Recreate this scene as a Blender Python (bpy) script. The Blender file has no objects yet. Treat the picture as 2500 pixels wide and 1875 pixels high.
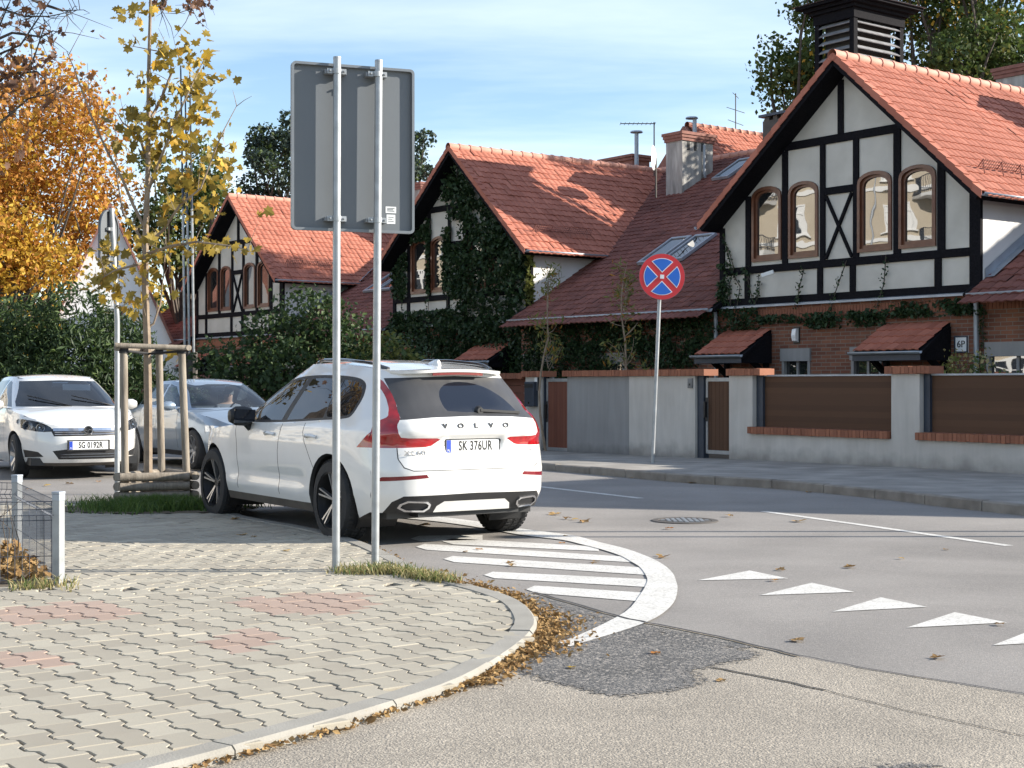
import bpy, bmesh, math, random
import numpy as np
from mathutils import Vector, Matrix, Euler
from mathutils.geometry import delaunay_2d_cdt
random.seed(7); rng = np.random.default_rng(7)
S = bpy.context.scene
C = S.collection
R = math.radians
# ------------------------------------------------------------------ camera, sky, sun, exposure
CAM_Z, FPX = 1.5, 3600.0
cam_d = bpy.data.cameras.new('camera'); cam = bpy.data.objects.new('camera', cam_d); C.objects.link(cam)
cam.location = (0, 0, CAM_Z); cam.rotation_euler = (R(90), 0, 0)
cam_d.sensor_width = 36; cam_d.lens = FPX / 2500 * 36; cam_d.clip_start = .1; cam_d.clip_end = 2000
S.camera = cam
SUN_AZ, SUN_EL = R(.5), R(23.6)          # azimuth from +X (counter-clockwise), elevation
sun_vec = Vector((math.cos(SUN_AZ) * math.cos(SUN_EL), math.sin(SUN_AZ) * math.cos(SUN_EL), math.sin(SUN_EL)))
W = bpy.data.worlds.new('World'); S.world = W; W.use_nodes = True
wn, wl = W.node_tree.nodes, W.node_tree.links
wn.clear()
out = wn.new('ShaderNodeOutputWorld'); bg = wn.new('ShaderNodeBackground'); bg.inputs['Strength'].default_value = .105
sky = wn.new('ShaderNodeTexSky'); sky.sky_type = 'NISHITA'; sky.sun_disc = False
sky.sun_elevation = SUN_EL; sky.sun_rotation = math.pi / 2 - SUN_AZ
sky.air_density = 1.0; sky.dust_density = .15; sky.ozone_density = 2.0
tc = wn.new('ShaderNodeTexCoord'); sx = wn.new('ShaderNodeSeparateXYZ'); wl.new(tc.outputs['Generated'], sx.inputs[0])
def wmath(op, a, b):
    n = wn.new('ShaderNodeMath'); n.operation = op
    for i, q in enumerate((a, b)):
        if isinstance(q, (int, float)): n.inputs[i].default_value = q
        else: wl.new(q, n.inputs[i])
    return n.outputs[0]
den = wmath('ADD', wmath('MAXIMUM', sx.outputs[2], 0.0), .12)
cx = wn.new('ShaderNodeCombineXYZ')
wl.new(wmath('MULTIPLY', wmath('DIVIDE', sx.outputs[0], den), .55), cx.inputs[0])
wl.new(wmath('MULTIPLY', wmath('DIVIDE', sx.outputs[1], den), 1.6), cx.inputs[1])
nz = wn.new('ShaderNodeTexNoise'); nz.inputs['Scale'].default_value = 1.1; nz.inputs['Detail'].default_value = 7
nz.inputs['Roughness'].default_value = .55; nz.inputs['Distortion'].default_value = .35
wl.new(cx.outputs[0], nz.inputs['Vector'])
cr = wn.new('ShaderNodeValToRGB'); cr.color_ramp.elements[0].position = .34; cr.color_ramp.elements[1].position = .74
cr.color_ramp.elements[1].color = (.55, .55, .55, 1)
wl.new(nz.outputs['Fac'], cr.inputs[0])
mx = wn.new('ShaderNodeMix'); mx.data_type = 'RGBA'
wl.new(cr.outputs[0], mx.inputs[0])
wl.new(sky.outputs[0], mx.inputs[6]); mx.inputs[7].default_value = (6.4, 6.9, 7.6, 1)
wl.new(mx.outputs[2], bg.inputs['Color']); wl.new(bg.outputs[0], out.inputs[0])
sl = bpy.data.lights.new('sun', 'SUN'); sl.energy = 5.0; sl.angle = R(.53); sl.color = (1, .93, .82)
so = bpy.data.objects.new('sun', sl); C.objects.link(so); so.location = sun_vec * 60
so.rotation_euler = sun_vec.to_track_quat('Z', 'Y').to_euler()
vs = S.view_settings; vs.view_transform = 'Standard'; vs.look = 'None'; vs.exposure = 1.12; vs.gamma = 1; vs.use_curve_mapping = False
S.cycles.max_bounces = 8; S.cycles.transparent_max_bounces = 16
# ------------------------------------------------------------------ pixel helpers (2500 x 1875 survey of the photograph)
def G(px, py, z=0.0):
    Y = FPX * (CAM_Z - z) / (py - 937.5)
    return ((px - 1250) / FPX * Y, Y, z)
def P(px, py, Y):
    return ((px - 1250) / FPX * Y, Y, CAM_Z - (py - 937.5) / FPX * Y)
def sst(x):
    x = min(1, max(0, x)); return x * x * (3 - 2 * x)
def ground(x, y):
    return .035 * sst((-x - 2.8) / 3.2) * sst((y - 15.5) / 5) - .08 * sst((y - 24) / 8) * sst((x + 5) / 4)
# ------------------------------------------------------------------ object helpers
def tag(o, label=None, cat=None, group=None, kind=None):
    if label: o['label'] = label
    if cat: o['category'] = cat
    if group: o['group'] = group
    if kind: o['kind'] = kind
    return o
def thing(name, label, cat, loc=(0, 0, 0), rz=0, group=None, scale=None):
    o = bpy.data.objects.new(name, None); C.objects.link(o); o.location = loc; o.rotation_euler = (0, 0, rz)
    o.empty_display_size = .2
    if scale: o.scale = scale
    return tag(o, label, cat, group)
def link(name, me, parent=None, loc=None, rot=None, scale=None):
    o = bpy.data.objects.new(name, me); C.objects.link(o)
    if parent: o.parent = parent
    if loc is not None: o.location = loc
    if rot is not None: o.rotation_euler = rot
    if scale is not None: o.scale = scale
    return o
def copy_tree(o, parent=None):
    c = o.copy(); C.objects.link(c); c.parent = parent
    for ch in list(o.children): copy_tree(ch, c)
    return c
def mesh_np(name, V, F, mat=None, smooth=False, tint=None):
    """V (n,3), F list/array of equal-size faces"""
    me = bpy.data.meshes.new(name)
    V = np.asarray(V, dtype=np.float32); F = np.asarray(F, dtype=np.int32)
    k = F.shape[1]
    me.vertices.add(len(V)); me.vertices.foreach_set('co', V.ravel())
    me.loops.add(F.size); me.loops.foreach_set('vertex_index', F.ravel())
    me.polygons.add(len(F)); me.polygons.foreach_set('loop_start', np.arange(0, F.size, k, dtype=np.int32))
    me.polygons.foreach_set('loop_total', np.full(len(F), k, dtype=np.int32))
    me.polygons.foreach_set('use_smooth', np.full(len(F), bool(smooth)))
    me.update(calc_edges=True)
    if tint is not None:
        a = me.attributes.new('tint', 'FLOAT', 'POINT'); a.data.foreach_set('value', np.asarray(tint, dtype=np.float32))
    if mat: me.materials.append(mat)
    return me
class MB:
    def __init__(s): s.v = []; s.f = []
    def add(s, vs, fs):
        b = len(s.v); s.v += [tuple(p) for p in vs]; s.f += [tuple(i + b for i in f) for f in fs]; return s
    def box(s, x0, x1, y0, y1, z0, z1):
        return s.add([(x0, y0, z0), (x1, y0, z0), (x1, y1, z0), (x0, y1, z0), (x0, y0, z1), (x1, y0, z1), (x1, y1, z1), (x0, y1, z1)],
                     [(0, 3, 2, 1), (4, 5, 6, 7), (0, 1, 5, 4), (1, 2, 6, 5), (2, 3, 7, 6), (3, 0, 4, 7)])
    def beam(s, p, q, w, h, up=(0, 0, 1)):
        p, q = Vector(p), Vector(q); a = (q - p).normalized(); u = Vector(up)
        x = a.cross(u).normalized() * w / 2; y = x.cross(a).normalized() * h / 2
        vs = [c + i * x + j * y for c in (p, q) for i, j in ((-1, -1), (1, -1), (1, 1), (-1, 1))]
        return s.add(vs, [(0, 3, 2, 1), (4, 5, 6, 7), (0, 1, 5, 4), (1, 2, 6, 5), (2, 3, 7, 6), (3, 0, 4, 7)])
    def tube(s, pts, rad, n=8, cap=True):
        pts = [Vector(p) for p in pts]; m = len(pts)
        if isinstance(rad, (int, float)): rad = [rad] * m
        ref = None; vs = []
        for i, p in enumerate(pts):
            t = (pts[min(i + 1, m - 1)] - pts[max(i - 1, 0)]).normalized()
            if ref is None: ref = Vector((0, 0, 1)) if abs(t.z) < .9 else Vector((1, 0, 0))
            x = t.cross(ref).normalized(); y = t.cross(x).normalized(); ref = -(t.cross(x)) if False else ref
            for k in range(n):
                a = 2 * math.pi * k / n
                vs.append(p + (x * math.cos(a) + y * math.sin(a)) * rad[i])
        fs = [(i * n + k, i * n + (k + 1) % n, (i + 1) * n + (k + 1) % n, (i + 1) * n + k) for i in range(m - 1) for k in range(n)]
        if cap: fs += [tuple(range(n))[::-1], tuple(range((m - 1) * n, m * n))]
        return s.add(vs, fs)
    def prism(s, poly, y0, y1, ax='xz'):
        """poly in the (x,z) plane extruded along y (ax 'xz'), or (x,y) along z ('xy'), or (y,z) along x ('yz')"""
        n = len(poly)
        def m(a, b, c): return {'xz': (a, c, b), 'xy': (a, b, c), 'yz': (c, a, b)}[ax]
        vs = [m(a, b, y0) for a, b in poly] + [m(a, b, y1) for a, b in poly]
        fs = [tuple(range(n)), tuple(range(n, 2 * n))[::-1]] + [(i, (i + 1) % n, n + (i + 1) % n, n + i) for i in range(n)]
        return s.add(vs, fs)
    def ring(s, outer, inner, y0, y1):
        """closed band between two outlines with the same number of points in (x,z), thickness y0..y1"""
        n = len(outer)
        vs = [(a, y0, b) for a, b in outer] + [(a, y0, b) for a, b in inner] + [(a, y1, b) for a, b in outer] + [(a, y1, b) for a, b in inner]
        fs = []
        for i in range(n):
            j = (i + 1) % n
            fs += [(i, j, n + j, n + i), (2 * n + i, 3 * n + i, 3 * n + j, 2 * n + j), (i, 2 * n + i, 2 * n + j, j), (n + i, n + j, 3 * n + j, 3 * n + i)]
        return s.add(vs, fs)
    def lathe(s, prof, n=24, axis='x', c=(0, 0, 0)):
        """prof: (axial, radius)"""
        vs = []
        for a, r in prof:
            for k in range(n):
                t = 2 * math.pi * k / n; u, v = r * math.cos(t), r * math.sin(t)
                p = {'x': (a, u, v), 'y': (u, a, v), 'z': (u, v, a)}[axis]
                vs.append((p[0] + c[0], p[1] + c[1], p[2] + c[2]))
        m = len(prof)
        return s.add(vs, [(i * n + k, i * n + (k + 1) % n, (i + 1) * n + (k + 1) % n, (i + 1) * n + k) for i in range(m - 1) for k in range(n)])
    def mesh(s, name, mat, smooth=False):
        me = bpy.data.meshes.new(name); me.from_pydata(s.v, [], s.f)
        bm = bmesh.new(); bm.from_mesh(me); bmesh.ops.recalc_face_normals(bm, faces=bm.faces)
        bm.to_mesh(me); bm.free()
        if smooth:
            for p in me.polygons: p.use_smooth = True
        if mat: me.materials.append(mat)
        me.update(); return me
    def build(s, name, mat, parent=None, loc=None, rot=None, smooth=False, bevel=0, auto=None):
        o = link(name, s.mesh(name, mat, smooth), parent, loc, rot)
        if bevel:
            b = o.modifiers.new('b', 'BEVEL'); b.width = bevel; b.segments = 2; b.limit_method = 'ANGLE'; b.angle_limit = R(40)
        if smooth: sharp(o.data, auto or 35)
        return o
def sharp(me, deg):
    try: me.set_sharp_from_angle(angle=R(deg))
    except Exception: pass
def lattice(nx, ny, f, name, mat, parent=None, smooth=True):
    """grid surface f(i/nx, j/ny) -> point"""
    V = [f(i / nx, j / ny) for j in range(ny + 1) for i in range(nx + 1)]
    F = [(j * (nx + 1) + i, j * (nx + 1) + i + 1, (j + 1) * (nx + 1) + i + 1, (j + 1) * (nx + 1) + i) for j in range(ny) for i in range(nx)]
    return link(name, mesh_np(name, V, F, mat, smooth), parent)
# ------------------------------------------------------------------ polygon filling
def inpoly(pts, poly):
    pts = np.asarray(pts, float); poly = np.asarray(poly, float)
    x, y = pts[:, 0], pts[:, 1]; ins = np.zeros(len(pts), bool); j = len(poly) - 1
    for i in range(len(poly)):
        xi, yi = poly[i]; xj, yj = poly[j]
        if yi != yj:
            c = ((yi > y) != (yj > y)) & (x < (xj - xi) * (y - yi) / (yj - yi) + xi)
            ins ^= c
        j = i
    return ins
def chaikin(poly, n=2, k=.22):
    for _ in range(n):
        o = []
        for i, a in enumerate(poly):
            b = poly[(i + 1) % len(poly)]; o += [(a[0] + (b[0] - a[0]) * k, a[1] + (b[1] - a[1]) * k), (a[0] + (b[0] - a[0]) * (1 - k), a[1] + (b[1] - a[1]) * (1 - k))]
        poly = o
    return poly
def densify(poly, h, closed=True):
    o = []
    n = len(poly)
    for i in range(n if closed else n - 1):
        a, b = np.array(poly[i], float), np.array(poly[(i + 1) % n], float)
        k = max(1, int(math.ceil(np.linalg.norm(b - a) / h)))
        o += [tuple(a + (b - a) * t / k) for t in range(k)]
    if not closed: o.append(tuple(poly[-1]))
    return o
def regions(outer, named, h, rest='body'):
    """split the outline into named polygons + rest; returns {name: (verts2d, tris)}"""
    polys = [densify(outer, h)] + [densify(p, h) for _, p in named]
    co, ed = [], []
    for p in polys:
        b = len(co); co += p; ed += [(b + i, b + (i + 1) % len(p)) for i in range(len(p))]
    A = np.array(polys[0]); lo, hi = A.min(0), A.max(0)
    gx = np.arange(lo[0] + h * .5, hi[0], h); gy = np.arange(lo[1] + h * .5, hi[1], h)
    g = np.array([(x + (h * .5 if j % 2 else 0), y) for j, y in enumerate(gy) for x in gx])
    if len(g):
        g = g[inpoly(g, polys[0])]
        B = np.array(co)
        keep = np.array([((B - q) ** 2).sum(1).min() > (h * .45) ** 2 for q in g]) if len(g) else []
        if len(g): co += [tuple(q) for q in g[keep]]
    r = delaunay_2d_cdt([Vector(c) for c in co], ed, [], 0, 1e-6)
    v = np.array([(p.x, p.y) for p in r[0]]); f = [tuple(t) for t in r[2] if len(t) == 3]
    f = np.array(f); cen = v[f].mean(1)
    ar = np.abs(np.cross(v[f[:, 1]] - v[f[:, 0]], v[f[:, 2]] - v[f[:, 0]]))
    ok = inpoly(cen, polys[0]) & (ar > 1e-9)
    res = {}; left = ok.copy()
    for nm, p in named:
        m = left & inpoly(cen, p); left &= ~m
        res.setdefault(nm, []).append(f[m])
    res[rest] = [f[left]]
    out = {}
    for nm, fl in res.items():
        ff = np.concatenate(fl) if fl else np.zeros((0, 3), int)
        if len(ff) == 0: continue
        u, inv = np.unique(ff, return_inverse=True)
        out[nm] = (v[u], inv.reshape(-1, 3))
    return out
# ------------------------------------------------------------------ materials
MATS = {}
def mat(name, col, rough=.6, metal=0., var=.12, scale=5., bump=0., bscale=60., spec=.5, coat=0., alt=None, tint=False, ior=None,
        speck=None, trans=0., stretch=None, detail=4, blotch=None, grime=None):
    if name in MATS: return MATS[name]
    m = bpy.data.materials.new(name); m.use_nodes = True; MATS[name] = m
    n, l = m.node_tree.nodes, m.node_tree.links
    p = n['Principled BSDF']; p.inputs['Roughness'].default_value = rough; p.inputs['Metallic'].default_value = metal
    p.inputs['Specular IOR Level'].default_value = spec; p.inputs['Coat Weight'].default_value = coat; p.inputs['Coat Roughness'].default_value = .03
    if ior: p.inputs['IOR'].default_value = ior
    t = n.new('ShaderNodeTexCoord'); vec = t.outputs['Object']
    if stretch:
        mp = n.new('ShaderNodeMapping'); mp.inputs['Scale'].default_value = stretch; l.new(vec, mp.inputs[0]); vec = mp.outputs[0]
    nz = n.new('ShaderNodeTexNoise'); nz.inputs['Scale'].default_value = scale; nz.inputs['Detail'].default_value = detail
    l.new(vec, nz.inputs['Vector'])
    c2 = alt if alt else tuple(c * (1 + var) for c in col)
    c1 = col if alt else tuple(c * (1 - var) for c in col)
    mxx = n.new('ShaderNodeMix'); mxx.data_type = 'RGBA'
    mxx.inputs[6].default_value = (*c1, 1); mxx.inputs[7].default_value = (*c2, 1)
    ramp = n.new('ShaderNodeMapRange'); ramp.inputs[1].default_value = .3; ramp.inputs[2].default_value = .7
    if tint:
        at = n.new('ShaderNodeAttribute'); at.attribute_name = 'tint'
        oi = n.new('ShaderNodeObjectInfo')
        ad = n.new('ShaderNodeMath'); ad.operation = 'ADD'; l.new(at.outputs['Fac'], ad.inputs[0]); l.new(oi.outputs['Random'], ad.inputs[1])
        fr = n.new('ShaderNodeMath'); fr.operation = 'FRACT'; l.new(ad.outputs[0], fr.inputs[0])
        av = n.new('ShaderNodeMath'); av.operation = 'MULTIPLY_ADD'; av.inputs[1].default_value = .7
        l.new(fr.outputs[0], av.inputs[0])
        m3 = n.new('ShaderNodeMath'); m3.operation = 'MULTIPLY'; m3.inputs[1].default_value = .3
        l.new(nz.outputs['Fac'], m3.inputs[0]); l.new(m3.outputs[0], av.inputs[2])
        l.new(av.outputs[0], mxx.inputs[0])
    else:
        l.new(nz.outputs['Fac'], ramp.inputs[0]); l.new(ramp.outputs[0], mxx.inputs[0])
    colout = mxx.outputs[2]
    if speck:                                   # (scale, amount, colour): fine grain
        n2 = n.new('ShaderNodeTexVoronoi'); n2.inputs['Scale'].default_value = speck[0]; l.new(t.outputs['Object'], n2.inputs['Vector'])
        sp = n.new('ShaderNodeSeparateColor'); l.new(n2.outputs['Color'], sp.inputs[0])
        mr = n.new('ShaderNodeMapRange'); mr.inputs[1].default_value = speck[3] if len(speck) > 3 else .5; mr.inputs[2].default_value = 1; mr.inputs[4].default_value = speck[1]
        l.new(sp.outputs[0], mr.inputs[0])
        m2 = n.new('ShaderNodeMix'); m2.data_type = 'RGBA'; l.new(mr.outputs[0], m2.inputs[0]); l.new(colout, m2.inputs[6]); m2.inputs[7].default_value = (*speck[2], 1)
        colout = m2.outputs[2]
    def darken(fac_out):
        mm = n.new('ShaderNodeMix'); mm.data_type = 'RGBA'; mm.blend_type = 'MULTIPLY'; mm.inputs[0].default_value = 1
        l.new(colout, mm.inputs[6]); l.new(fac_out, mm.inputs[7]); return mm.outputs[2]
    if blotch:                                  # (scale, low, high): broad wear and stains
        n4 = n.new('ShaderNodeTexNoise'); n4.inputs['Scale'].default_value = blotch[0]; n4.inputs['Detail'].default_value = 5; n4.inputs['Distortion'].default_value = .6
        if len(blotch) > 3:
            mp4 = n.new('ShaderNodeMapping'); mp4.inputs['Scale'].default_value = blotch[3]; l.new(t.outputs['Object'], mp4.inputs[0]); l.new(mp4.outputs[0], n4.inputs['Vector'])
        else: l.new(t.outputs['Object'], n4.inputs['Vector'])
        r4 = n.new('ShaderNodeMapRange'); r4.inputs[1].default_value = .32; r4.inputs[2].default_value = .68; r4.inputs[3].default_value = blotch[1]; r4.inputs[4].default_value = blotch[2]
        l.new(n4.outputs[0], r4.inputs[0]); colout = darken(r4.outputs[0])
    if grime:                                   # (height, strength): splash dirt above the ground
        sz = n.new('ShaderNodeSeparateXYZ'); l.new(t.outputs['Object'], sz.inputs[0])
        n5 = n.new('ShaderNodeTexNoise'); n5.inputs['Scale'].default_value = 3.5; n5.inputs['Detail'].default_value = 7; l.new(t.outputs['Object'], n5.inputs['Vector'])
        a5 = n.new('ShaderNodeMath'); a5.operation = 'MULTIPLY_ADD'; a5.inputs[1].default_value = -1.1 * grime[0]; l.new(n5.outputs[0], a5.inputs[0]); l.new(sz.outputs[2], a5.inputs[2])
        r5 = n.new('ShaderNodeMapRange'); r5.inputs[1].default_value = -.45 * grime[0]; r5.inputs[2].default_value = .30 * grime[0]; r5.inputs[3].default_value = grime[1]; r5.inputs[4].default_value = 1
        l.new(a5.outputs[0], r5.inputs[0]); colout = darken(r5.outputs[0])
    l.new(colout, p.inputs['Base Color'])
    if bump:
        nb = n.new('ShaderNodeTexNoise'); nb.inputs['Scale'].default_value = bscale; nb.inputs['Detail'].default_value = 3; l.new(vec, nb.inputs['Vector'])
        b = n.new('ShaderNodeBump'); b.inputs['Strength'].default_value = bump; b.inputs['Distance'].default_value = .02
        l.new(nb.outputs['Fac'], b.inputs['Height']); l.new(b.outputs[0], p.inputs['Normal'])
    if trans:
        tr = n.new('ShaderNodeBsdfTranslucent'); l.new(colout, tr.inputs[0])
        ms = n.new('ShaderNodeMixShader'); ms.inputs[0].default_value = trans
        l.new(p.outputs[0], ms.inputs[1]); l.new(tr.outputs[0], ms.inputs[2]); l.new(ms.outputs[0], n['Material Output'].inputs[0])
    return m
def glass_mat(name, tintc, ior=1.5, wave=0., wscale=2.):
    m = bpy.data.materials.new(name); m.use_nodes = True; n, l = m.node_tree.nodes, m.node_tree.links
    n.clear(); o = n.new('ShaderNodeOutputMaterial'); tr = n.new('ShaderNodeBsdfTransparent'); tr.inputs[0].default_value = (*tintc, 1)
    gl = n.new('ShaderNodeBsdfGlossy'); gl.inputs['Roughness'].default_value = .01; fr = n.new('ShaderNodeFresnel'); fr.inputs[0].default_value = ior
    ms = n.new('ShaderNodeMixShader'); l.new(fr.outputs[0], ms.inputs[0]); l.new(tr.outputs[0], ms.inputs[1]); l.new(gl.outputs[0], ms.inputs[2]); l.new(ms.outputs[0], o.inputs[0])
    if wave:
        t = n.new('ShaderNodeTexCoord'); nb = n.new('ShaderNodeTexNoise'); nb.inputs['Scale'].default_value = wscale; nb.inputs['Detail'].default_value = 1
        l.new(t.outputs['Object'], nb.inputs['Vector']); b = n.new('ShaderNodeBump'); b.inputs['Strength'].default_value = wave; b.inputs['Distance'].default_value = .1
        l.new(nb.outputs['Fac'], b.inputs['Height']); l.new(b.outputs[0], gl.inputs['Normal'])
    return m
M = dict(
    asphalt=mat('asphalt', (.205, .19, .175), .85, var=.13, scale=.9, bump=.25, bscale=110, speck=(110, .5, (.34, .31, .28), .45), detail=7, blotch=(.35, .84, 1.12, (1, 1.6, 1))),
    coarse=mat('coarse_asphalt', (.255, .225, .185), .9, var=.12, scale=.7, bump=.55, bscale=95, speck=(88, .8, (.44, .385, .31), .35), detail=6, blotch=(.6, .80, 1.12)),
    patch=mat('dark_asphalt', (.088, .085, .081), .85, var=.25, scale=1.6, bump=.7, bscale=70, speck=(60, .8, (.30, .27, .24), .5), detail=6),
    crack=mat('tar_crack', (.03, .03, .03), .8),
    paint=mat('road_paint', (.50, .485, .45), .8, alt=(.60, .585, .55), scale=3, speck=(70, .7, (.27, .255, .24), .62), detail=6),
    earth=mat('earth', (.085, .065, .045), .95, alt=(.15, .12, .08), scale=3),
    sand=mat('joint_sand', (.055, .048, .04), .95, alt=(.13, .11, .09), scale=9),
    paver=mat('paver_grey', (.268, .238, .188), .9, alt=(.405, .37, .295), scale=5, bump=.18, bscale=150, tint=True, speck=(160, .3, (.27, .25, .22), .5), blotch=(.9, .86, 1.1)),
    paver_red=mat('paver_red', (.285, .205, .16), .9, alt=(.35, .265, .215), scale=5, bump=.18, bscale=150, tint=True, speck=(160, .3, (.33, .22, .18), .5)),
    kerb=mat('kerb_concrete', (.235, .22, .19), .9, alt=(.30, .285, .25), scale=4, bump=.2, bscale=90, speck=(120, .35, (.26, .24, .21), .5)),
    kerb_old=mat('kerb_old', (.17, .148, .125), .9, alt=(.27, .245, .21), scale=4, bump=.3, bscale=60),
    slab=mat('sidewalk_slab', (.215, .20, .178), .9, alt=(.31, .29, .26), blotch=(1.1, .78, 1.15), scale=2.2, bump=.25, bscale=60, speck=(60, .4, (.22, .20, .18), .5)),
    plaster=mat('gable_plaster', (.52, .495, .44), .85, alt=(.60, .575, .52), blotch=(1.4, .90, 1.05), scale=1.6, bump=.12, bscale=40, detail=7),
    plaster_b=mat('cheek_plaster', (.62, .61, .59), .85, var=.05, scale=1.5, bump=.1, bscale=40),
    timber=mat('black_timber', (.006, .006, .008), .8, spec=.08, alt=(.014, .013, .016), scale=3, stretch=(8, 8, 8), bump=.2, bscale=20),
    brownwood=mat('window_wood', (.125, .042, .019), .45, var=.2, scale=6, coat=.2),
    tile=mat('roof_tile', (.315, .105, .068), .8, spec=.3, alt=(.46, .172, .115), scale=1.3, tint=True, bump=.1, bscale=60, blotch=(.5, .86, 1.1)),
    tile_dark=mat('dark_roof_tile', (.14, .055, .045), .85, spec=.25, alt=(.22, .088, .07), scale=1.3, tint=True, bump=.1, bscale=60, blotch=(.6, .75, 1.15)),  # darker red brown tile tone for the connecting roofs
    tile_ridge=mat('ridge_tile', (.46, .20, .14), .75, alt=(.58, .29, .21), scale=3),
    brick=mat('brick_solid', (.20, .075, .042), .85, alt=(.34, .135, .075), scale=5, tint=True, bump=.25, bscale=60),
    wallgrey=mat('wall_render_grey', (.265, .26, .255), .85, blotch=(2.2, .92, 1.05, (3, 3, .4)), grime=(.3, .6), var=.05, scale=1.2, bump=.12, bscale=50, detail=6),
    walllight=mat('wall_render_light', (.455, .425, .385), .85, blotch=(2.2, .92, 1.05, (3, 3, .4)), grime=(.42, .5), alt=(.535, .505, .465), scale=1.3, bump=.12, bscale=50, detail=7),
    board=mat('brown_board', (.066, .034, .02), .7, spec=.25, alt=(.11, .057, .033), scale=3, stretch=(1, 6, 14), tint=True),
    board_red=mat('red_brown_board', (.13, .042, .025), .6, alt=(.19, .065, .038), scale=3, stretch=(14, 6, 1), tint=True),
    galv=mat('galvanised', (.33, .345, .355), .45, metal=.45, var=.14, scale=9, bump=.05, bscale=30),
    alu=mat('sign_back', (.125, .137, .148), .5, metal=.1, var=.05, scale=2),
    alu_edge=mat('sign_edge', (.17, .185, .20), .45, metal=.3, var=.08),
    darkmetal=mat('dark_metal', (.045, .055, .075), .5, metal=.3),
    zinc=mat('zinc_sheet', (.33, .36, .40), .5, metal=.5, var=.12, scale=4),
    white=mat('white_paint', (.80, .80, .79), .4, var=.02),
    signred=mat('sign_red', (.62, .02, .03), .35, var=.04), signblue=mat('sign_blue', (.01, .13, .56), .35, var=.04),
    carwhite=mat('car_white', (.71, .70, .675), .25, grime=(.34, .68), var=.02, coat=1, spec=.5),
    carsilver=mat('car_silver_blue', (.25, .31, .38), .33, metal=.45, var=.03, coat=1),
    black=mat('black_plastic', (.016, .016, .017), .5, var=.2), blackgloss=mat('black_gloss', (.008, .008, .009), .08, coat=.5),
    dirty=mat('dark_cladding', (.075, .065, .055), .7, var=.25, scale=6),
    rubber=mat('tyre_rubber', (.02, .02, .021), .8, var=.25, scale=14, bump=.3, bscale=50),
    rim=mat('rim_metal', (.40, .40, .41), .3, metal=.8), rimdark=mat('rim_dark', (.03, .03, .032), .4, metal=.3),
    chrome=mat('chrome', (.75, .75, .76), .12, metal=1, var=.02),
    redlight=mat('red_lamp', (.22, .005, .008), .1, coat=1, alt=(.40, .010, .014), scale=14), reddark=mat('red_reflector', (.16, .006, .012), .25, coat=.6),
    clearlamp=mat('clear_lamp', (.55, .57, .6), .1, metal=.6, coat=1), lampdark=mat('lamp_housing', (.06, .065, .07), .2, coat=1),
    dust=mat('dusty_glass', (.045, .045, .047), .42, var=.12, scale=5, spec=.5, stretch=(3, 1, 1)),
    cleanglass=mat('privacy_glass', (.012, .014, .02), .04, var=.0, coat=.6),
    privacy=mat('side_glass', (.012, .013, .014), .015, var=0, ior=1.6, spec=.5),
    seat=mat('seat_fabric', (.06, .065, .075), .8), dash=mat('dashboard', (.025, .026, .03), .6),
    plate=mat('plate_white', (.78, .78, .76), .4, var=.02), plateblue=mat('plate_blue', (.02, .06, .42), .4), ink=mat('plate_ink', (.02, .02, .02), .5),
    bark=mat('young_bark', (.19, .14, .10), .9, alt=(.30, .235, .17), scale=7, bump=.4, bscale=30), barkdark=mat('old_bark', (.05, .04, .032), .95, alt=(.10, .08, .065), scale=6, bump=.5, bscale=25),
    stake=mat('stake_wood', (.145, .12, .092), .85, alt=(.29, .25, .20), scale=3, stretch=(7, 7, .8), bump=.3, bscale=15),
    strap=mat('black_strap', (.012, .012, .013), .7),
    skin=mat('skin', (.52, .30, .21), .55), hair=mat('grey_hair', (.10, .09, .085), .7), shirt=mat('shirt', (.20, .20, .23), .85),
    beige=mat('beige_stucco', (.50, .43, .33), .9, alt=(.58, .51, .41), scale=.7), dullglass=mat('far_glass', (.03, .035, .045), .05),
    concrete=mat('chimney_render', (.21, .20, .185), .9, alt=(.48, .465, .43), scale=2.2, stretch=(2.5, 2.5, .5), bump=.2, bscale=30, detail=6),
    cap_brick=mat('cap_brick', (.20, .085, .065), .85, alt=(.29, .13, .10), scale=5, bump=.2),
)
M['houseglass'] = mat('house_glass', (.02, .021, .022), .01, var=0, ior=2.1, spec=.8)
def wavy(m, s, sc):
    n, l = m.node_tree.nodes, m.node_tree.links; t = n.new('ShaderNodeTexCoord'); nb = n.new('ShaderNodeTexNoise'); nb.inputs['Scale'].default_value = sc; nb.inputs['Detail'].default_value = 1.5
    l.new(t.outputs['Object'], nb.inputs['Vector']); b = n.new('ShaderNodeBump'); b.inputs['Strength'].default_value = s; b.inputs['Distance'].default_value = .1
    l.new(nb.outputs['Fac'], b.inputs['Height']); l.new(b.outputs[0], n['Principled BSDF'].inputs['Normal'])
wavy(M['houseglass'], .03, 1.1); wavy(M['privacy'], .05, 1.2)
M['screen'] = glass_mat('windscreen', (.66, .75, .80), 1.8)
M['lens'] = glass_mat('lamp_lens', (.85, .87, .9), 1.5)
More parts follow.
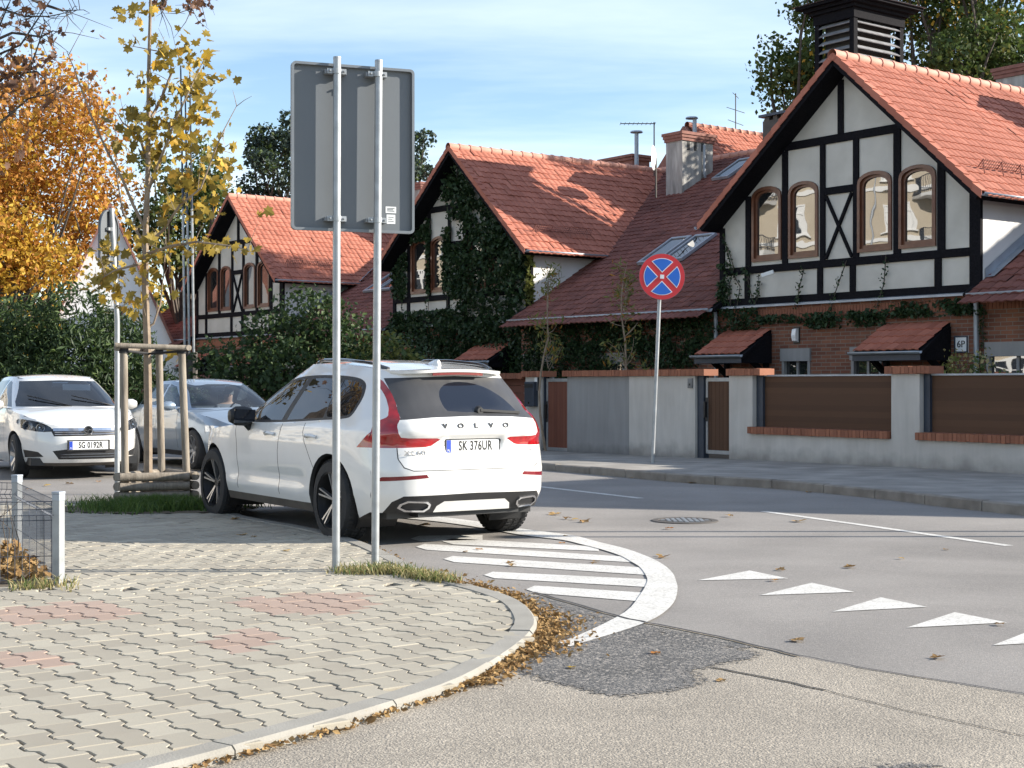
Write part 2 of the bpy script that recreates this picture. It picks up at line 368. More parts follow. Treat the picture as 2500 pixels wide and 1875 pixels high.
def brickwork():
    m = bpy.data.materials.new('brickwork'); m.use_nodes = True; n, l = m.node_tree.nodes, m.node_tree.links
    p = n['Principled BSDF']; p.inputs['Roughness'].default_value = .88
    t = n.new('ShaderNodeTexCoord'); s = n.new('ShaderNodeSeparateXYZ'); c = n.new('ShaderNodeCombineXYZ'); l.new(t.outputs['Object'], s.inputs[0])
    ad = n.new('ShaderNodeMath'); l.new(s.outputs[0], ad.inputs[0]); l.new(s.outputs[1], ad.inputs[1]); l.new(ad.outputs[0], c.inputs[0]); l.new(s.outputs[2], c.inputs[1])
    b = n.new('ShaderNodeTexBrick'); l.new(c.outputs[0], b.inputs['Vector']); b.inputs['Scale'].default_value = 1
    b.inputs['Brick Width'].default_value = .27; b.inputs['Row Height'].default_value = .082; b.inputs['Mortar Size'].default_value = .008
    b.inputs['Color1'].default_value = (.15, .054, .032, 1); b.inputs['Color2'].default_value = (.25, .10, .055, 1); b.inputs['Mortar'].default_value = (.20, .17, .14, 1); b.inputs['Bias'].default_value = -.1
    nz = n.new('ShaderNodeTexNoise'); nz.inputs['Scale'].default_value = 2.5; nz.inputs['Detail'].default_value = 6; l.new(t.outputs['Object'], nz.inputs['Vector'])
    mr = n.new('ShaderNodeMapRange'); mr.inputs[3].default_value = .55; mr.inputs[4].default_value = 1.35; l.new(nz.outputs[0], mr.inputs[0])
    mm = n.new('ShaderNodeMix'); mm.data_type = 'RGBA'; mm.blend_type = 'MULTIPLY'; mm.inputs[0].default_value = 1; l.new(b.outputs['Color'], mm.inputs[6])
    l.new(mr.outputs[0], mm.inputs[7]); l.new(mm.outputs[2], p.inputs['Base Color'])
    bp = n.new('ShaderNodeBump'); bp.inputs['Strength'].default_value = .6; bp.inputs['Distance'].default_value = .01; bp.invert = True
    l.new(b.outputs['Fac'], bp.inputs['Height']); l.new(bp.outputs[0], p.inputs['Normal'])
    return m
M['brickwork'] = brickwork()
def leafmat(name, a, b, tr=.35, rough=.55):
    return mat(name, a, rough, alt=b, tint=True, trans=tr, scale=4, spec=.3)
L = dict(orange=leafmat('leaf_orange', (.28, .10, .02), (.52, .25, .045)), gold=leafmat('leaf_gold', (.38, .20, .025), (.60, .40, .05)),
         maple=leafmat('leaf_maple', (.12, .095, .022), (.40, .28, .045)), purple=leafmat('leaf_bronze', (.075, .04, .03), (.20, .10, .05)),
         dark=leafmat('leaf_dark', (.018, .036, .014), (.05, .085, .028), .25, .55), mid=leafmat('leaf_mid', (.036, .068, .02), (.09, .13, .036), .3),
         ivy=leafmat('leaf_ivy', (.014, .034, .014), (.045, .08, .028), .22, .5), lime=leafmat('leaf_lime', (.09, .11, .03), (.22, .22, .06)),
         oak=leafmat('leaf_oak', (.032, .062, .017), (.095, .13, .03), .35), pine=leafmat('leaf_pine', (.018, .034, .026), (.045, .07, .045), .15),
         litter=leafmat('leaf_litter', (.15, .08, .03), (.40, .26, .11), .15, .9), grass=leafmat('grass_blade', (.035, .085, .016), (.13, .19, .045), .35), dry=leafmat('dry_grass', (.25, .2, .08), (.45, .4, .2), .3))
# ------------------------------------------------------------------ foliage
LEAF_Q = (np.array([(0, -.5, 0), (.34, 0, .08), (0, .5, 0), (-.34, 0, .08)]), np.array([(0, 1, 2), (0, 2, 3)]))
LEAF_LONG = (np.array([(0, -.5, 0), (.13, 0, .03), (0, .5, -.05), (-.13, 0, .03)]), np.array([(0, 1, 2), (0, 2, 3)]))
_m = [(0, -.55), (.12, -.32), (.42, -.38), (.34, -.1), (.52, .12), (.24, .16), (.22, .34), (0, .55), (-.22, .34), (-.24, .16), (-.52, .12), (-.34, -.1), (-.42, -.38), (-.12, -.32)]
LEAF_MAPLE = (np.array([(x, y, .12 * abs(x) - .1 * y * y) for x, y in _m] + [(0, 0, 0)]), np.array([(i, (i + 1) % 14, 14) for i in range(14)]))
def leaves(name, pts, size, material, shape=LEAF_Q, parent=None, flat=0., jitter=.35, tints=None, droop=0.):
    pts = np.asarray(pts, float); n = len(pts)
    if n == 0: return None
    a = rng.normal(size=(n, 3)); a[:, 2] = a[:, 2] * (1 - flat) + flat * 2.2; a /= np.linalg.norm(a, axis=1)[:, None]
    b = rng.normal(size=(n, 3)); b[:, 2] -= droop
    b -= (a * b).sum(1)[:, None] * a; b /= np.linalg.norm(b, axis=1)[:, None]
    c = np.cross(b, a)
    sz = size * (1 + jitter * rng.normal(size=n)).clip(.45, 1.8)
    T, F = shape; k = len(T)
    V = pts[:, None, :] + sz[:, None, None] * (T[None, :, 0:1] * c[:, None, :] + T[None, :, 1:2] * b[:, None, :] + T[None, :, 2:3] * a[:, None, :])
    FF = (F[None] + (np.arange(n) * k)[:, None, None]).reshape(-1, 3)
    ti = np.repeat(rng.random(n) if tints is None else np.asarray(tints), k)
    return link(name, mesh_np(name, V.reshape(-1, 3), FF, material, False, ti), parent)
def blob_pts(clumps, n, shell=.55):
    """clumps: (x,y,z,rx,ry,rz); leaf points towards the shells of the clumps"""
    cl = np.array(clumps, float); w = cl[:, 3] * cl[:, 5]; w /= w.sum()
    idx = rng.choice(len(cl), n, p=w)
    d = rng.normal(size=(n, 3)); d /= np.linalg.norm(d, axis=1)[:, None]
    r = shell + (1 - shell) * rng.random(n) ** .7
    r *= 1 + .16 * rng.normal(size=n)
    return cl[idx, :3] + d * r[:, None] * cl[idx, 3:6]
def crown_clumps(c, rad, k, sub, squash=.8):
    """k clump centres filling an ellipsoid c, rad=(rx,ry,rz)"""
    o = []
    for i in range(k):
        d = rng.normal(size=3); d /= np.linalg.norm(d)
        q = (rng.random() ** .45)
        s = sub * (.6 + .8 * rng.random())
        o.append((c[0] + d[0] * rad[0] * q, c[1] + d[1] * rad[1] * q, c[2] + d[2] * rad[2] * q, s, s, s * squash))
    return o
def limb(mb, p, q, r0, r1, bend=.12, n=6, seg=6):
    p, q = Vector(p), Vector(q); L_ = (q - p).length
    off = Vector(rng.normal(size=3)) * bend * L_
    pts = [p.lerp(q, t / seg) + off * math.sin(math.pi * t / seg) for t in range(seg + 1)]
    mb.tube(pts, [r0 + (r1 - r0) * t / seg for t in range(seg + 1)], n); return pts
# ================================================================== GROUND, ROAD, PAVEMENT
def sheet(name, poly, m, z, h=None, kind='structure', parent=None, label=None, cat=None, group=None, follow=False):
    mb = regions(poly, [], h or 1e3)['body'] if h else None
    if mb is None:
        r = delaunay_2d_cdt([Vector(p[:2]) for p in poly], [(i, (i + 1) % len(poly)) for i in range(len(poly))], [], 1, 1e-6)
        V = [(p.x, p.y, z) for p in r[0]]; F = [tuple(t) for t in r[2]]
    else:
        V = [(x, y, z + (ground(x, y) if follow else 0)) for x, y in mb[0]]; F = [tuple(t) for t in mb[1]]
    me = bpy.data.meshes.new(name); me.from_pydata(V, [], F)
    for p in me.polygons:
        if p.normal.z < 0: p.flip()
    me.materials.append(m)
    o = link(name, me, parent)
    return tag(o, label, cat, group, kind)
def smooth_line(pts, n=8):
    p = [np.array(q[:2], float) for q in pts]; p = [2 * p[0] - p[1]] + p + [2 * p[-1] - p[-2]]; o = []
    for i in range(1, len(p) - 2):
        for k in range(n):
            t = k / n; a, b, c, d = p[i - 1:i + 3]
            o.append(tuple(.5 * (2 * b + (c - a) * t + (2 * a - 5 * b + 4 * c - d) * t * t + (3 * b - a - 3 * c + d) * t ** 3)))
    o.append(tuple(p[-2])); return o
def offset_line(pts, d):
    o = []
    for i, p in enumerate(pts):
        a, b = np.array(pts[max(i - 1, 0)]), np.array(pts[min(i + 1, len(pts) - 1)]); t = (b - a) / (np.linalg.norm(b - a) + 1e-9)
        o.append((p[0] - t[1] * d, p[1] + t[0] * d))
    return o
sheet('ground', [(-900, -300), (900, -300), (900, 1500), (-900, 1500)], M['earth'], -.3)
rd = lattice(150, 130, lambda u, v: (-70 + 140 * u, -12 + 130 * v, ground(-70 + 140 * u, -12 + 130 * v)), 'road', M['asphalt']); tag(rd, kind='structure')
PAVE_Z = .05
edge = smooth_line([(-4.4, 2.0), (-2.3, 4.3), (-1.34, 5.57), (-1.03, 5.99), (-.58, 6.64), (-.24, 7.27), (.01, 8.1), (.13, 8.71), (.15, 9.14), (.07, 9.82), (-.10, 10.30),
                    (-.36, 10.78), (-.57, 11.2), (-.84, 11.98), (-1.17, 12.99), (-1.47, 13.77), (-1.90, 14.62), (-2.40, 15.4), (-2.84, 16.05), (-3.3, 16.9), (-4.2, 17.75), (-5.3, 18.0), (-7.5, 17.6), (-11, 16.8)], 8)
inner = offset_line(edge, .135)
pv = sheet('pavement', inner + [(-14, 16), (-14, 2)], M['sand'], PAVE_Z - .016)
# --- interlocking pavers: rows along the street in the near field, turned by 90 degrees beyond the seam
AW = R(-53); wv = np.array([math.cos(AW), math.sin(AW)]); vv = np.array([-math.sin(AW), math.cos(AW)])
BL, BP = .231, .159
def paver_shape():
    a, b = .0955, .0635; L2 = BL / 2 - .0012; t1, t2 = .041, .0745
    xs = [(-L2, a), (-t2, a), (-t1, b), (t1, b), (t2, a), (L2, a)]
    g = .0056
    out = [(x, y - g) for x, y in xs] + [(x, -y + g) for x, y in xs[::-1]]
    top = [(x * .975, y - math.copysign(.0035, y)) for x, y in out]
    V = [(x, y, 0) for x, y in top] + [(x, y, -.006) for x, y in out] + [(x, y, -.03) for x, y in out]
    n = 12
    F3 = [(0, 1, 2), (0, 2, 9), (2, 3, 9), (3, 8, 9), (3, 4, 8), (4, 5, 7), (4, 7, 8), (5, 6, 7), (0, 9, 11), (9, 10, 11)]
    F3 = [f for f in [(0, 1, 10), (0, 10, 11), (1, 2, 9), (1, 9, 10), (2, 3, 8), (2, 8, 9), (3, 4, 7), (3, 7, 8), (4, 5, 6), (4, 6, 7)]]
    for r in (0, n):
        for i in range(n):
            j = (i + 1) % n; F3 += [(r + i, r + n + i, r + n + j), (r + i, r + n + j, r + j)]
    F3 = [f[::-1] for f in F3]
    return np.array(V), np.array(F3)
PV, PF = paver_shape()
inner2 = np.array(offset_line(edge, .085) + [(-14, 16), (-14, 2)])
near_spots = []
def seam(x): return 10.52 + .1 * (x + 2)
for zone in (0, 1):
    ax, ay = (wv, vv) if zone == 0 else (vv, -wv)
    ang = AW if zone == 0 else AW + math.pi / 2
    for i in range(-140, 140):
        for j in range(-140, 140):
            c = ax * ((i + .5 * (j % 2)) * BL) + ay * (j * BP) + np.array([-2, 9.])
            if not (4.6 < c[1] < 18.2 and c[0] > -9.5): continue
            if c[0] / c[1] < -.9: continue
            if (c[1] < seam(c[0])) != (zone == 0): continue
            near_spots.append((c[0], c[1], ang))
near_spots = np.array(near_spots); near_spots = near_spots[inpoly(near_spots[:, :2], inner2)]
bed = [(-3.26, 10.60), (-4.22, 12.8), (-9, 14.5), (-9, 9.6)]
near_spots = near_spots[~inpoly(near_spots[:, :2], np.array(bed))]
isle = [( -4.15 + 1.2 * math.cos(t), 17.2 + .72 * math.sin(t)) for t in np.linspace(0, 2 * math.pi, 24)]
near_spots = near_spots[~inpoly(near_spots[:, :2], np.array(isle))]
reds = [((60, 1500), 105, 24), ((210, 1492), 110, 26), ((745, 1476), 190, 20), ((625, 1562), 75, 24), ((55, 1612), 100, 20), ((560, 1577), 70, 22), ((800, 1462), 100, 14), ((300, 1650), 0, 0)]
def is_red(x, y):
    px = 1250 + x / y * FPX; py = 937.5 + (1.5 - PAVE_Z) / y * FPX
    return any(a and ((px - c[0]) / a) ** 2 + ((py - c[1]) / b) ** 2 < 1 for c, a, b in reds)
vis = [(1250 + s[0] / s[1] * FPX > -20) and (937.5 + 1.45 / s[1] * FPX < 1900) for s in near_spots]
order = np.argsort(near_spots[:, 1] + np.where(vis, 0, 100))
pm = {False: mesh_np('paving_brick', PV, PF, M['paver']), True: mesh_np('paving_brick', PV, PF, M['paver_red'])}
for q in order[:300]:
    x, y, a = near_spots[q]
    link('paving_brick', pm[is_red(x, y)], pv, (x, y, PAVE_Z + rng.normal() * .0014), (rng.normal() * .006, rng.normal() * .006, a + rng.normal() * .007))
rest = {False: [], True: []}
for q in order[300:]: rest[is_red(near_spots[q][0], near_spots[q][1])].append(near_spots[q])
for red, sp in rest.items():
    if not sp: continue
    sp = np.array(sp); n = len(sp); a = sp[:, 2] + rng.normal(size=n) * .007; ca, sa = np.cos(a)[:, None], np.sin(a)[:, None]
    V = np.stack([sp[:, 0:1] + PV[:, 0] * ca - PV[:, 1] * sa, sp[:, 1:2] + PV[:, 0] * sa + PV[:, 1] * ca,
                  PAVE_Z + rng.normal(size=(n, 1)) * .0016 + PV[:, 2] + PV[:, 0] * rng.normal(size=(n, 1)) * .008], 2)
    F = (PF[None] + (np.arange(n) * len(PV))[:, None, None]).reshape(-1, 3)
    o = link('paving_bricks', mesh_np('paving_bricks', V.reshape(-1, 3), F, M['paver_red' if red else 'paver'], tint=np.repeat(rng.random(n), len(PV))), pv)
    tag(o, kind='stuff')
# --- kerb stones round the corner
def kerb_stones(root, line, width, ztop, zbot, length, m, gap=.008, name='kerb_stone', rnd=.003, zf=None):
    d = [0]
    for a, b in zip(line, line[1:]): d.append(d[-1] + math.dist(a, b))
    ins = offset_line(line, width); X = np.array(line); I = np.array(ins); d = np.array(d)
    k = 0.
    while k < d[-1] - .2:
        e = min(k + length, d[-1]); ts = np.linspace(k + gap / 2, e - gap / 2, max(3, int((e - k) / .18) + 1)); dz = rng.normal() * rnd
        mb = MB(); vs = []
        for t in ts:
            o = (np.interp(t, d, X[:, 0]), np.interp(t, d, X[:, 1])); i_ = (np.interp(t, d, I[:, 0]), np.interp(t, d, I[:, 1]))
            zo = (zf(*o) if zf else 0)
            bv = .018; u = np.array(i_) - np.array(o); u = u / np.linalg.norm(u)
            vs += [(o[0], o[1], zbot + zo), (o[0], o[1], ztop - bv + dz + zo), (o[0] + u[0] * bv, o[1] + u[1] * bv, ztop + dz + zo), (i_[0], i_[1], ztop + dz + zo), (i_[0], i_[1], zbot + zo)]
        m_ = len(ts); fs = [(5 * i + j, 5 * i + (j + 1) % 5, 5 * i + 5 + (j + 1) % 5, 5 * i + 5 + j) for i in range(m_ - 1) for j in range(5)] + [(0, 1, 2, 3, 4), tuple(5 * (m_ - 1) + j for j in (4, 3, 2, 1, 0))]
        mb.add(vs, fs); mb.build(name, m, root); k = e
kr = tag(thing('kerb', None, None), kind='structure')
kerb_stones(kr, edge, .135, PAVE_Z + .006, -.1, 1.02, M['kerb'])
# --- side street: coarse worn asphalt, dark patch, tar seam
seam_l = [G(*p) for p in [(1296, 1446), (1317, 1452), (1400, 1476), (1515, 1509), (1610, 1528), (1700, 1545), (1800, 1567), (1950, 1604), (2100, 1632), (2300, 1664), (2500, 1697), (2700, 1735)]]
ss = [(p[0], p[1]) for p in seam_l]
side = ss + [(8, 5.5), (8, -8), (-8, -8)] + [(x, y) for x, y in edge if y < 9.9]
sheet('side_street', side, M['coarse'], .003)
pp = [(1190, 1452), (1317, 1454.5), (1400, 1478.5), (1515, 1511.5), (1610, 1531), (1700, 1548), (1800, 1570), (1905, 1592), (1880, 1612), (1800, 1625), (1740, 1640), (1770, 1668), (1700, 1690), (1610, 1702), (1500, 1712), (1400, 1694), (1300, 1668), (1215, 1640), (1170, 1600), (1230, 1560)]
pr = [p[:2] for p in (G(*q, .008) for q in pp)]
pr2 = []
for a in densify(pr, .05): pr2.append((a[0] + rng.normal() * .012, a[1] + rng.normal() * .018))
nseam = 0
def patch_mat():
    m = M['patch']; n, l = m.node_tree.nodes, m.node_tree.links; p = n['Principled BSDF']; o = n['Material Output']
    at = n.new('ShaderNodeAttribute'); at.attribute_name = 'edge'; t = n.new('ShaderNodeTexCoord'); nz = n.new('ShaderNodeTexNoise'); nz.inputs['Scale'].default_value = 26; nz.inputs['Detail'].default_value = 6; nz.inputs['Roughness'].default_value = .75; l.new(t.outputs['Object'], nz.inputs['Vector'])
    mr = n.new('ShaderNodeMapRange'); mr.inputs[1].default_value = .28; mr.inputs[2].default_value = .72; l.new(nz.outputs[0], mr.inputs[0])
    gt = n.new('ShaderNodeMath'); gt.operation = 'GREATER_THAN'; l.new(at.outputs['Fac'], gt.inputs[0]); l.new(mr.outputs[0], gt.inputs[1])
    tr = n.new('ShaderNodeBsdfTransparent'); ms = n.new('ShaderNodeMixShader'); l.new(gt.outputs[0], ms.inputs[0]); l.new(tr.outputs[0], ms.inputs[1]); l.new(p.outputs[0], ms.inputs[2]); l.new(ms.outputs[0], o.inputs[0])
patch_mat()
def worn_sheet(name, poly, m, z, fade, seam=None):
    v, f = regions(poly, [], .09)['body']; B_ = np.array(densify(poly, .04)); q = np.array(seam) if seam is not None else None
    d = np.sqrt(((v[:, None] - B_[None]) ** 2).sum(2)).min(1); e = (d / fade).clip(0, 1) * .93
    if q is not None:
        d2 = np.sqrt(((v[:, None] - q[None]) ** 2).sum(2)).min(1); e = np.maximum(e, (d2 < .1) * .95)
    me = mesh_np(name, np.c_[v, np.full(len(v), z)], f, m); at = me.attributes.new('edge', 'FLOAT', 'POINT'); at.data.foreach_set('value', e.astype(np.float32))
    return tag(link(name, me), kind='structure')
worn_sheet('asphalt_patch', pr, M['patch'], .006, .2, densify([p[:2] for p in (G(*q, .008) for q in pp[:7])], .05, False))
p3 = [p[:2] for p in (G(*q, .008) for q in [(1980, 1875), (2050, 1850), (2200, 1835), (2330, 1850), (2420, 1880), (2500, 1930), (1960, 1930)])]
worn_sheet('asphalt_patch', p3, M['patch'], .006, .3)
def strip(name, pts, w, m, z, **k):
    pts = densify([p[:2] for p in pts], .12, False); pts = [(p[0] + rng.normal() * w * k.get('j', .15), p[1] + rng.normal() * w * k.get('j', .15)) for p in pts]
    a, b = offset_line(pts, w / 2), offset_line(pts, -w / 2)
    V = [(x, y, z) for x, y in a] + [(x, y, z) for x, y in b]; n = len(a)
    o = link(name, mesh_np(name, V, [(i, n + i, n + i + 1, i + 1) for i in range(n - 1)], m)); return tag(o, kind='structure')
strip('tar_seam', [G(*p) for p in [(1305, 1449), (1317, 1453), (1400, 1477), (1515, 1510), (1610, 1529), (1700, 1546), (1800, 1568), (1950, 1605)]], .028, M['crack'], .0105, j=.3)
strip('tar_seam', [G(*p) for p in [(1950, 1602), (2100, 1632), (2300, 1664), (2500, 1697), (2650, 1728)]], .014, M['crack'], .0075, j=.3)
strip('tar_seam', [G(*p) for p in [(1735, 1632), (1800, 1644), (1900, 1662), (2010, 1688)]], .02, M['crack'], .0075, j=.3)
strip('tar_seam', [G(*p) for p in [(2020, 1690), (2200, 1735), (2500, 1800)]], .008, M['crack'], .0075, j=.4)
# --- painted markings
MZ = .009
outer_px = [(930, 1249), (1060, 1262), (1160, 1274), (1280, 1293.6), (1393, 1308), (1461, 1325), (1529, 1342), (1585, 1362.6), (1619, 1380.6), (1641.7, 1401), (1650.7, 1421.3), (1654, 1441.7), (1644, 1475), (1605, 1509), (1537, 1537), (1447, 1565), (1390, 1582)]
inner_px = [(930, 1262), (1060, 1274), (1160, 1288), (1280, 1309), (1370, 1319.6), (1420, 1331), (1472, 1344.5), (1515, 1359), (1542, 1374), (1562.5, 1387), (1576, 1405.5), (1580.6, 1419), (1576, 1432.6), (1565, 1451), (1526, 1497), (1413, 1554), (1350, 1573)]
oa, ia = smooth_line([G(*p) for p in outer_px], 4), smooth_line([G(*p) for p in inner_px], 4)
n = len(oa)
mk = link('road_marking', mesh_np('road_marking', [(x, y, MZ) for x, y in oa] + [(x, y, MZ) for x, y in ia], [(i, i + 1, n + i + 1, n + i) for i in range(n - 1)], M['paint']))
tag(mk, 'broad curved white edge band of the hatched no-go corner', 'road marking', kind='structure')
stripes = [((1002, 1316), (1178, 1313), 14, 12), ((1080, 1322.5), (1462, 1341), 15, 11), ((1015, 1336), (1542, 1367.5), 15, 13), ((1083, 1366), (1578, 1396), 15, 18), ((1181, 1405), (1580, 1425), 16, 19), ((1284, 1440), (1568, 1459), 18, 22)]
for (a, b, ta, tb) in stripes:
    q = [G(*p) for p in [(a[0], a[1]), (a[0] + 22, a[1] - ta / 2), (b[0], b[1] - tb / 2), (b[0], b[1] + tb / 2), (a[0] + 26, a[1] + ta / 2)]]
    sheet('road_marking', [p[:2] for p in q], M['paint'], MZ - .0045)
for t in ([(1704, 1418), (1830, 1394), (1925, 1413.5)], [(1855, 1454.5), (1982, 1424), (2086, 1446.5)], [(2032, 1495), (2150, 1459.5), (2263, 1483)], [(2213, 1534), (2331, 1496), (2459, 1521.5)], [(2424, 1577), (2545, 1530), (2690, 1562)]):
    sheet('road_marking', [G(*p)[:2] for p in t], M['paint'], MZ - .0045)
strip('road_marking', [G(1317, 1188.5), G(1565, 1217)], .12, M['paint'], .0035, j=.02)
strip('road_marking', [G(1865, 1249), G(2100, 1281.5), G(2300, 1310), G(2463, 1333)], .11, M['paint'], .0035, j=.02)
# --- manhole
mx_, my_, _ = G(1672, 1272)
mh = thing('manhole_cover', 'round cast iron manhole cover set in the sunny asphalt', 'manhole cover', (mx_, my_, 0))
b = MB(); b.lathe([(.002, .29), (.011, .295), (.011, .36), (.002, .37)], 32, 'z'); b.build('frame', M['dirty'], mh)
b = MB(); b.lathe([(.009, .0001), (.009, .285)], 32, 'z'); b.build('cover', M['dirty'], mh)
b = MB()
for i in range(-4, 5):
    for j in range(-4, 5):
        if i * i + j * j < 17: b.box(i * .06 - .02, i * .06 + .02, j * .06 - .02, j * .06 + .02, .0092, .016)
tag(b.build('stud_pattern', M['galv'], mh), kind='stuff')
# --- far sidewalk and kerb
kl = smooth_line([(12, 6.2), (9.0, 11.3), (5.83, 16.8), (4.77, 19.3), (3.81, 21.05), (2.77, 22.2), (2.14, 23.1), (.48, 25.9), (-4, 33.2), (-12, 46.2), (-22, 62)], 6)
fd = np.array([math.cos(R(-54)), math.sin(R(-54))]); fn = np.array([-fd[1], fd[0]]); F0 = np.array([4.1, 27.8])
kin = offset_line(kl, -.12)
V = []; nS = 6
for (x, y) in kin:
    s = (np.array([x, y]) - F0) @ fd; q = F0 + fd * s + fn * .15
    for k in range(nS + 1):
        t = k / nS; a = x + (q[0] - x) * t; c = y + (q[1] - y) * t; V.append((a, c, ground(a, c) + .118))
F = [(i * (nS + 1) + k, i * (nS + 1) + k + 1, (i + 1) * (nS + 1) + k + 1, (i + 1) * (nS + 1) + k) for i in range(len(kin) - 1) for k in range(nS)]
sw = tag(link('sidewalk', mesh_np('sidewalk', V, F, M['slab'])), kind='structure')
fk = tag(thing('far_kerb', None, None), kind='structure')
kerb_stones(fk, kl[::-1], .12, .125, -.15, 1.05, M['kerb_old'], gap=.014, rnd=.006, zf=ground)
gd = [tuple(F0 + fd * s + fn * o) for s, o in ((14, .1), (14, 40), (-40, 40), (-40, .1))]
tag(sheet('garden_ground', gd, M['earth'], .06), kind='structure')
# --- grass island under the young tree, leaf litter, weeds
sheet('tree_bed', isle, M['earth'], PAVE_Z + .004)
def blades(name, pts, h, w, m, lean=.35):
    n = len(pts); pts = np.asarray(pts); a = rng.random(n) * 6.283; hh = h * (.5 + rng.random(n)); d = rng.normal(size=(n, 2)) * lean * hh[:, None]
    dx = np.stack([np.cos(a), np.sin(a), 0 * a], 1) * (w / 2)
    tip = pts + np.stack([d[:, 0], d[:, 1], hh], 1); mid = pts + np.stack([d[:, 0] * .35, d[:, 1] * .35, hh * .6], 1)
    V = np.stack([pts - dx, pts + dx, mid + dx * .7, mid - dx * .7, tip], 1).reshape(-1, 3)
    F = (np.array([(0, 1, 2), (0, 2, 3), (3, 2, 4)])[None] + (np.arange(n) * 5)[:, None, None]).reshape(-1, 3)
    return tag(link(name, mesh_np(name, V, F, m, tint=np.repeat(rng.random(n), 5))), kind='stuff')
n_ = 6200; t = rng.random(n_) * 6.283; r = np.abs(rng.normal(size=n_)) * .5
gx, gy = 1.12 * r * np.cos(t), .72 * r * np.sin(t); wob = 1 + .25 * np.sin(3 * t + 1) + .15 * np.sin(7 * t)
keep_ = r < 1.12 * wob; gp = np.stack([-4.15 + gx, 17.2 + gy, np.full(n_, PAVE_Z)], 1)[keep_]
tag(blades('grass', gp, .115, .012, L['grass'], .6), 'tuft of green grass round the staked young tree', 'grass')
wp = []
for (a, b_, k, s) in (((830, 1398), (985, 1400), 420, .07), ((905, 1392), (1085, 1418), 420, .06), ((1000, 1410), (1110, 1425), 180, .04), ((40, 1440), (130, 1432), 120, .05), ((150, 1425), (180, 1445), 40, .04)):
    A_, B_ = np.array(G(*a, PAVE_Z)), np.array(G(*b_, PAVE_Z)); u = rng.random(k)
    q = A_ + (B_ - A_) * u[:, None]; q[:, :2] += rng.normal(size=(k, 2)) * s; q[:, 2] = PAVE_Z; wp.append(q)
tag(blades('weeds', np.concatenate(wp), .06, .009, L['dry'], .6), 'dry yellow weeds growing at the foot of the two sign poles', 'weeds')
tag(blades('weeds', np.concatenate(wp)[::3], .07, .009, L['grass'], .5), 'green weeds between the sign poles and the kerb', 'weeds')
lp = []
E_ = np.array(edge); ed_d = np.concatenate([[0], np.cumsum(np.linalg.norm(np.diff(E_, axis=0), axis=1))])
def along(y0, y1, k, w, off=0.):
    sel = (E_[:, 1] >= y0) & (E_[:, 1] <= y1); ds = ed_d[sel]; u = ds.min() + (ds.max() - ds.min()) * rng.random(k)
    x = np.interp(u, ed_d, E_[:, 0]); y = np.interp(u, ed_d, E_[:, 1]); x2 = np.interp(u + .05, ed_d, E_[:, 0]); y2 = np.interp(u + .05, ed_d, E_[:, 1])
    tx, ty = (x2 - x) / .05, (y2 - y) / .05; d = off + np.abs(rng.normal(size=k)) * w
    return np.stack([x + ty * d, y - tx * d, .013 + .018 * rng.random(k)], 1)
lp.append(along(3.6, 7.4, 560, .03)); lp.append(along(7.2, 9.3, 1300, .07, .0)); lp.append(along(8.1, 9.5, 800, .15, .0)); lp.append(along(9.3, 10.3, 420, .08)); lp.append(along(10.2, 10.9, 620, .10)); lp.append(along(11, 14.2, 200, .04))
q = along(10.5, 11.3, 160, .1); q[:, 0] -= .12; q[:, 2] = PAVE_Z + .02; lp.append(q)
tag(leaves('leaf_litter', np.concatenate(lp), .03, L['litter'], LEAF_Q, flat=.7), 'brown crumbled leaves drifted along the outer side of the corner kerb', 'leaf litter', kind='stuff')
k = 1500; u = rng.random((k, 2)); A_, B_, D_ = np.array([-3.34, 10.68]), np.array([-4.24, 12.6]), np.array([-5.2, 10.4])
bp = A_ + (B_ - A_) * u[:, :1] + (D_ - A_) * u[:, 1:] * 1.1
sheet('flower_bed', bed, M['earth'], PAVE_Z + .002)
tag(leaves('leaf_litter', np.c_[bp, PAVE_Z + .02 + .09 * rng.random(k)], .06, L['litter'], LEAF_MAPLE, flat=.4), 'dry leaves lying inside the wire mesh fence', 'leaf litter', kind='stuff')
st = MB()
for i in range(60):
    x, y = bp[i]; st.tube([(x, y, PAVE_Z), (x + rng.normal() * .04, y + rng.normal() * .04, .3), (x + rng.normal() * .1, y + rng.normal() * .1, .35 + .3 * rng.random())], [.005, .004, .002], 4)
o = st.build('dry_stems', M['barkdark']); tag(o, 'bare dry plant stems standing behind the wire mesh', 'dry plants', kind='stuff')
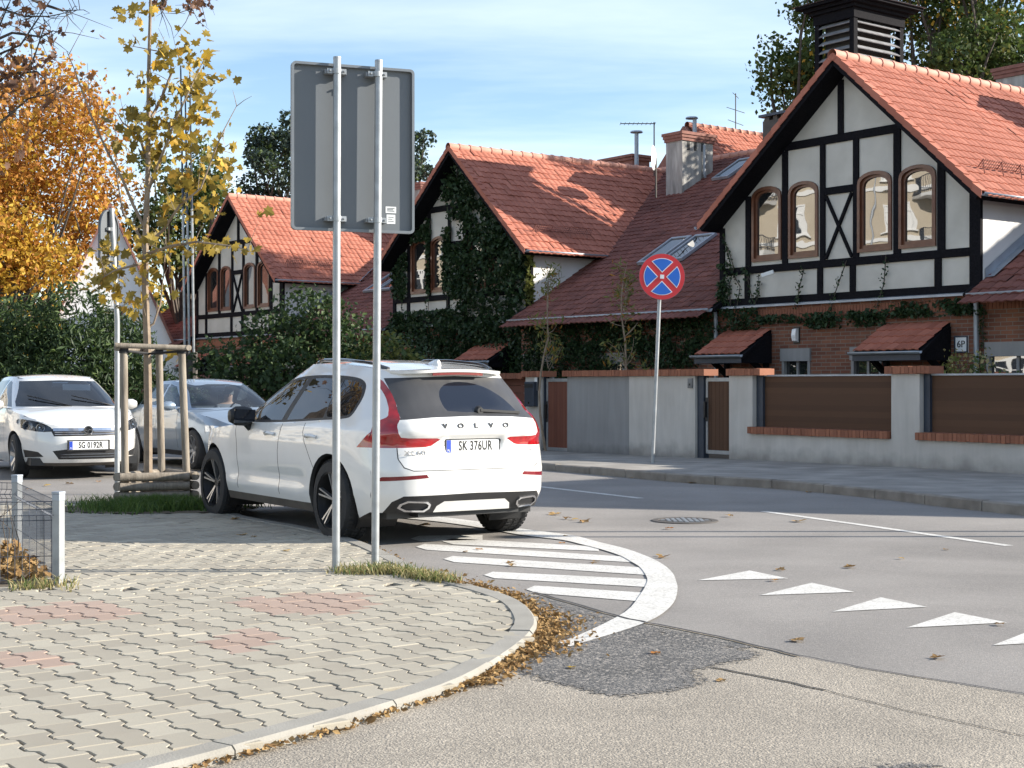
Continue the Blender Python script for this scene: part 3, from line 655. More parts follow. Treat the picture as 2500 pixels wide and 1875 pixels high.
# scattered single leaves on the ground
fl = [(1355, 1253), (1385, 1264), (1403, 1266), (1427, 1271), (1372, 1323), (1380, 1305), (1455, 1367), (1449, 1372), (1609, 1353), (1622, 1357), (1633, 1288), (1540, 1165), (1690, 1177), (1550, 1160), (1478, 1158), (1905, 1387), (1890, 1413), (2310, 1338), (1946, 1558), (1780, 1258), (1245, 1266), (1247, 1370), (1170, 1338), (1136, 1343), (1035, 1280), (1250, 1377), (2200, 1360), (2076, 1381),
      (2260, 1206), (1975, 1200), (1950, 1270), (2440, 1520), (1395, 1625), (2290, 1600), (1600, 1590), (1760, 1655), (590, 1303), (620, 1308), (700, 1342), (575, 1265), (920, 1310), (880, 1322), (330, 1222), (300, 1190), (115, 1190), (170, 1185), (240, 1180), (350, 1160), (390, 1150), (70, 1200)]
lm = {}
for i, (x, y) in enumerate(fl):
    big = i % 3 == 0
    z = PAVE_Z + .012 if (x < 720 and y > 1230) else .02
    p = G(x, y, z)
    if z == .02: p = (p[0], p[1], ground(p[0], p[1]) + .02)
    kx = i % 6
    if kx not in lm:
        T, F_ = LEAF_MAPLE; V = T.copy(); V[:, 2] += .25 * (V[:, 0] * rng.normal() + V[:, 1] * rng.normal()) * np.abs(V[:, 1]) + .18 * rng.random(len(V)); V[:, 2] -= V[:, 2].min()
        lm[kx] = mesh_np('fallen_leaf', V, F_, [L['litter'], L['litter'], L['gold'], L['litter'], L['orange'], L['litter']][kx], tint=np.full(len(V), rng.random()))
    s = (.115 if big else .075) * (.8 + .5 * rng.random()) * (.8 if y > 1300 else 1.15)
    o = link('fallen_leaf', lm[kx], None, (p[0], p[1], p[2] - .014), (0, 0, rng.random() * 6.3), (s, s, s))
    wh = 'on the grey paving' if (x < 720 and y > 1230) else 'on the asphalt before the hatchback' if x < 450 else 'by the far kerb' if y < 1215 else 'within the white hatched corner' if x < 1400 and y > 1290 else 'on the asphalt among the white triangles' if y > 1300 else 'on the asphalt between the SUV and the manhole'
    tag(o, 'single dry autumn leaf lying ' + wh, 'fallen leaf', 'fallen autumn leaves lying singly')
# ================================================================== HOUSES
HW = R(-53)                                   # local x runs along the street front (to the right), local y into the plot
O1 = np.array([7.261, 31.655]); UW = np.array([math.cos(HW), math.sin(HW)]); VW = np.array([-math.sin(HW), math.cos(HW)])
ZR, SL, SR, ZE = 8.51, -4.07, 3.65, 5.22      # ridge height, left / right eaves, eave height
kL, kR, kM = (ZR - ZE) / -SL, (ZR - ZE) / SR, .59
def zroof(s): return ZR + s * kL if s < 0 else ZR - s * kR
PITCH = 14.93
def arch(x0, x1, z0, zs, zt, n=10):
    c = (x0 + x1) / 2; w = (x1 - x0) / 2
    h = zt - zs
    pts = [(x0, z0), (x1, z0)]
    for i in range(n + 1):
        a = math.pi * i / n; pts.append((c + w * math.cos(a), zs + h * math.sin(a) ** .8))
    return pts
WINS = [(-2.87, -1.97), (-1.75, -.89), (.21, 1.11), (1.30, 2.22)]
# tile unit: u across, t down the slope, h off the roof plane
TW, TL = .205, .275
def tile_unit():
    us = [0, .2, .42, .62, .8, 1.0]; hs = [.012, .026, .031, .021, .008, .012]
    V = [(u * TW, 0, h - .010) for u, h in zip(us, hs)] + [(u * TW, TL + .045, h + .014) for u, h in zip(us, hs)] + [(u * TW, TL + .045, h - .014) for u, h in zip(us, hs)]
    F = []
    for i in range(5): F += [(i, i + 1, 7 + i), (i, 7 + i, 6 + i), (6 + i, 7 + i, 13 + i), (6 + i, 13 + i, 12 + i)]
    return np.array(V), np.array(F)
TV, TF = tile_unit()
tile_me = mesh_np('roof_tile', TV, TF, M['tile']); tile_mi = mesh_np('roof_tile', TV * np.array([-1, 1, 1]), TF[:, ::-1], M['tile'])
def tile_single(parent, p, A, B, wob=True):
    A, B = np.array(A, float), np.array(B, float); N = np.cross(A, B); fl = N[2] < 0
    if fl: A, N = -A, -N
    e = Matrix((A, B, N)).transposed().to_euler()
    if wob: e.x += rng.normal() * .006; e.y += rng.normal() * .006
    return link('roof_tile', tile_mi if fl else tile_me, parent, tuple(p), e)
def tile_field(parent, P0, A, B, nu, nt, keep, singles=None, mat_=None):
    """P0 top corner, A across, B down-slope unit vectors; keep(point)->bool; singles: number built as own objects"""
    A, B, P0 = np.array(A, float), np.array(B, float), np.array(P0, float); N = np.cross(A, B)
    if N[2] < 0: N = -N
    sp = []
    for j in range(nt):
        for i in range(nu):
            p = P0 + A * (i * TW) + B * (j * TL)
            if keep(p + A * TW * .5 + B * TL * .5): sp.append(p)
    if not sp: return
    sp = np.array(sp)
    if singles:
        cam_l = singles[1]; o = np.argsort(((sp - cam_l) ** 2).sum(1))
        for q in o[:singles[0]]: tile_single(parent, sp[q], A, B)
        sp = sp[o[singles[0]:]]
    n = len(sp); jt = rng.normal(size=(n, 1)) * .005
    V = sp[:, None, :] + TV[None, :, 0:1] * A + TV[None, :, 1:2] * B + (TV[None, :, 2:3] + jt[:, None]) * N
    F = (TF[None] + (np.arange(n) * len(TV))[:, None, None]).reshape(-1, 3)
    o = link('roof_tiles', mesh_np('roof_tiles', V.reshape(-1, 3), F, mat_ or M['tile'], tint=np.repeat(rng.random(n), len(TV))), parent); tag(o, kind='stuff')
def half_tube(pts, r, name, m, parent, n=7):
    pts = [Vector(p) for p in pts]; V = []
    for p in pts:
        for k in range(n):
            a = math.pi * k / (n - 1); V.append((p, a))
    d = (pts[-1] - pts[0]).normalized(); side_ = d.cross(Vector((0, 0, 1))).normalized()
    vs = [p + side_ * math.cos(a) * r - Vector((0, 0, 1)) * math.sin(a) * r for p, a in V]
    m_ = len(pts); b = MB(); b.add(vs, [(i * n + k, i * n + k + 1, (i + 1) * n + k + 1, (i + 1) * n + k) for i in range(m_ - 1) for k in range(n - 1)])
    o = b.build(name, m, parent, smooth=True); so_ = o.modifiers.new('s', 'SOLIDIFY'); so_.thickness = .012; return o
def windows_opening(parent, s0, s1, z0, z1, box=.28):
    """ground floor window: grey roller box, frame, pane, set in the front wall"""
    b = MB(); t = .07
    b.box(s0, s0 + t, -.02, .10, z0, z1 - box); b.box(s1 - t, s1, -.02, .10, z0, z1 - box); b.box(s0 + t, s1 - t, 0, .10, z0, z0 + t); b.box((s0 + s1) / 2 - .03, (s0 + s1) / 2 + .03, .04, .10, z0 + t, z1 - box)
    w = b.build('window', M['wallgrey'], parent)
    b = MB(); b.box(s0 + t, s1 - t, .07, .085, z0 + t, z1 - box); b.build('pane', M['houseglass'], w)
    b = MB(); b.box(s0 - .02, s1 + .02, -.05, .10, z1 - box, z1); b.build('shutter_box', M['wallgrey'], w)
    return w
def canopy(parent, s0, s1, zt=2.75, zb=2.17, dep=1.02):
    r = link('door_canopy', None, parent)
    k = math.hypot(dep, zt - zb); B = np.array([0, -dep, -(zt - zb)]) / k
    b = MB(); b.add([(s0, 0, zt - .03), (s1, 0, zt - .03), (s1 + .1, -dep, zb - .03), (s0 - .0, -dep, zb - .03), (s0, 0, zt - .11), (s1, 0, zt - .11), (s1 + .1, -dep, zb - .11), (s0, -dep, zb - .11)],
                    [(0, 1, 2, 3), (4, 7, 6, 5), (0, 4, 5, 1), (1, 5, 6, 2), (2, 6, 7, 3), (3, 7, 4, 0)]); b.build('deck', M['timber'], r)
    for e in (s0 + .08, s1 - .12):
        b = MB(); b.beam((e, 0, zb - .5), (e, -dep * .75, zb + .02), .1, .1); b.beam((e, -.05, zb - .6), (e, -.05, zt - .1), .1, .1, (1, 0, 0)); b.build('bracket', M['timber'], r)
    b = MB(); b.prism([(-.02, zt - .1), (-dep, zb - .1), (-dep, zb - .2), (-.02, zb - .2)], s1 - .03, s1 + .03, 'yz'); b.build('side_panel', M['timber'], r)
    b = MB(); b.prism([(-.02, zt - .1), (-dep, zb - .1), (-dep, zb - .2), (-.02, zb - .2)], s0 + .03, s0 + .08, 'yz'); b.build('side_panel', M['timber'], r)
    nu = int((s1 - s0 + .1) / TW); k3 = int(k / TL) + 1
    for j in range(4):
        for i in range(nu): tile_single(r, np.array([s0 + i * TW, 0, zt]) + B * (j * (k - .05) / 4), (1, 0, 0), B)
    half_tube([(s0 - .05, -dep - .06, zb - .02), (s1 + .1, -dep - .06, zb - .02)], .06, 'gutter', M['zinc'], r)
    b = MB(); b.box(s0, s1 + .05, -dep - .01, -dep + .01, zb - .2, zb - .03); b.build('fascia', M['darkmetal'], r)
    return r
def snow_guard(parent, d0, d1, off=.62):
    """lattice along the right eave"""
    s = SR - off; z = zroof(s); b = MB(); nrm = Vector((kR, 0, 1)).normalized()
    p0, p1 = Vector((s, d0, z)) + nrm * .05, Vector((s, d1, z)) + nrm * .05
    for h in (.03, .10, .17): b.tube([p0 + nrm * h, p1 + nrm * h], .009, 4)
    k = int((d1 - d0) / .075)
    for i in range(k + 1):
        q = p0.lerp(p1, i / k); b.tube([q, q + nrm * .2], .006 if i % 8 else .014, 4, False)
        if i % 8 == 0: b.tube([q + nrm * .17, q + Vector((.16, 0, -.16 * kR))], .01, 4, False)
    b.build('snow_guard', M['cap_brick'], parent)
def chimney(parent, s0, s1, d0, d1, zb, zt, pipe=False):
    r = link('chimney', None, parent)
    b = MB(); b.box(s0, s1, d0, d1, zb, zt - .28); b.build('shaft', M['concrete'], r)
    for i, (e, h) in enumerate(((.04, .09), (.07, .09), (.10, .09))):
        b = MB(); z = zt - .28 + i * .093; b.box(s0 - e, s1 + e, d0 - e, d1 + e, z, z + h); b.build('brick_course', M['cap_brick'], r)
    k = 0
    for c in (.2, .42, .66):
        b = MB(); y = d0 + (d1 - d0) * c; b.box(s1 - .02, s1 + .006, y - .055, y + .055, zt - .56, zt - .30); b.build('flue_opening', M['crack'], r)
    if pipe:
        y = d0 + (d1 - d0) * .66; b = MB()
        b.tube([(s1 + .07, y, zt - .35), (s1 + .07, y, zt - 1.25), (s1 + .07, y + .06, zt - 1.4), (s1 + .07, y + .2, zt - 1.47), (s1 + .07, d1 + .05, zt - 1.5)], .045, 8); b.build('pipe', M['zinc'], r, smooth=True)
    return r
def skylight(parent, s0, s1, d0, d1):
    r = link('skylight', None, parent); z0, z1 = 3.5 + kM * d0 + .1, 3.5 + kM * d1 + .1
    b = MB(); n = Vector((0, -kM, 1)).normalized() * .05
    for (a0, a1, c0, c1) in ((s0, s0 + .07, d0, d1), (s1 - .07, s1, d0, d1), (s0 + .07, s1 - .07, d0, d0 + .08), (s0 + .07, s1 - .07, d1 - .08, d1)):
        f = lambda s, d, k: (s, d + n.y * k, 3.5 + kM * d + .05 + n.z * k)
        v = [f(a0, c0, 0), f(a1, c0, 0), f(a1, c1, 0), f(a0, c1, 0), f(a0, c0, 1.6), f(a1, c0, 1.6), f(a1, c1, 1.6), f(a0, c1, 1.6)]
        b.add(v, [(0, 3, 2, 1), (4, 5, 6, 7), (0, 1, 5, 4), (1, 2, 6, 5), (2, 3, 7, 6), (3, 0, 4, 7)])
    b.build('frame', M['zinc'], r)
    f = lambda s, d: (s, d + n.y, 3.5 + kM * d + .05 + n.z)
    b = MB(); b.add([f(s0 + .06, d0 + .07), f(s1 - .06, d0 + .07), f(s1 - .06, d1 - .07), f(s0 + .06, d1 - .07)], [(0, 1, 2, 3)]); b.build('pane', M['houseglass'], r)
def house(origin, label, right_conn=True, singles=None, windows=True, tower=False, conn_tiles=True, plain=False):
    h = thing('timber_framed_house', label, 'house', (origin[0], origin[1], 0), HW, 'row of timber framed gabled houses')
    cl, cr = -PITCH + 3.30, 3.29
    # brick ground floor, split round its openings
    ops = [(-1.95, -1.12, .9, 2.29), (.04, .85, .9, 2.29), (-PITCH + 3.41, -PITCH + 4.75, .9, 2.32), (-8.2, -7.3, .9, 2.3)]
    ops.sort(); b = MB(); x = cl
    for (s0, s1, z0, z1) in ops:
        b.box(x, s0, 0, .35, 0, 3.3); b.box(s0, s1, 0, .35, 0, z0); b.box(s0, s1, 0, .35, z1, 3.3); x = s1
    b.box(x, cr, 0, .35, 0, 3.3)
    b.box(cl, cr, .36, .5, 0, 3.3); b.build('brick_wall', M['brickwork'], h)
    for o in ops: windows_opening(h, *o)
    # soldier course of upright bricks under the eaves
    b = MB(); k = int((cr - cl) / .085)
    for i in range(k): b.box(cl + i * .085 + .006, cl + i * .085 + .079, -.022, .02, 2.96, 3.2)
    tag(b.build('soldier_course', M['brick'], h), kind='stuff')
    # gable plaster with arched openings
    g = [(-3.82, 3.3), (3.16, 3.3), (3.16, zroof(3.16) - .2), (.0, ZR - .24), (-3.82, zroof(-3.82) - .16)]
    wn_ = [arch(a, c, 4.3, 5.74, 6.0) for a, c in WINS]
    r = regions(g, [('hole', p) for p in wn_], .35)
    v, f = r['body']; link('gable_plaster', mesh_np('gable_plaster', [(x, .012, z) for x, z in v], f, M['plaster']), h)
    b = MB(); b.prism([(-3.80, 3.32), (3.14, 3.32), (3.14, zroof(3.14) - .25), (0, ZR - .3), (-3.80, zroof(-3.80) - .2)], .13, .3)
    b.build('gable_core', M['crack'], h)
    for (a, c), p in zip(WINS, wn_):
        q = arch(a + .07, c - .07, 4.375, 5.72, 5.925); b = MB(); b.ring(p, q, -.035, .10)
        w = b.build('window', M['brownwood'], h)
        q2 = arch(a + .125, c - .125, 4.45, 5.68, 5.87); b = MB(); b.ring(arch(a + .068, c - .068, 4.373, 5.722, 5.927), q2, .02, .09); b.build('casement', M['brownwood'], w)
        b = MB(); b.prism(arch(a + .115, c - .115, 4.44, 5.68, 5.88), .060, .072); b.build('pane', M['houseglass'], w)
    # timbers, each a beam of its own
    def tb(x0, x1, z0, z1, y0=-.032, y1=.05): b_ = MB(); b_.box(x0, x1, y0, y1, z0, z1); b_.build('timber_beam', M['timber'], h, bevel=.006)
    def top(x): return zroof(x) - .2
    tb(-.33, -.18, 6.91, top(-.3)); tb(-1.85, 1.34, 6.73, 6.91)
    for x0, x1 in ((-1.94, -1.78), (-.83, -.69), (.09, .24), (1.16, 1.34)): tb(x0, x1, 4.21, 6.73 if x0 > -1.9 else min(6.73, top(x0)), -.030)
    for x0, x1 in ((-3.07, -2.91), (2.26, 2.44)): tb(x0, x1, 4.21, top(x0 if x0 < 0 else x1), -.030)
    tb(-3.9, -3.75, 3.48, top(-3.9), -.034); tb(3.03, 3.29, 3.48, top(3.29), -.034)
    tb(-3.75, 3.03, 4.04, 4.21); tb(-3.9, 3.29, 3.31, 3.48, -.036)
    for x0, x1 in ((-3.1, -2.95), (-.91, -.76), (.0, .15), (2.19, 2.35)): tb(x0, x1, 3.48, 4.04, -.030)
    tb(-.69, .09, 5.62, 5.78, -.030)
    for e, (p, q) in enumerate((((-.66, 5.6), (.06, 4.23)), ((.06, 5.6), (-.66, 4.23)))):
        b = MB(); b.beam((p[0], .008 - e * .004, p[1]), (q[0], .008 - e * .004, q[1]), .06, .11, (0, 1, 0)); b.build('timber_brace', M['timber'], h)
    b = MB(); b.add([(cl, -.10, 3.30), (3.4, -.10, 3.30), (3.4, .01, 3.335), (cl, .01, 3.335), (cl, -.10, 3.255), (3.4, -.10, 3.255), (3.4, .01, 3.29), (cl, .01, 3.29)],
                    [(0, 1, 2, 3), (4, 7, 6, 5), (0, 4, 5, 1), (1, 5, 6, 2), (2, 6, 7, 3), (3, 7, 4, 0)]); b.build('flashing', M['zinc'], h)
    # cheek walls of the gable block
    dv = (ZE - 3.5) / kM + .15
    for s, e in ((3.16, 3.29), (-3.88, -3.75)):
        b = MB(); b.prism([(.05, 3.3), (dv, 3.3 + kM * dv), (dv, 5.25), (.05, 5.25)], s, e, 'yz'); b.build('cheek_wall', M['plaster_b'], h)
    # roof decks
    D0, D1 = -.55, 9.0
    roof = link('roof', None, h)
    def slab_(c, th, name, m, par=roof):
        n = (Vector(c[1]) - Vector(c[0])).cross(Vector(c[3]) - Vector(c[0])).normalized(); n = n if n.z > 0 else -n
        b = MB(); lo = [tuple(Vector(p) - n * th) for p in c]; b.add(list(c) + lo, [(0, 1, 2, 3), (4, 7, 6, 5), (0, 4, 5, 1), (1, 5, 6, 2), (2, 6, 7, 3), (3, 7, 4, 0)]); return b.build(name, m, par)
    zo = -.03
    slab_([(0, D0, ZR + zo), (SR, D0, ZE + zo), (SR, 3.0, ZE + zo), (0, 8.6, ZR + zo)], .16, 'roof_deck', M['timber'])
    slab_([(0, D0, ZR + zo), (SL, D0, ZE + zo), (SL, 3.0, ZE + zo), (0, 8.6, ZR + zo)], .16, 'roof_deck', M['timber'])
    slab_([(cl - .2, -.35, 3.30 + zo), (-3.76, -.35, 3.30 + zo), (-3.76, dv, 3.5 + kM * dv + zo), (cl - .2, dv, 3.5 + kM * dv + zo)], .1, 'roof_deck', M['timber'])
    q = lambda s, d: (s, d, 3.5 + kM * d + zo)
    slab_([q(cl - .0, dv - .1), q(-4.0, dv - .1), q(.3, 8.8), q(-PITCH - .3, 8.8)], .1, 'roof_deck', M['timber'])
    slab_([(-PITCH - .3, 8.8, 8.69 + zo), (.3, 8.8, 8.69 + zo), (.3, 18, 3.5), (-PITCH - .3, 18, 3.5)], .1, 'roof_deck', M['cap_brick'])
    # tiles
    kk = math.hypot(1, kR); Br = np.array([1, 0, -kR]) / kk; kl_ = math.hypot(1, kL); Bl = np.array([-1, 0, -kL]) / kl_; km = math.hypot(1, kM); Bm = np.array([0, -1, -kM]) / km
    valley_r = lambda p: p[1] < (ZR - kR * p[0] - 3.5) / kM + .1 and p[0] < SR + .02
    tile_field(roof, (.06, D0 + .08, ZR - .06), (0, 1, 0), Br, 45, 19, valley_r, singles)
    tile_field(roof, (-.06, D0 + .02, ZR - .06), (0, 1, 0), Bl, 45, 20, lambda p: p[0] > SL and p[1] < (ZR + kL * p[0] - 3.5) / kM + .1)
    if conn_tiles:
        def keep(p):
            s, d = p[0], p[1]
            if d < dv - .1: return cl - .05 < s < -3.8
            return -PITCH + (ZR - 3.5 - kM * d) / kR < s + .05 and s < -(ZR - 3.5 - kM * d) / kL
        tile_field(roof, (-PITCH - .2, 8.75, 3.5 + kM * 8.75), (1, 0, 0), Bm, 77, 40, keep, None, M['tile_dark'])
    # verge tiles and ridge tiles
    for side_, B_, n_ in ((1, Br, 18), (-1, Bl, 19)):
        for j in range(n_):
            p = np.array([0, D0, ZR + .02]) + B_ * (j * .274); e = p + B_ * .305
            b = MB(); n = Vector((kR if side_ > 0 else -kL, 0, 1)).normalized()
            lift0, lift1 = n * .01, n * .035
            b.add([tuple(Vector((p[0], D0 - .03, p[2])) + lift0), tuple(Vector((e[0], D0 - .03, e[2])) + lift1), tuple(Vector((e[0], D0 + .16, e[2])) + lift1), tuple(Vector((p[0], D0 + .16, p[2])) + lift0),
                   (p[0], D0 - .03, p[2] - .15), (e[0], D0 - .035, e[2] - .13)], [(0, 1, 2, 3), (0, 4, 5, 1)])
            o = b.build('verge_tile', M['tile'], roof); so_ = o.modifiers.new('s', 'SOLIDIFY'); so_.thickness = .018
    rm = MB(); rm.lathe([(0, .125), (.36, .115), (.365, .135), (.42, .14), (.425, .12)], 12, 'y'); rme = rm.mesh('ridge_tile', M['tile_ridge'], True); sharp(rme, 40)
    for i in range(23): link('ridge_tile', rme, roof, (0, D0 - .04 + i * .39, ZR - .02))
    for i in range(int(PITCH / .39)):
        if tower and -8.0 < -PITCH + i * .39 < -6.6: continue
        link('ridge_tile', rme, roof, (-PITCH + i * .39, 8.8, 8.70), (0, 0, R(-90)))
    for s, kx in ((SR, kR), (SL, kL)):              # valleys
        pts = [(s * (1 - t), (ZE + (ZR - ZE) * t - 3.5) / kM, ZE + (ZR - ZE) * t + .03) for t in (0, .5, 1)]
        b = MB(); o = .11 if s > 0 else -.11
        b.add([(p[0] + o * e, p[1] - .02, p[2] + (.02 if e else 0)) for p in pts for e in (-1, 0, 1)], [(3 * i + k, 3 * i + k + 1, 3 * i + 4 + k, 3 * i + 3 + k) for i in range(2) for k in range(2)]); b.build('valley_gutter', M['zinc'], roof)
        b = MB(); e = 3.31 if s > 0 else -3.9
        b.add([(e, .1, 3.5 + kM * .1 + .05), (e + (.2 if s > 0 else -.2), .1, 3.5 + kM * .1 + .06), (e + (.2 if s > 0 else -.2), 3.0, 3.5 + kM * 3.0 + .06), (e, 3.0, 3.5 + kM * 3.0 + .05), (e, .1, 3.78), (e, 3.0, 5.5)], [(0, 1, 2, 3), (0, 3, 5, 4)]); b.build('flashing', M['zinc'], roof)
    half_tube([(SR + .06, D0 - .02, ZE - .03), (SR + .06, 3.1, ZE - .03)], .07, 'gutter', M['zinc'], h)
    half_tube([(SL - .06, 3.1, ZE - .03), (SL - .06, D0 - .02, ZE - .03)], .07, 'gutter', M['zinc'], h)
    half_tube([(cl, -.44, 3.27), (-3.8, -.44, 3.27)], .075, 'gutter', M['zinc'], h)
    for s in (3.24, -3.95):
        b = MB(); b.tube([(s, -.12, 3.2), (s, -.10, 3.05), (s, -.08, .1)], .05, 8); b.build('downpipe', M['zinc'], h, smooth=True)
    snow_guard(roof, .2, 2.3)
    canopy(h, .92, 2.56); canopy(h, -3.72, -2.28)
    b = MB(); b.box(1.2, 2.2, .05, .1, .15, 2.1); dr = b.build('door', M['brownwood'], h); b = MB(); b.box(1.3, 1.33, .0, .05, 1.0, 1.2); b.build('handle', M['chrome'], dr)
    chimney(roof, 2.2, 2.93, 6.1, 7.4, 6.6, 9.25, True)
    skylight(roof, -9.05, -8.25, 2.0, 3.3); skylight(roof, -8.1, -7.3, 2.0, 3.3); skylight(roof, -11.25, -10.55, 7.0, 8.2)
    if tower:
        t = link('vent_tower', None, h); x0, x1, y0, y1, zb, zt = -8.05, -6.6, 8.0, 10.2, 8.0, 12.2
        pw = .16
        for (a, c) in ((x0, y0), (x1 - pw, y0), (x1 - pw, y1 - pw), (x0, y1 - pw)):
            b = MB(); b.box(a, a + pw, c, c + pw, zb, zt); b.build('corner_post', M['timber'], t)
        b = MB(); b.box(x0 + .22, x1 - .3, y0 + .22, y1 - .2, zb, zt); b.build('core', M['crack'], t)
        nz_ = 15
        for i in range(nz_):
            z = zb + .35 + i * (zt - zb - .6) / nz_
            b = MB(); b.beam((x1 - .07, y0 + pw, z + .12), (x1 - .07, y1 - pw, z + .12), .2, .024, (.75, 0, 1)); b.build('louvre_slat', M['grey_slat'], t)
            b = MB(); b.beam((x0 + pw, y0 + .07, z + .12), (x1 - pw, y0 + .07, z + .12), .2, .024, (0, -.75, 1)); b.build('louvre_slat', M['grey_slat'], t)
        for z0, z1, e in ((zt - .3, zt - .02, .03), (zt - .02, zt + .08, .12), (zt + .08, zt + .17, .24), (zt + .17, zt + .25, .40)):
            b = MB(); b.box(x0 - e, x1 + e, y0 - e, y1 + e, z0, z1); b.build('cornice', M['timber'], t)
        b = MB(); e = .48; c = ((x0 + x1) / 2, (y0 + y1) / 2)
        b.add([(x0 - e, y0 - e, zt + .253), (x1 + e, y0 - e, zt + .253), (x1 + e, y1 + e, zt + .253), (x0 - e, y1 + e, zt + .253), (c[0], c[1], zt + .75)], [(0, 1, 4), (1, 2, 4), (2, 3, 4), (3, 0, 4), (3, 2, 1, 0)]); b.build('tower_roof', M['zinc'], t)
    return h
M['grey_slat'] = mat('weathered_slat', (.22, .22, .23), .65, var=.25, scale=5)
def to_local(org, p):
    d = np.array(p[:2]) - np.array(org[:2]); return (float(d @ UW), float(d @ VW), p[2])
O2 = np.array([-1.4207, 43.815]); O3 = np.array([-10.117, 55.176]); O0 = O1 + UW * PITCH
h1 = house(O1, 'nearest half timbered house with four arched windows and a louvred tower behind', singles=(300, np.array([4.5, -4, 5])), tower=True)
h2 = house(O2, 'half timbered house with dark ivy climbing over the gable, chimney on its roof')
h3 = house(O3, 'farthest half timbered house, its arched windows half hidden behind the dark bush')
h0 = house(O0, 'half timbered house joined to the right side of the nearest gable at the picture edge', conn_tiles=True)
# house number, wall lamp and floodlight of the nearest house
def text(body, name, m, parent, loc, rot, size, ext=.004):
    c = bpy.data.curves.new('t', 'FONT'); c.body = body; c.size = size; c.extrude = ext; c.align_x = 'CENTER'; c.align_y = 'CENTER'
    o = bpy.data.objects.new('t', c); me = bpy.data.meshes.new_from_object(o); me.materials.clear(); me.materials.append(m); me.name = name
    bpy.data.objects.remove(o); bpy.data.curves.remove(c); return link(name, me, parent, loc, rot)
b = MB(); b.box(2.68, 3.0, -.035, .01, 2.12, 2.46); npl = b.build('number_plate', M['white'], h1, bevel=.005)
b = MB(); b.ring([(2.68, 2.12), (3.0, 2.12), (3.0, 2.46), (2.68, 2.46)], [(2.71, 2.15), (2.97, 2.15), (2.97, 2.43), (2.71, 2.43)], -.045, -.03); b.build('frame', M['darkmetal'], npl)
text('6P', 'number', M['ink'], npl, (2.84, -.04, 2.29), (R(90), 0, 0), .19)
b = MB(); b.prism([(-.01, 2.43), (-.10, 2.46), (-.13, 2.58), (-.10, 2.72), (-.01, 2.74)], -1.57, -1.45, 'yz'); wl_ = b.build('wall_lamp', M['white'], h1)
b = MB(); b.box(-1.60, -1.42, -.02, .01, 2.40, 2.77); b.build('back_plate', M['black'], wl_)
b = MB(); b.beam((-1.98, -.25, 4.02), (-2.2, -.4, 3.94), .1, .08); b.build('floodlight', M['white'], h1)
chimney(h1, -2.3, -.7, 8.5, 9.4, 7.0, 9.75)
# satellite dish and antennas stand on the roofs
def antenna(px, py0, py1, Y, label, boom=None):
    a, c = P(px, py0, Y), P(px, py1, Y); t = thing('tv_antenna', label, 'antenna', (c[0], c[1], c[2]))
    hh = a[2] - c[2]; b = MB(); b.tube([(0, 0, 0), (0, 0, hh)], .022, 6); b.build('mast', M['dirty'], t)
    b = MB()
    if boom:
        x0, x1 = boom; b.tube([(x0, 0, hh - .05), (x1, 0, hh - .05)], .016, 5)
        for i in range(9):
            x = x0 + (x1 - x0) * i / 8; b.tube([(x, -.25, hh - .05), (x, .25, hh - .05)], .008, 4)
    else:
        for z, l in ((hh * .95, .12), (hh * .6, .35), (hh * .3, .3)): b.tube([(-l, -.05, z + .1), (l, .05, z - .1)], .012, 4)
    b.build('boom', M['dirty'], t)
antenna(1597, 298, 430, 46, 'tall thin antenna with one long horizontal boom left of the rough chimney', (-1.05, .03))
antenna(1796, 228, 330, 56, 'thin upright antenna against the sky above the orange roof')
x, y, z = P(1602, 385, 44.5); sd = thing('satellite_dish', 'white satellite dish peeping out left of the rough chimney', 'satellite dish', (x, y, z))
b = MB(); b.lathe([(0, .001), (.02, .17), (.05, .30), (.08, .38)], 20, 'y'); b.build('dish', M['white'], sd, rot=(0, 0, R(74)), smooth=True)
b = MB(); b.tube([(0, .05, 0), (0, .05, -1.2)], .03, 6); b.build('mast', M['dirty'], sd)
for i, (px, py, pb, Y, l) in enumerate(((1554, 324, 390, 50, 'thin metal flue with a flat cap behind the ivy house ridge'), (1696, 290, 330, 50, 'small bent metal flue above the rough chimney'))):
    a, c = P(px, py, Y), P(px, pb, Y); t = thing('flue_pipe', l, 'flue pipe', (c[0], c[1], c[2] - .5)); hh = a[2] - c[2] + .5
    b = MB(); b.tube([(0, 0, 0), (0, 0, hh)], .07, 8); b.build('pipe', M['zinc'], t); b = MB(); b.lathe([(0, .22), (.05, .2), (.06, .001)], 10, 'z', (0 if i == 0 else -.1, 0, hh)); b.build('cap', M['zinc'], t)
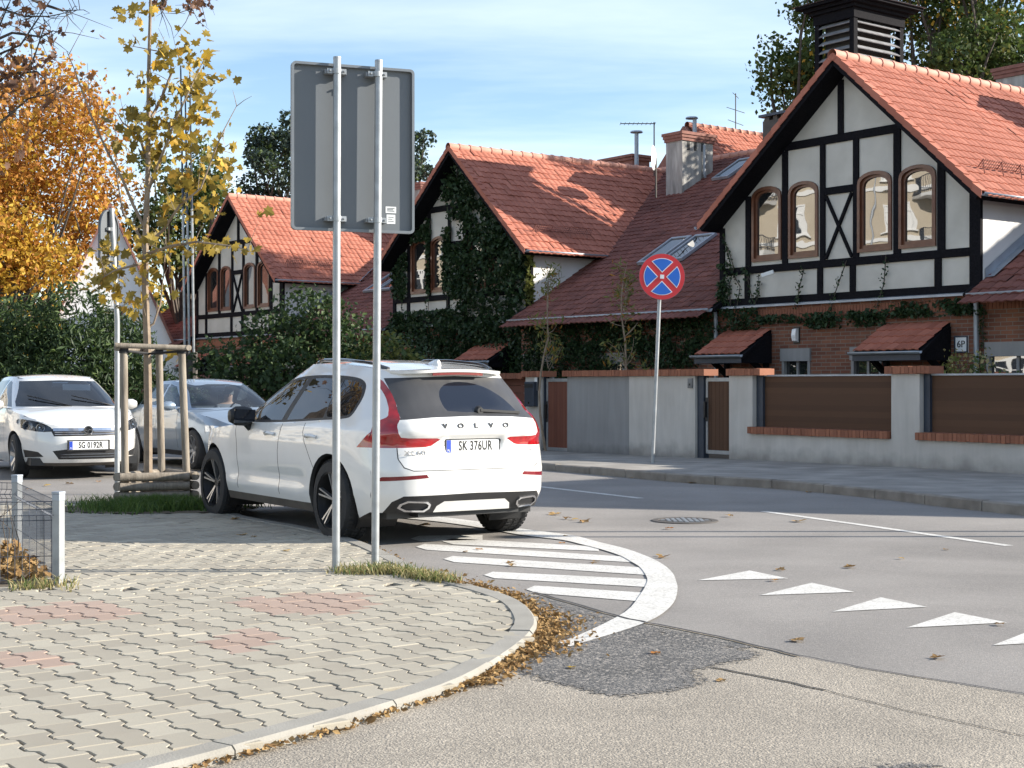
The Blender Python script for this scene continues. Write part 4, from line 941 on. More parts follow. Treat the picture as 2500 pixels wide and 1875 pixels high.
# houses behind the row
def block_roof(name, label, org, rz, w, d, z0, zr, tiles=True):
    t = thing(name, label, 'house', (org[0], org[1], 0), rz)
    b = MB(); b.box(-w / 2, w / 2, 0, d, 0, z0); b.build('wall', M['plaster_b'], t)
    rf = link('roof', None, t)
    b = MB(); b.prism([(-w / 2 - .3, z0 - .1), (w / 2 + .3, z0 - .1), (0, zr - .06)], -.2, d + .2); b.build('roof_deck', M['cap_brick'], rf)
    k = (zr - z0) / (w / 2 + .3); kk = math.hypot(1, k); n = int(math.hypot(w / 2 + .3, zr - z0) / TL) + 1
    if tiles: tile_field(rf, (.05, 0, zr), (0, 1, 0), np.array([1, 0, -k]) / kk, int(d / TW), n, lambda p: p[0] < w / 2 + .35)
    if tiles: tile_field(rf, (-.05, 0, zr), (0, 1, 0), np.array([-1, 0, -k]) / kk, int(d / TW), n, lambda p: p[0] > -w / 2 - .35)
    rm = MB(); rm.lathe([(0, .125), (.36, .115), (.365, .135), (.42, .14), (.425, .12)], 10, 'y'); rme = rm.mesh('ridge_tile', M['tile_ridge'], True)
    for i in range(int(d / .39)): link('ridge_tile', rme, rf, (0, i * .39, zr))
    return t
p = P(1690, 305, 54); bh = block_roof('back_house', 'house behind the row showing an orange tiled roof beside the rough chimney', (p[0] - .2, p[1]), HW, 9, 14, 6.2, p[2])
p = P(1880, 268, 47); t = thing('back_chimney', 'dark square chimney with slots peeping over the nearest gable verge', 'chimney', (p[0] + .78, p[1], 5.8), HW)
b = MB(); b.box(-.9, .9, -.5, .5, 0, p[2] - 6.1); b.build('shaft', M['dirty'], t); b = MB(); b.box(-1.0, 1.0, -.6, .6, p[2] - 5.98, p[2] - 5.9); b.build('cap_slab', M['darkmetal'], t)
for i in range(5):
    b = MB(); b.box(-.8 + i * .34, -.62 + i * .34, -.5, -.3, p[2] - 6.1, p[2] - 5.98); b.build('cap_stub', M['dirty'], t)
p = P(1500, 392, 52); t = thing('back_chimney', 'low brick chimney stack just above the ridge of the ivy house', 'chimney', (p[0] + .4, p[1], 6.5), HW)
b = MB(); b.box(-.8, .8, -.4, .4, 0, p[2] - 6.6); b.build('shaft', M['cap_brick'], t)
for i in range(2):
    b = MB(); e = .08 + .05 * i; b.box(-.8 - e, .8 + e, -.4 - e, .4 + e, p[2] - 6.6 + i * .1, p[2] - 6.51 + i * .1); b.build('brick_course', M['cap_brick'], t)
p = P(1475, 400, 56); bh2 = block_roof('back_house', 'house behind the row whose dark red ridge shows over the ivy house', (p[0] + 3.5, p[1] + 2), HW, 8, 10, 6, p[2] - .2)
# white gabled house at the far left
p = P(268, 503, 58); t = thing('white_house', 'plain white gabled house half hidden by the orange tree', 'house', (p[0], p[1], 0), R(17))
zt = p[2]; b = MB(); b.prism([(-2.7, 0), (2.7, 0), (2.7, zt - 6.0), (0, zt), (-2.7, zt - 6.0)], 0, 9); b.build('wall', M['white'], t)
rf = link('roof', None, t)
for sgn in (-1, 1):
    b = MB(); b.add([(0, -.35, zt + .12), (sgn * 3.1, -.35, zt - 6.77), (sgn * 3.1, 9.3, zt - 6.77), (0, 9.3, zt + .12), (0, -.35, zt - .05), (sgn * 3.1, -.35, zt - 6.97), (sgn * 3.1, 9.3, zt - 6.97), (0, 9.3, zt - .05)],
                    [(0, 1, 2, 3), (4, 7, 6, 5), (0, 4, 5, 1), (1, 5, 6, 2), (2, 6, 7, 3), (3, 7, 4, 0)]); b.build('roof_slope', M['cap_brick'], rf)
b = MB(); b.box(-.5, .5, -.03, .05, 3, 4.4); w_ = b.build('window', M['brownwood'], t); b = MB(); b.box(-.42, .42, -.035, -.02, 3.08, 4.3); b.build('pane', M['houseglass'], w_)
# apartment block across the street, out of frame to the left: it is what the windows mirror
ab = thing('apartment_block', 'long beige apartment block with white balconies across the street', 'apartment block', (-44, 12, 0), R(5))
b = MB(); b.box(-12, 0, 0, 68, 0, 15); b.build('wall', M['beige'], ab)
b = MB(); b.box(-12.4, .5, -.4, 68.4, 15, 15.5); b.build('parapet', M['white'], ab)
wm = MB()
for y0, y1, z0, z1 in ((-.85, -.75, 0, 1.7), (.75, .85, 0, 1.7), (-.75, .75, 0, .1), (-.75, .75, 1.6, 1.7), (-.05, .05, .1, 1.6), (-.75, -.05, 1.1, 1.16), (.05, .75, 1.1, 1.16)): wm.box(-.02, .10, y0, y1, z0, z1)
wm.box(-.02, .22, -.95, .95, -.08, -.01); wm = wm.mesh('window', M['white']); pm_ = MB(); pm_.box(.0, .04, -.76, .76, .09, 1.61); pm_ = pm_.mesh('pane', M['dullglass'])
cu_ = MB(); cu_.box(.041, .05, -.74, -.45, .1, 1.6); cu_.box(.041, .05, .5, .74, .1, 1.6); cu_ = cu_.mesh('curtain', M['white'])
bm_ = MB(); bm_.prism([(0, -2.0), (1.0, -1.7), (1.45, -1.0), (1.55, 0), (1.45, 1.0), (1.0, 1.7), (0, 2.0)], 0, .2, 'xy'); bm_ = bm_.mesh('balcony', M['white'])
br_ = MB(); cv = [(0, -2.0), (1.0, -1.7), (1.45, -1.0), (1.55, 0), (1.45, 1.0), (1.0, 1.7), (0, 2.0)]
for z in (.32, 1.1): br_.tube([(x, y, z) for x, y in cv], .03, 5)
for x, y in densify(cv, .16, False): br_.tube([(x, y, .2), (x, y, 1.1)], .014, 4, False)
br_ = br_.mesh('railing', M['darkmetal'])
for fl_ in range(5):
    b = MB(); b.box(0, .10, -.1, 68.1, .75 + fl_ * 2.9, .98 + fl_ * 2.9); b.build('band_course', M['white'], ab)
    for i in range(22):
        if fl_ and i % 4 == 1:
            bl_ = link('balcony', bm_, ab, (0, 2 + i * 3.0, .2 + fl_ * 2.9)); link('railing', br_, bl_)
        w_ = link('window', wm, ab, (0, 2 + i * 3.0, 1.3 + fl_ * 2.9)); link('pane', pm_, w_)
        if (i * 7 + fl_ * 3) % 4: link('curtain', cu_, w_)
for i in range(8):
    b = MB(); b.tube([(.12, 3.5 + i * 9, 0), (.12, 3.5 + i * 9, 15)], .07, 6); b.build('downpipe', M['zinc'], ab)
# ================================================================== STREET FENCE
def fx(px):                                   # position along the fence line for a column of the survey
    r = (px - 1250) / FPX
    return float((r * F0[1] - F0[0]) / (fd[0] - r * fd[1]))
fr = thing('garden_fence', 'rendered garden wall with brick coping and brown board panels along the sidewalk', 'fence', (F0[0], F0[1], 0), R(-54))
def fbox(name, x0, x1, y0, y1, z0, z1, m, parent=fr, bevel=.0):
    b = MB(); b.box(x0, x1, y0, y1, z0, z1); return b.build(name, m, parent, bevel=bevel)
cm = MB(); cm.box(-.0375, .0375, -.02, .36, 0, .125); cme = cm.mesh('coping_brick', M['brick'])
def coping(x0, x1, z, parent=fr, y=0.0, w=.083):
    n = max(1, int(round((x1 - x0) / w)))
    for i in range(n):
        o = link('coping_brick', cme, parent, (x0 + (i + .5) * (x1 - x0) / n, y + rng.normal() * .003, z + rng.normal() * .002)); o.scale = ((x1 - x0) / n / .083, 1, 1)
X = {k: fx(k) for k in (1283, 1325, 1383, 1378, 1536, 1697, 1725, 1712, 1780, 1778, 1837, 1862, 1851, 2172, 2176, 2165, 2245, 2275, 2258, 1256, 1835, 2500)}
ZB = -.1
fbox('wall_segment', X[1383], X[1536], .02, .30, ZB, 1.655, M['wallgrey']); fbox('wall_segment', X[1536], X[1697], .0, .30, ZB, 1.655, M['walllight'])
coping(X[1378], X[1725], 1.66, y=-.05)
fbox('pillar', X[1780], X[1837], .0, .36, ZB, 1.655, M['walllight']); coping(X[1778], X[1862], 1.66, y=-.05)
fbox('low_wall', X[1837], X[2176], .0, .28, ZB, .575, M['walllight']); coping(X[1835] - .05, X[2172], .58, y=-.05)
fbox('pillar', X[2176], X[2245], .0, .36, ZB, 1.665, M['walllight']); coping(X[2165], X[2275], 1.67, y=-.05)
e3 = X[2245] + 4.0
fbox('low_wall', X[2245], e3, .0, .28, ZB, .575, M['walllight']); coping(X[2245] - .04, e3, .58, y=-.05)
fbox('pillar', e3, e3 + .55, .0, .36, ZB, 1.665, M['walllight']); coping(e3 - .1, e3 + .65, 1.67, y=-.05)
for a, c in ((X[1851], X[2172] + .0), (X[2258], e3)):
    fbox('steel_post', X[1837] + .005 if a < X[2172] else X[2245] + .005, a + .02, .10, .2, .71, 1.66, M['darkmetal'])
    for i in range(9):
        z0 = .712 + i * .103; fbox('fence_board', a + .02, c - .005, .16 + rng.normal() * .002, .185, z0, z0 + .1035, M['board'])
    fbox('cover_rail', a + .02, c - .005, .13, .22, .712 + 9 * .103, .712 + 9 * .103 + .03, M['zinc'])
# left pillar with letter box, continuing wall towards the left
fbox('pillar', X[1283], X[1325] - .05, .0, .36, ZB, 1.655, M['walllight']); coping(X[1283] - .08, X[1325] + .1, 1.66, y=-.05)
gw = thing('garden_fence', 'far stretch of the garden wall with rendered pillars behind the parked cars', 'fence', (F0[0], F0[1], 0), R(-54))
x = X[1283]; k = 0
while x > -44:
    x0 = x - 3.6
    for i in range(7):
        z0 = .45 + i * .17; fbox('fence_board', x0 + .45, x, .14, .17, z0, z0 + .162, M['board_red' if k == 0 else 'board'], gw)
    fbox('low_wall', x0 + .45, x, .0, .28, ZB, .44, M['walllight'], gw)
    fbox('pillar', x0, x0 + .45, .0, .36, ZB, 1.65, M['walllight'], gw); fbox('cap', x0 - .06, x0 + .51, -.05, .41, 1.652, 1.79, M['cap_brick'], gw)
    if k == 0: coping(x0 + .5, x - .1, 1.62, gw)
    x = x0; k += 1
def gate(x0, x1, z0, z1, m, label, hinge_left=True, post=True):
    g = thing('garden_gate', label, 'gate', tuple(F0 + fd * x0) + (0,), R(-54)); w = x1 - x0
    fbox('gate_frame', .0, .05, .10, .16, z0, z1, M['galv'], g); fbox('gate_frame', w - .05, w, .10, .16, z0, z1, M['galv'], g)
    fbox('gate_frame', .05, w - .05, .10, .16, z1 - .07, z1, M['galv'], g); fbox('gate_frame', .05, w - .05, .10, .16, z0, z0 + .07, M['galv'], g)
    n = max(5, int(round((w - .1) / .105)))
    for i in range(n):
        a = .05 + (w - .1) * i / n; fbox('gate_board', a + .002, a + (w - .1) / n - .003, .115, .145, z0 + .07, z1 - .07, m, g)
    fbox('gate_post', -.19, -.02, .06, .2, ZB, z1 + .06, M['darkmetal'], g)
    hd = MB(); hd.box(.01, .045, .03, .10, z0 + .7, z0 + 1.0); hd.box(.0, .05, .09, .102, z0 + .62, z0 + 1.08); hd.build('handle', M['black'], g)
    return g
gate(X[1325], X[1383] - .02, .04, 1.62, M['board_red'], 'narrow gate of reddish brown upright boards in a grey frame')
gate(X[1712] + .02, X[1780] - .02, .16, 1.62, M['board'], 'narrow gate of dark brown upright boards in a grey frame')
lb = thing('letter_box', 'dark grey letter box hanging on the light pillar beside the reddish gate', 'letter box', tuple(F0 + fd * (X[1283] + .13) + fn * -.002) + (1.0,), R(-54))
fbox('body', 0, .34, -.13, 0, 0, .55, M['darkmetal'], lb, .012); fbox('flap', .02, .32, -.142, -.131, .42, .5, M['black'], lb); fbox('lock', .15, .19, -.137, -.131, .06, .1, M['chrome'], lb)
sg = thing('house_sign', 'small white plaque fixed high on the pillar above the letter box', 'plaque', tuple(F0 + fd * (X[1325] - .16) + fn * -.002) + (1.35,), R(-54))
fbox('plate', -.1, 0, -.03, 0, 0, .3, M['white'], sg); fbox('backing', .001, .05, -.03, 0, .0, .3, M['black'], sg)
bb = thing('intercom', 'small grey intercom box near the wall end by the dark gate', 'intercom', tuple(F0 + fd * (X[1697] - .12) + fn * -.002) + (1.42,), R(-54))
fbox('housing', -.06, .06, -.03, 0, 0, .19, M['wallgrey'], bb); fbox('button', -.02, .02, -.035, -.031, .05, .09, M['black'], bb)
# ================================================================== CARS
class Cv:
    """smoothed piecewise curve"""
    def __init__(s, pts, sm=.02):
        x = np.array([p[0] for p in pts], float); y = np.array([p[1] for p in pts], float)
        s.x = np.linspace(x[0], x[-1], 400); v = np.interp(s.x, x, y)
        k = max(1, int(400 * sm)); ker = np.exp(-.5 * (np.arange(-3 * k, 3 * k + 1) / k) ** 2); ker /= ker.sum()
        pad = np.concatenate([2 * v[0] - v[1:3 * k + 1][::-1], v, 2 * v[-1] - v[-3 * k - 1:-1][::-1]]); s.y = np.convolve(pad, ker, 'valid')
    def __call__(s, t): return float(np.interp(t, s.x, s.y))
class Car:
    def __init__(c, root, sp): c.root = root; c.__dict__.update(sp); c.h = sp.get('h', .045)
    def fr(c, r, z):
        a = min(.9999, abs(r) / c.W(z)); return c.fmR - (c.fmR - c.B(z)) * (1 - a ** c.pR) ** (1 / c.pR)
    def ff(c, r, z):
        a = min(.9999, abs(r) / c.W(z)); return c.fmF + (c.F(z) - c.fmF) * (1 - a ** c.pF) ** (1 / c.pF)
    def fs(c, r, z):
        a = min(.9999, abs(r) / c.W(z)); return c.fmG + (c.Gs(z) - c.fmG) * (1 - a ** c.pG) ** (1 / c.pG)
    def y(c, f, z, up=False):
        w = c.W(z) + c.scallop(f, z)
        if f < c.fmR: w *= max(0, 1 - min(1, (c.fmR - f) / (c.fmR - c.B(z))) ** c.pR) ** (1 / c.pR)
        if up:
            if f > c.fmG: w *= max(0, 1 - min(1, (f - c.fmG) / (c.Gs(z) - c.fmG)) ** c.pG) ** (1 / c.pG)
        elif f > c.fmF: w *= max(0, 1 - min(1, (f - c.fmF) / (c.F(z) - c.fmF)) ** c.pF) ** (1 / c.pF)
        return w
    def scallop(c, f, z): return -.016 * math.exp(-((z - .52) / .085) ** 2) * sst((f - .35) / .35) * sst((2.55 - f) / .4) + .012 * math.exp(-((z - .40) / .05) ** 2) * sst((f - .3) / .3) * sst((2.6 - f) / .3)
    def zroof(c, r, f): return c.roof(f) - c.crown * r * r
    def zhood(c, r, f): return c.hood(f) - c.hcrown * r * r
    def fix(c, Z, fn, r, z0):
        z = z0
        for _ in range(25): z = .5 * z + .5 * Z(r, fn(r, z))
        return z
    def sidetop(c, f, Z, up):
        z = Z(0, f)
        for _ in range(30): z = .5 * z + .5 * Z(c.y(f, z, up), f)
        return z
    def emit(c, res, fn, mats, flip=False, sides=(1,), parts=None, thick=None):
        """res: regions; fn(a,b,side)->point; one mesh per region and side"""
        for nm, (v, f) in res.items():
            if nm == 'skip': continue
            for s in sides:
                V = [fn(a, b, s) for a, b in v]
                m = mats.get(nm, mats['body']); pname = (parts or {}).get(nm, nm); par = c.root
                if isinstance(pname, tuple): par = c.p.get((pname[1], s)) or c.p.get((pname[1], 1)) or c.root; pname = pname[0]
                F = f if (s > 0) != flip else f[:, ::-1]
                o = link(pname, mesh_np(pname, V, F, m, True), par); c.p[(nm, s)] = o
                if nm in c.solid: q = o.modifiers.new('s', 'SOLIDIFY'); q.thickness = .02; q.offset = -1
    p = None; solid = ()
    def build(c):
        c.p = {}
        zlo = c.zlo; S_ = .9
        zs = np.linspace
        # ---- lower side
        fb = c.fr(S_ * c.W(c.beltr), c.beltr)
        poly = [(c.fr(S_ * c.W(z), z), z) for z in zs(c.zlo_r, c.beltr, 14)]
        poly += [(f, c.belt(f)) for f in zs(fb, c.fcowl, 26)][1:]
        fe = c.ff(c.Sf * c.W(c.znose), c.znose)
        hl = [(f, c.sidetop(f, c.zhood, False)) for f in zs(c.fcowl, fe, 14)][1:]
        poly += hl
        zt = hl[-1][1]
        poly += [(c.ff(c.Sf * c.W(z), z), z) for z in zs(zt, c.zlo_f, 10)][1:]
        bot = []
        fwd = poly[-1][0]; 
        for ax in (c.wb, 0.):
            R_ = c.ra; a0 = math.asin(max(-.95, (zlo - c.rw) / R_)); 
            st = 0 if ax == c.wb else None
            for t in zs(a0, math.pi - a0, 20): bot.append((ax + R_ * math.cos(t), c.rw + R_ * math.sin(t)))
        poly += bot
        # seams
        def vseam(fz, z0, z1, w=.006, lean=0.):
            zz = zs(z0, z1, 9); return [(fz(z) - w, z) for z in zz] + [(fz(z) + w, z) for z in zz[::-1]]
        named = []
        for d in c.seams:
            named.append(('gap', vseam(d, zlo + .12, c.belt(d(.9)) - .002)))
        named += c.side_regions
        res = regions(poly, named, c.h)
        # split the rest into panels by the seam curves
        if 'body' in res:
            v, f = res.pop('body'); cen = v[f].mean(1); nms = c.panels
            lab = np.zeros(len(f), int)
            for d in c.seams: lab += np.array([cc[0] > d(cc[1]) for cc in cen])
            for k in range(len(c.seams) + 1):
                ff = f[lab == k]
                if len(ff): u, inv = np.unique(ff, return_inverse=True); res[nms[k]] = (v[u], inv.reshape(-1, 3))
        sf = lambda up: (lambda a, b, s: (s * c.y(a, b, up), a, b))
        c.emit(res, sf(False), c.mats, False, (1, -1), c.pn)
        # wheel housings
        for s in (1, -1):
            for ax in (0., c.wb):
                b = MB(); vs = []; fs = []
                ts = zs(-.55, math.pi + .55, 22)
                for t in ts:
                    f_, z_ = ax + c.ra * math.cos(t), c.rw + c.ra * math.sin(t); yy = c.y(f_, max(z_, .25))
                    vs += [(s * (yy - .001), f_, z_), (s * (yy - .03), ax + (c.ra - .015) * math.cos(t), c.rw + (c.ra - .015) * math.sin(t)), (s * (yy - .38), f_, z_)]
                fs = [(3 * i + k, 3 * i + k + 1, 3 * i + 4 + k, 3 * i + 3 + k) for i in range(21) for k in range(2)]
                n = len(vs); vs.append((s * (c.y(ax, .5) - .38), ax, c.rw)); fs += [(3 * i + 2, 3 * i + 5, n) for i in range(21)]
                b.add(vs, fs); b.build('wheel_arch', M['black'], c.root)
        # ---- greenhouse side
        fA = lambda z: c.fs(c.SA * c.W(z), z)
        ftop = c.Gs(1e9) if False else None
        zA = c.sidetop(c.ftop, c.zroof, True); 
        frr = c.fr(S_ * c.W(c.zrear), c.zrear); zrr = c.sidetop(frr + .01, c.zroof, True)
        poly = [(f, c.belt(f)) for f in zs(fb, c.fcowl, 24)]
        zfa = zs(c.belt(c.fcowl), zA, 12)
        poly += [(min(fA(z), c.fcowl), z) for z in zfa][1:]
        fA1 = poly[-1][0]
        poly += [(f, c.sidetop(f, c.zroof, True)) for f in zs(fA1, frr, 26)][1:]
        poly += [(c.fr(S_ * c.W(z), z), z) for z in zs(poly[-1][1], c.beltr, 12)][1:-1]
        c.roof_side = [(f, c.sidetop(f, c.zroof, True)) for f in zs(fA1, frr, 26)]
        c.emit(regions(poly, c.green_regions, c.h), sf(True), {**c.mats, 'body': c.mats.get('pillar', c.mats['body'])}, False, (1, -1), {**c.pn, 'body': 'pillar_trim'})
        # ---- rear
        zl = zs(c.zlo_r, zrr, 22)
        poly = [(S_ * c.W(z), z) for z in zl]
        rt = zs(S_ * c.W(zrr), -S_ * c.W(zrr), 21)
        poly += [(r, c.fix(c.zroof, c.fr, r, zrr)) for r in rt][1:-1]
        poly += [(-S_ * c.W(z), z) for z in zl[::-1]]
        c.rear_top = [(r, c.fix(c.zroof, c.fr, r, zrr)) for r in rt]
        c.emit(regions(poly, c.rear_regions, c.h * .8), lambda a, b, s: (a, c.fr(a, b) + c.rear_bump(a, b), b), {**c.mats, 'body': c.mats['body']}, True, (1,), {**c.pn, 'body': 'rear_bumper', **c.rear_names})
        # ---- front
        rs = c.Sf
        zl = zs(c.zlo_f, zt, 12); poly = [(-rs * c.W(z), z) for z in zl]
        rt = zs(-rs * c.W(zt), rs * c.W(zt), 21); ftp = [(r, c.fix(c.zhood, c.ff, r, zt)) for r in rt]
        poly += ftp[1:-1]; poly += [(rs * c.W(z), z) for z in zl[::-1]]
        c.emit(regions(poly, c.front_regions, c.h), lambda a, b, s: (a, c.ff(a, b) + c.front_bump(a, b), b), c.mats, True, (1,), {**c.pn, 'body': 'front_bumper'})
        # ---- hood
        zc = c.zhood(0, c.fcowl)
        ww = c.y(c.fcowl, c.belt(c.fcowl))
        cw = [(r, max(c.fcowl, c.fs(r, zc))) for r in zs(-ww, ww, 15)]
        poly = cw + [(c.y(f, z), f) for f, z in hl] + [(r, c.ff(r, z)) for r, z in ftp[::-1]][1:-1] + [(-c.y(f, z), f) for f, z in hl[::-1]]
        c.emit({'hood': regions(poly, [], c.h * 1.3)['body']}, lambda a, b, s: (a, b, c.zhood(a, b)), c.mats, False, (1,), c.pn)
        # ---- windscreen
        wz = lambda r, z: min(c.SA * c.W(z), abs(r))
        zl = zs(c.belt(c.fcowl), zA, 12); poly = [(-c.SA * c.W(z), z) for z in zl]
        rt = zs(-c.SA * c.W(zA), c.SA * c.W(zA), 17); ft = [(r, c.fix(c.zroof, c.fs, r, zA)) for r in rt]
        poly += ft[1:-1] + [(c.SA * c.W(z), z) for z in zl[::-1]]
        c.emit(regions(poly, c.screen_regions, c.h * 1.2), lambda a, b, s: (a, c.fs(a, b), b), {**c.mats, 'body': c.mats['body']}, True, (1,), {**c.pn, 'body': 'windscreen_frame'})
        # ---- roof
        poly = [(r, c.fr(r, z)) for r, z in c.rear_top[::-1]] + [(c.y(f, z, True), f) for f, z in c.roof_side[::-1]][1:-1] + [(r, c.fs(r, z)) for r, z in ft[::-1]] + [(-c.y(f, z, True), f) for f, z in c.roof_side][1:-1]
        c.emit({'roof': regions(poly, [], c.h * 1.3)['body']}, lambda a, b, s: (a, b, c.zroof(a, b)), c.mats, False, (1,), c.pn)
        # ---- underbody
        b = MB(); b.box(-.72, .72, c.B(.4) + .25, c.F(.4) - .25, c.zlo + .0, c.zlo + .1); b.box(-.5, .5, c.B(.4) + .1, .6, c.zlo + .02, c.zlo + .2); b.build('underbody', M['black'], c.root)
    def wheel(c, s, f, spokes=5, rim=None, twin=True):
        w = link('wheel', None, c.root); x = s * c.track; rw = c.rw
        tw = c.tw
        b = MB(); b.lathe([(-tw / 2, rw * .70), (-tw * .5, rw * .82), (-tw * .47, rw * .93), (-tw * .36, rw * .988), (-tw * .1, rw), (tw * .1, rw), (tw * .36, rw * .988), (tw * .47, rw * .93), (tw * .5, rw * .82), (tw / 2, rw * .70)], 40, 'x', (x, f, rw))
        t = b.build('tyre', M['rubber'], w, smooth=True)
        b = MB()
        for i in range(48):                     # tread blocks
            a = 2 * math.pi * i / 48
            for q in (-.28, .02, .30):
                p0 = Vector((x + tw * (q - .1), f + math.cos(a + q * .2) * (rw + .001), rw + math.sin(a + q * .2) * (rw + .001))); p1 = p0 + Vector((tw * .2, 0, 0)); b.beam(p0, p1, .03, .008, (0, math.cos(a), math.sin(a)))
        if c.tread: tag(b.build('tread_blocks', M['rubber'], w), kind='stuff')
        xo = x + s * tw * .42
        b = MB(); b.lathe([(x - s * .06, rw * .66), (xo, rw * .69), (xo + s * .012, rw * .715), (xo + s * .012, rw * .675), (xo - s * .03, rw * .655)], 40, 'x', (0, f, rw)); b.build('rim', rim or M['rimdark'], w, smooth=True)
        b = MB(); b.lathe([(x - s * .02, .02), (x - s * .02, rw * .67)], 24, 'x', (0, f, rw)); b.build('brake_disc', M['rimdark'], w)
        b = MB(); b.lathe([(xo - s * .035, .001), (xo - s * .035, rw * .13), (xo - s * .06, rw * .17)], 16, 'x', (0, f, rw)); b.build('hub', M['rimdark'] if twin else M['rim'], w)
        for i in range(spokes):
            a = 2 * math.pi * i / spokes + .3
            for e in ((-.11, .11) if twin else (0,)):
                q0 = Vector((xo - s * .045, f + math.cos(a + e * .6) * rw * .12, rw + math.sin(a + e * .6) * rw * .12)); q1 = Vector((xo - s * .006, f + math.cos(a + e) * rw * .67, rw + math.sin(a + e) * rw * .67))
                b = MB(); b.beam(q0, q1, (.017 if twin else .05), .03, (1, 0, 0)); b.build('spoke', M['rim'] if twin else M['rim'], w)
def mtext(body, name, m, parent, loc, rot, size, ext=.003, sx=1., space=1., bold=0.):
    c = bpy.data.curves.new('t', 'FONT'); c.body = body; c.size = size; c.extrude = ext; c.align_x = 'CENTER'; c.align_y = 'CENTER'; c.space_character = space; c.resolution_u = 3; c.offset = bold
    o = bpy.data.objects.new('t', c); me = bpy.data.meshes.new_from_object(o); me.materials.clear(); me.materials.append(m); me.name = name
    bpy.data.objects.remove(o); bpy.data.curves.remove(c); q = link(name, me, parent, loc, rot); q.scale = (sx, 1, 1); return q
def number_plate(parent, txt, loc, rot, frame=True):
    r = link('number_plate', None, parent, loc, rot)
    b = MB(); b.box(-.287, .287, -.006, .004, -.078, .074); b.build('holder', M['black'], r, bevel=.004)
    b = MB(); b.box(-.26, .26, -.010, -.0062, -.056, .057); b.build('plate', M['plate'], r)
    b = MB(); b.box(-.258, -.215, -.0112, -.0101, -.054, .055); b.build('country_band', M['plateblue'], r)
    mtext(txt, 'plate_lettering', M['ink'], r, (.025, -.0106, .0), (R(90), 0, 0), .116, .0008, .64, 1.08, .0035)
    mtext('PL', 'country_code', M['plate'], r, (-.237, -.0116, -.036), (R(90), 0, 0), .028, .0004)
    return r
def strip_on(pts, w, name, m, parent, r=.006):
    b = MB(); b.tube(pts, r, 6); return b.build(name, m, parent, smooth=True)
# ------------------------------------------------------------------ the white estate SUV
suv_root = thing('parked_suv', 'white estate SUV with tall red tail lamps parked over the hatched corner', 'car', (-.8735, 14.589, 0), .5708, scale=(1.10, 1.058, 1.058))
def q3(*p): return list(p)
def arcpts(cx, cy, rx, ry, a0, a1, n=14): return [(cx + rx * math.cos(t), cy + ry * math.sin(t)) for t in np.linspace(R(a0), R(a1), n)]
lampL = [(.62, 1.46), (.70, 1.465), (.76, 1.28), (.82, 1.10), (.93, 1.02), (.93, .775), (.70, .775), (.43, .775), (.33, .865), (.44, .87), (.665, .885), (.675, .93), (.675, 1.01), (.64, 1.10), (.62, 1.20), (.60, 1.34)]
lampL = [(.612, 1.458), (.648, 1.464), (.660, 1.30), (.682, 1.20), (.72, 1.135), (.80, 1.09), (.99, 1.03), (.99, .865), (.70, .865), (.43, .870), (.31, .945), (.665, .95), (.69, .985), (.69, 1.06), (.65, 1.125), (.622, 1.23), (.612, 1.34)]
mir = lambda p: [(-a, b) for a, b in p]
glassR = [(.60, 1.47), (.0, 1.49), (-.60, 1.47), (-.615, 1.34), (-.622, 1.23), (-.65, 1.125), (-.67, 1.105), (-.4, 1.125), (0, 1.135), (.4, 1.125), (.67, 1.105), (.65, 1.125), (.622, 1.23), (.612, 1.34)]
wipe = [(-.20, 1.17)] + [(x, z) for x, z in zip((-.23, -.235, -.20, -.12, 0, .14, .28, .40, .47, .50), (1.22, 1.30, 1.37, 1.42, 1.44, 1.43, 1.385, 1.30, 1.22, 1.165))]
